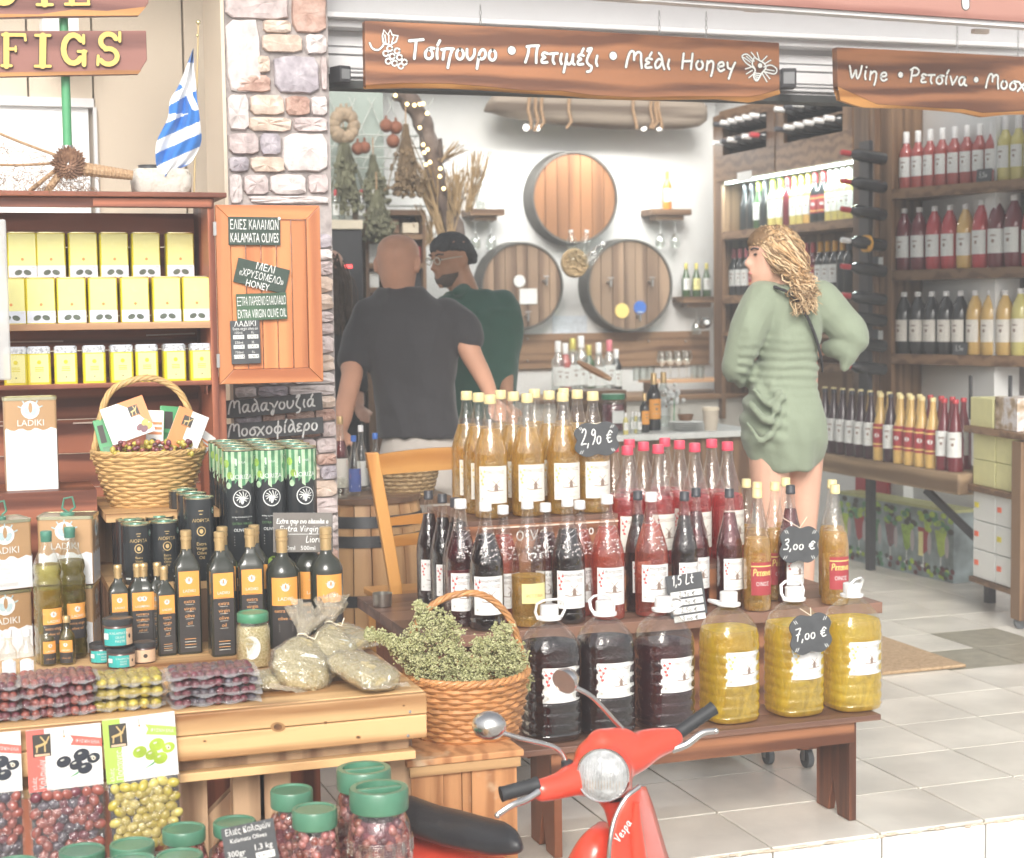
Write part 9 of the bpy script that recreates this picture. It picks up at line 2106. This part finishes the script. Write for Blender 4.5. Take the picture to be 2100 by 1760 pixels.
# --- woman in sage green dress ---
D=6.3; pC=empty('person',(0,0,0),0,'blonde curly haired woman in a short sage green dress facing away to the left','person')
MC=HM(1583,528,D,-YAW-76,4,0)
mb=MB(); mb.mat(m_skinC); headgeo(mb,MC,True,.98); limb(mb,[a_(1592,560,D),a_(1606,608,D)],[.045,.05]); torso(mb,[(1620,640,50,.08,0),(1622,760,55,.08,0),(1612,900,60,.10,0)],D)
limb(mb,[a_(1560,640,D-.05),a_(1510,735,D-.02),a_(1530,765,D+.05),a_(1570,775,D+.16)],[.04,.036,.034,.024]); limb(mb,[a_(1690,630,D),a_(1742,682,D),a_(1738,708,D),a_(1690,716,D+.07)],[.04,.036,.033,.024])
hand(mb,a_(1575,776,D+.18),(a_(1600,778,D+.22)-a_(1575,776,D+.18)),(0,0,1),.85); hand(mb,a_(1693,716,D+.07),(a_(1668,722,D+.10)-a_(1693,716,D+.07)),(0,0,1),.8)
for sx,dd in ((-1,-.02),(1,.06)):
    hx=1612+sx*34; hip=a_(hx,900,D+dd); kn=a_(hx+2,1075,D+dd); an=Vector((kn.x+.01,kn.y+.03,.08)); limb(mb,[hip,a_(hx,985,D+dd),kn,kn.lerp(an,.35)+Vector((0,.02,0)),an],[.088,.073,.052,.055,.034]); limb(mb,[an+Vector((0,0,-.02)),Vector((an.x-.14,an.y+.02,.03))],[.034,.026])
solid(mb,m_skinC,'body',pC,.009); eyes(pC,MC,.98)
mb=newmb(mat('lip colour',(.58,.22,.18),.45)); mb.sphere((0,0,0),.012,MC@Matrix.Translation((0,-.093,-.053))@Matrix.Diagonal((1.3,.6,.6,1))); mb.obj('lips',parent=pC,smooth=60)
mb=MB(); torso(mb,[(1608,584,30,.055,0),(1612,596,62,.085,0),(1616,622,70,.11,0),(1620,680,62,.115,0),(1615,735,62,.11,0),(1607,775,66,.11,0),(1606,800,72,.118,0),(1606,857,87,.14,0),(1607,900,86,.142,0),(1611,938,74,.125,0),(1613,962,62,.11,0)],D)
limb(mb,[a_(1568,618,D-.03),a_(1534,680,D-.06),a_(1512,738,D-.05),a_(1514,757,D-.02),a_(1552,776,D+.04),a_(1580,782,D+.1)],[.078,.076,.062,.056,.05,.04]); limb(mb,[a_(1680,618,D),a_(1712,650,D),a_(1744,684,D),a_(1742,704,D),a_(1722,714,D+.0),a_(1704,716,D+.03)],[.078,.072,.066,.060,.048,.035]); limb(mb,[a_(1738,700,D),a_(1738,728,D-.01),a_(1732,752,D-.01)],[.055,.045,.022])
limb(mb,[a_(1580,592,D-.05),a_(1608,582,D+.02),a_(1632,592,D)],[.02,.028,.022])
limb(mb,[a_(1545,800,D-.12),a_(1572,830,D-.15),a_(1600,800,D-.14)],[.010,.014,.008]); limb(mb,[a_(1540,830,D-.13),a_(1572,865,D-.16),a_(1606,815,D-.14)],[.010,.015,.008]); limb(mb,[a_(1532,868,D-.13),a_(1565,905,D-.15),a_(1606,850,D-.14)],[.010,.015,.008])
wc=a_(1600,790,D-.1)
def dfold(p):
    l=(p-wc).dot(Vector((math.cos(R(-YAW)),math.sin(R(-YAW)),0))); h=p.z-wc.z; q=0
    if abs(l)<.16: q+=.0045*math.sin(h*190+l*12+2.5*noise.noise(p*9))*math.exp(-((h-.06)/.085)**2)
    if l<.02 and h<.02: q+=.008*math.sin(math.hypot(l-.03,(h-.02)*1.0)*120)*math.exp(-((math.hypot(l,h)-.12)/.09)**2)
    q+=.004*math.sin(l*70+h*20+3*noise.noise(p*4))*max(0,min(1,(-h-.10)*8)); return q
solid(mb,m_dress,'dress',pC,.008,.011,7,2,3,(1,1,.5),dfold)
mb=newmb(m_blk); mb.tube(crom([a_(1588,588,D-.10),a_(1622,604,D-.14),a_(1650,640,D-.15),a_(1672,690,D-.12),a_(1684,735,D-.06),a_(1686,760,D)],5),.011,6,flat=.5); mb.obj('bag_strap',parent=pC,smooth=60)
haircap(pC,MC,mat('blonde hair base',(.20,.12,.06),.7,var=.3,scale=60),.99,'hair')
mh=[newmb(mat('blonde curl',(.56,.36,.18),.55,var=.2,scale=30,sheen=.2)),newmb(mat('dark blonde curl',(.30,.19,.10),.6,var=.2,scale=30)),newmb(mat('light curl',(.70,.52,.32),.55,var=.2,scale=30))]
random.seed(12)
for k in range(560):
    # start on the cap, flow to the ponytail
    a=random.uniform(-1.9,1.9); z=random.uniform(-.01,.118); w_=math.sqrt(max(.02,1-(max(0,z-.02)/.104)**2)); S=Vector((.088*w_*math.sin(a),.012-.100*w_*math.cos(a) if abs(a)<1.2 else .02-.09*w_*math.cos(a),z))
    if abs(a)<.9 and z<.05: continue
    S=MC@S; T_=a_(1640+jit(10),572+jit(14),D-.05+jit(.03)); 
    if k%3: E_=a_(1652+random.gauss(0,13),random.uniform(590,648),D-.16+jit(.03))
    else: E_=a_(1650+random.gauss(0,12),random.uniform(555,622),D-.12+jit(.04))
    mid=S.lerp(T_,.5)+(S.lerp(T_,.5)-MC@Vector((0,.01,.02))).normalized()*random.uniform(.02,.06)
    P=crom([S,mid,T_,T_.lerp(E_,.5)+Vector((jit(.02),jit(.02),0)),E_],6); ph=random.uniform(0,6); fr=random.uniform(.8,1.3); rad=random.uniform(.004,.014)
    P=[p+Vector((math.cos(ph+i*fr)*rad*min(1,i/6),math.sin(ph+i*fr)*rad*min(1,i/6),math.sin(ph*2+i*fr)*rad*.6)) for i,p in enumerate(P)]
    mh[k%3 if k%7 else 2].tube(P,[.0030]*(len(P)-4)+[.0026,.002,.0015,.001],4,caps=False)
for k in range(900):
    a=random.uniform(-3.14,3.14) if k%2 else random.uniform(-.9,.9); z=random.uniform(.035,.117) if k%2 else random.uniform(.05,.1); q=math.sqrt(max(.03,1-(max(0,z-.02)/.104)**2)); P=[]; st_=random.uniform(.012,.022); ph=random.uniform(0,6)
    x,y,zz_=.088*q*math.sin(a),.01-.100*q*math.cos(a),z
    if math.cos(a)>.2 and z<.05: continue
    for i in range(8):
        P.append(MC@Vector((x+.007*math.cos(ph+i*1.1),y+.004*math.sin(ph*2+i),zz_+.007*math.sin(ph+i*1.1)))); y+=st_*.55; zz_-=st_*(.1 if y<.03 else .62); r_=math.hypot(x/.094,(y-.01)/.108)
        if r_>1: x/=r_; y=.01+(y-.01)/r_
    mh[(k%3,1)[k%4==0]].tube(P,[.0028]*5+[.0022,.0016,.001],4,caps=False)
for m_ in mh: m_.obj('curls',parent=pC,smooth=60)
mb=newmb(m_white)
for sx,dd in ((-1,-.02),(1,.06)): q=a_(1612+sx*34,1075,D+dd); mb.bb(q.x-.16,q.x+.06,q.y-.01,q.y+.08,.001,.025)
mb.obj('sandals',parent=pC,bevel=.01)
# --- dark clad woman half hidden by the pillar ---
D=7.9; pD=empty('person',(0,0,0),0,'person with long dark hair and black top, half hidden behind the pillar edge','person')
mb=MB(); headgeo(mb,HM(672,560,D,-YAW+10,5)); limb(mb,[a_(675,590,D),a_(680,640,D)],[.05,.055]); limb(mb,[a_(705,680,D),a_(728,760,D),a_(735,830,D-.1)],[.045,.04,.03]); hand(mb,a_(736,838,D-.12),(0,-1,-.3),(0,0,1),.9); torso(mb,[(675,640,50,.08,0),(675,900,55,.1,0)],D)
for sx in (-1,1): hip=a_(675+sx*24,900,D); limb(mb,[hip,Vector((hip.x,hip.y,.06))],[.08,.04])
solid(mb,m_skinC,'body',pD,.011)
mb=MB(); torso(mb,[(676,628,44,.07,0),(678,655,62,.10,0),(680,760,58,.11,0),(680,880,64,.12,0),(680,1000,66,.13,0)],D); limb(mb,[a_(708,665,D),a_(726,735,D),a_(734,790,D-.05)],[.065,.055,.05]); solid(mb,m_blk,'top',pD,.012,.008,4)
mb=newmb(mat('long dark brown hair',(.10,.07,.05),.6,var=.4,scale=30)); random.seed(2)
for k in range(170): x=random.gauss(686,17); mb.tube(crom([a_(675+jit(22),528+jit(8),D+jit(.08)),a_(x,575,D-.07+jit(.05)),a_(x+jit(10)+6,random.uniform(640,690),D-.08+jit(.04))],4),.004,4,caps=False)
mb.obj('hair',parent=pD,smooth=60)
# ================= red scooter =================
m_vred=mat('red scooter paint',(.74,.075,.04),.3,var=.06,scale=7,coat=.6); m_chr=mat('worn chrome',(.72,.70,.68),.16,1,var=.08,scale=30); m_rub=mat('black rubber',(.035,.037,.04),.55,var=.15,bump=.1,bscale=120); m_seat=mat('black vinyl seat',(.030,.031,.035),.38,var=.1,bump=.15,bscale=160,coat=.2)
sct=empty('scooter',(0,0,0),0,'red motor scooter in the foreground with round headlight and two mirrors','scooter')
V=atD; s3=3.4
Dh=3.42
C=V(1236,1590,Dh)
def vsolid(mb,m,name,vox=.006,it=6,par=sct): return solid(mb,m,name,par,vox,0,8,it)
def fwd(px,py): r=ray(px,py); return r.normalized()
fn=(-fwd(1236,1590)+Vector((-.14,0,-.10))).normalized(); MHd=Matrix.Translation(C)@fn.to_track_quat('Z','Y').to_matrix().to_4x4()
rh=.0505
mb=MB(); mb.lathe([(rh*1.12,-.004),(rh*1.16,-.015),(rh*1.15,-.05),(rh*.95,-.09),(rh*.5,-.115),(.002,-.12)],40,MHd); 
limb(mb,[V(1225,1560,Dh+.06),V(1290,1548,Dh+.10),V(1335,1527,Dh+.13),V(1378,1516,Dh+.16)],[.052,.046,.036,.026],16)
limb(mb,[V(1225,1590,Dh+.06),V(1180,1598,Dh+.03),V(1145,1612,Dh+.0),V(1112,1620,Dh-.02)],[.05,.036,.028,.025],16)
limb(mb,[V(1235,1530,Dh+.06),V(1275,1524,Dh+.09),V(1290,1530,Dh+.1)],[.038,.034,.03],14)
limb(mb,[V(1250,1600,Dh+.07),V(1268,1650,Dh+.08),V(1275,1690,Dh+.10)],[.05,.034,.030],14)
vsolid(mb,m_vred,'headset',.0055)
mb=newmb(m_chr); mb.lathe([(rh*1.10,-.004),(rh*1.13,.001),(rh*1.08,.006),(rh*1.02,.004)],48,MHd,cap=False); mb.obj('headlight_rim',parent=sct,smooth=60)
m_lens=mat('fluted headlight glass',(.42,.43,.43),.12,var=.25,scale=50,coat=1,bump=.5,bscale=60)
mb=newmb(m_lens); mb.lathe([(rh*1.03,.003),(rh*.9,.009),(rh*.6,.016),(rh*.3,.019),(.001,.020)],48,MHd); hl=mb.obj('headlight',parent=sct,smooth=60)
mb=newmb(film('lens ribs',(1,1,1),.03,.4,.8)); 
for k in range(15):
    x=-rh*.85+rh*1.7*k/14; h=math.sqrt(max(0,(rh*.93)**2-x*x)); mb.tube([MHd@Vector((x,y,.0055+.0155*(1-(x*x+y*y)/(rh*rh)))) for y in (-h,-h/2,0,h/2,h)],.0012,4)
mb.obj('lens_ribs',parent=hl,smooth=60)
mb=newmb(mat('glossy reflector',(.8,.8,.8),.1,1,var=0)); 
def grip(p0,p1,r,name='grip'):
    d=p1-p0; mb=newmb(m_rub); n=14; pts=[p0.lerp(p1,k/n) for k in range(n+1)]; rr=[r*(1.0+(.10 if k in(0,1,n) else 0)+(.05 if k%2 else 0)) for k in range(n+1)]; mb.tube(pts,rr,18); mb.obj(name,parent=sct,smooth=35)
grip(V(1380,1510,Dh+.165),V(1464,1452,Dh+.20),.0145); grip(V(1104,1608,Dh-.025),V(1027,1629,Dh-.05),.0150)
def lever(pts,r=.0058):
    mb=newmb(m_chr); P=crom(pts,6); mb.tube(P,[r*(1-.25*i/len(P)) for i in range(len(P))],8,flat=1.5); mb.sphere(P[-1],r*1.2); mb.obj('lever',parent=sct,smooth=60)
lever([V(1378,1538,Dh+.14),V(1408,1527,Dh+.14),V(1440,1504,Dh+.15),V(1468,1499,Dh+.16)]); lever([V(1106,1624,Dh-.04),V(1080,1640,Dh-.06),V(1050,1652,Dh-.08),V(1020,1672,Dh-.09)])
def mirror(nut,pts,c,fdir,rx,ry,name='mirror',D0=Dh,rot=0):
    t=newmb(m_rub).lathe([(.013,-.012),(.013,.012),(.010,.014)],16,Matrix.Translation(nut)).obj('mirror_mount',parent=sct,smooth=40)
    mb=newmb(m_chr); mb.tube(crom([nut]+pts,6),.0055,10); mb.obj('stem',parent=t,smooth=60)
    M=Matrix.Translation(c)@Vector(fdir).to_track_quat('Z','Y').to_matrix().to_4x4()@Matrix.Rotation(rot,4,'Z')@Matrix.Diagonal((rx,ry,1,1))
    mb=newmb(m_chr); mb.lathe([(1.0,0),(1.02,-.004),(.98,-.010),(.78,-.022),(.45,-.030),(.001,-.033)],36,M,cap=False); mb.obj('shell',parent=t,smooth=60)
    newmb(mat('mirror face glass',(.55,.40,.34),.15,.6,var=.05)).lathe([(.99,-.001),(.001,-.0015)],36,M,cap=False).obj('mirror_glass',parent=t)
f_=fwd(1005,1487); mirror(V(1163,1572,Dh+.04),[V(1152,1545,Dh+.04),V(1130,1530,Dh+.03),V(1070,1515,Dh+.0),V(1022,1500,Dh-.02)],V(1004,1487,Dh-.03)-f_*-.0,(f_+Vector((.25,0,.25))).normalized(),.036,.030)
f_=fwd(1157,1398); mirror(V(1287,1518,Dh+.10),[V(1280,1500,Dh+.10),V(1262,1480,Dh+.09),V(1215,1430,Dh+.05),V(1176,1408,Dh+.03)],V(1156,1399,Dh+.02),(-f_*.50+Vector((-.75,0,-.55))).normalized(),.034,.028,rot=.5)
# leg shield: curved sheet following picture outline, continued down out of view
Ls=[(1312,1612,3.42),(1284,1636,3.40),(1262,1676,3.39),(1252,1722,3.38),(1248,1775,3.38),(1240,1900,3.40),(1228,2080,3.46),(1235,2180,3.60)]; Rs=[(1319,1613,3.46),(1332,1645,3.50),(1346,1690,3.54),(1362,1745,3.58),(1378,1800,3.60),(1400,1930,3.64),(1400,2080,3.70),(1380,2180,3.75)]
L_=crom([V(*p) for p in Ls],4); R_=crom([V(*p) for p in Rs],4); n=len(L_); vs=[];nu=12
bk_=Vector((-fn.x,-fn.y,0)).normalized()
for i in range(n):
    for k in range(nu+1):
        u=k/nu; p=L_[i].lerp(R_[i],u); p=p-bk_*(-.0)+Vector((fn.x,fn.y,0))*(.045*math.sin(math.pi*u)*(min(1,i/6))); vs.append(p)
fs=[(i*(nu+1)+k,i*(nu+1)+k+1,(i+1)*(nu+1)+k+1,(i+1)*(nu+1)+k) for i in range(n-1) for k in range(nu)]
mb=newmb(m_vred); mb.add(vs,fs); o=mb.obj('leg_shield',parent=sct,smooth=60); sm=o.modifiers.new('solid','SOLIDIFY'); sm.thickness=.006
mb=newmb(m_chr); mb.tube([p+fn*.004 for p in L_],.0052,8); mb.tube([p+fn*.002 for p in R_],.004,8); mb.obj('edge_trim',parent=o,smooth=60)
def onsh(u,vv):
    i=min(n-2,int(vv)); t=vv-i; k=u; a=L_[i].lerp(R_[i],u); b=L_[i+1].lerp(R_[i+1],u); return a.lerp(b,t)+Vector((fn.x,fn.y,0))*(.045*math.sin(math.pi*u))+fn*.0062
mb=newmb(m_emb)
for pts in handpaths('Vespa',.010,.050):
    q=[V(1270,1727,3.33),V(1301,1680,3.33)]; ax=(q[1]-q[0]).normalized(); up=(V(1262,1720,3.33)-V(1270,1727,3.33)).normalized(); base=onsh(.25,13.5)
    base=V(1270,1728,3.352)
    mb.tube([base+ax*a+up*b+fn*.0 for a,b in pts],.0013,5)
bd=mb.obj('badge',parent=o)
# horn cover strip down the shield middle
mb=newmb(m_vred); P=[onsh(.52,v_)+fn*.004 for v_ in (3,7,12,18,24)]; mb.tube(P,[.006,.016,.022,.026,.028],10); mb.obj('horn_cover',parent=o,smooth=60)
mb=MB(); limb(mb,[V(1236,1700,3.55),V(1222,1740,3.5),V(1210,1800,3.5),V(1215,1900,3.5)],[.02,.045,.06,.07]); vsolid(mb,m_vred,'inner_fairing',.008)
newmb(m_rub).box(V(1262,1640,Dh+.03),(.03,.01,.008)).obj('lock',parent=sct)
# seat
mb=MB(); rings=[]
S_=[(800,1660,46,.07),(850,1672,52,.085),(900,1690,50,.085),(950,1700,48,.08),(1000,1712,46,.072),(1040,1716,40,.060),(1062,1722,28,.045),(1072,1728,10,.02)]
for x,y,h,w_ in S_:
    c=V(x,y+6,3.72-(x-800)*.0009); hh=h*3.6/FP*.92; rings.append([c+Vector((fwd(x,y).x*0+0.18*w_*math.cos(a),w_*math.cos(a),hh*.92*math.sin(a)*(1 if math.sin(a)>0 else .8))) for a in [2*math.pi*k/22 for k in range(22)]])
mb.loft(rings); st=vsolid(mb,m_seat,'seat',.007,4)
mb=MB(); limb(mb,[V(780,1795,3.72),V(900,1800,3.68),V(1000,1805,3.62),V(1050,1812,3.56)],[.10,.09,.065,.045]); limb(mb,[V(850,1850,3.72),V(930,1900,3.68)],[.12,.10]); vsolid(mb,m_vred,'rear_body',.010)
p=V(1200,2010,3.5); q=V(860,2010,3.7); g0=Vector((V(860,1990,3.72).x,V(860,1990,3.72).y,-.335)); g1=Vector((V(1290,1990,3.45).x,V(1290,1990,3.45).y,-.335))
bar(newmb(m_vred),g0+Vector((0,0,.08)),g1+Vector((0,0,.08)),.16,.04).obj('floorboard',parent=sct)
dr_=(g1-g0).normalized()
for g in (g0,g1+dr_*.10):
    M=Matrix.Translation(g)@dr_.to_track_quat('X','Z').to_matrix().to_4x4()@Matrix.Rotation(R(90),4,'X'); wv=newmb(m_rub).lathe([(.045,-.02),(.075,-.028),(.083,-.012),(.083,.012),(.075,.028),(.045,.02)],30,M).obj('wheel',parent=sct,smooth=50); newmb(m_chr).lathe([(.044,-.016),(.02,-.022),(.02,.022),(.044,.016)],24,M).obj('rim',parent=wv,smooth=50)
bpy.context.view_layer.update()

# ================= air: haze volume added to lift the blacks =================
hz=bpy.data.materials.new('pale haze'); hz.use_nodes=True; t=hz.node_tree; t.nodes.clear()
pv=t.nodes.new('ShaderNodeVolumePrincipled'); pv.inputs['Density'].default_value=.023; pv.inputs['Color'].default_value=(1,1,1,1); pv.inputs['Anisotropy'].default_value=.2
oo=t.nodes.new('ShaderNodeOutputMaterial'); t.links.new(pv.outputs[0],oo.inputs['Volume'])
tag(newmb(hz).bb(-61,61,-41,61,-1.6,4.6).obj('haze'),kind='stuff')
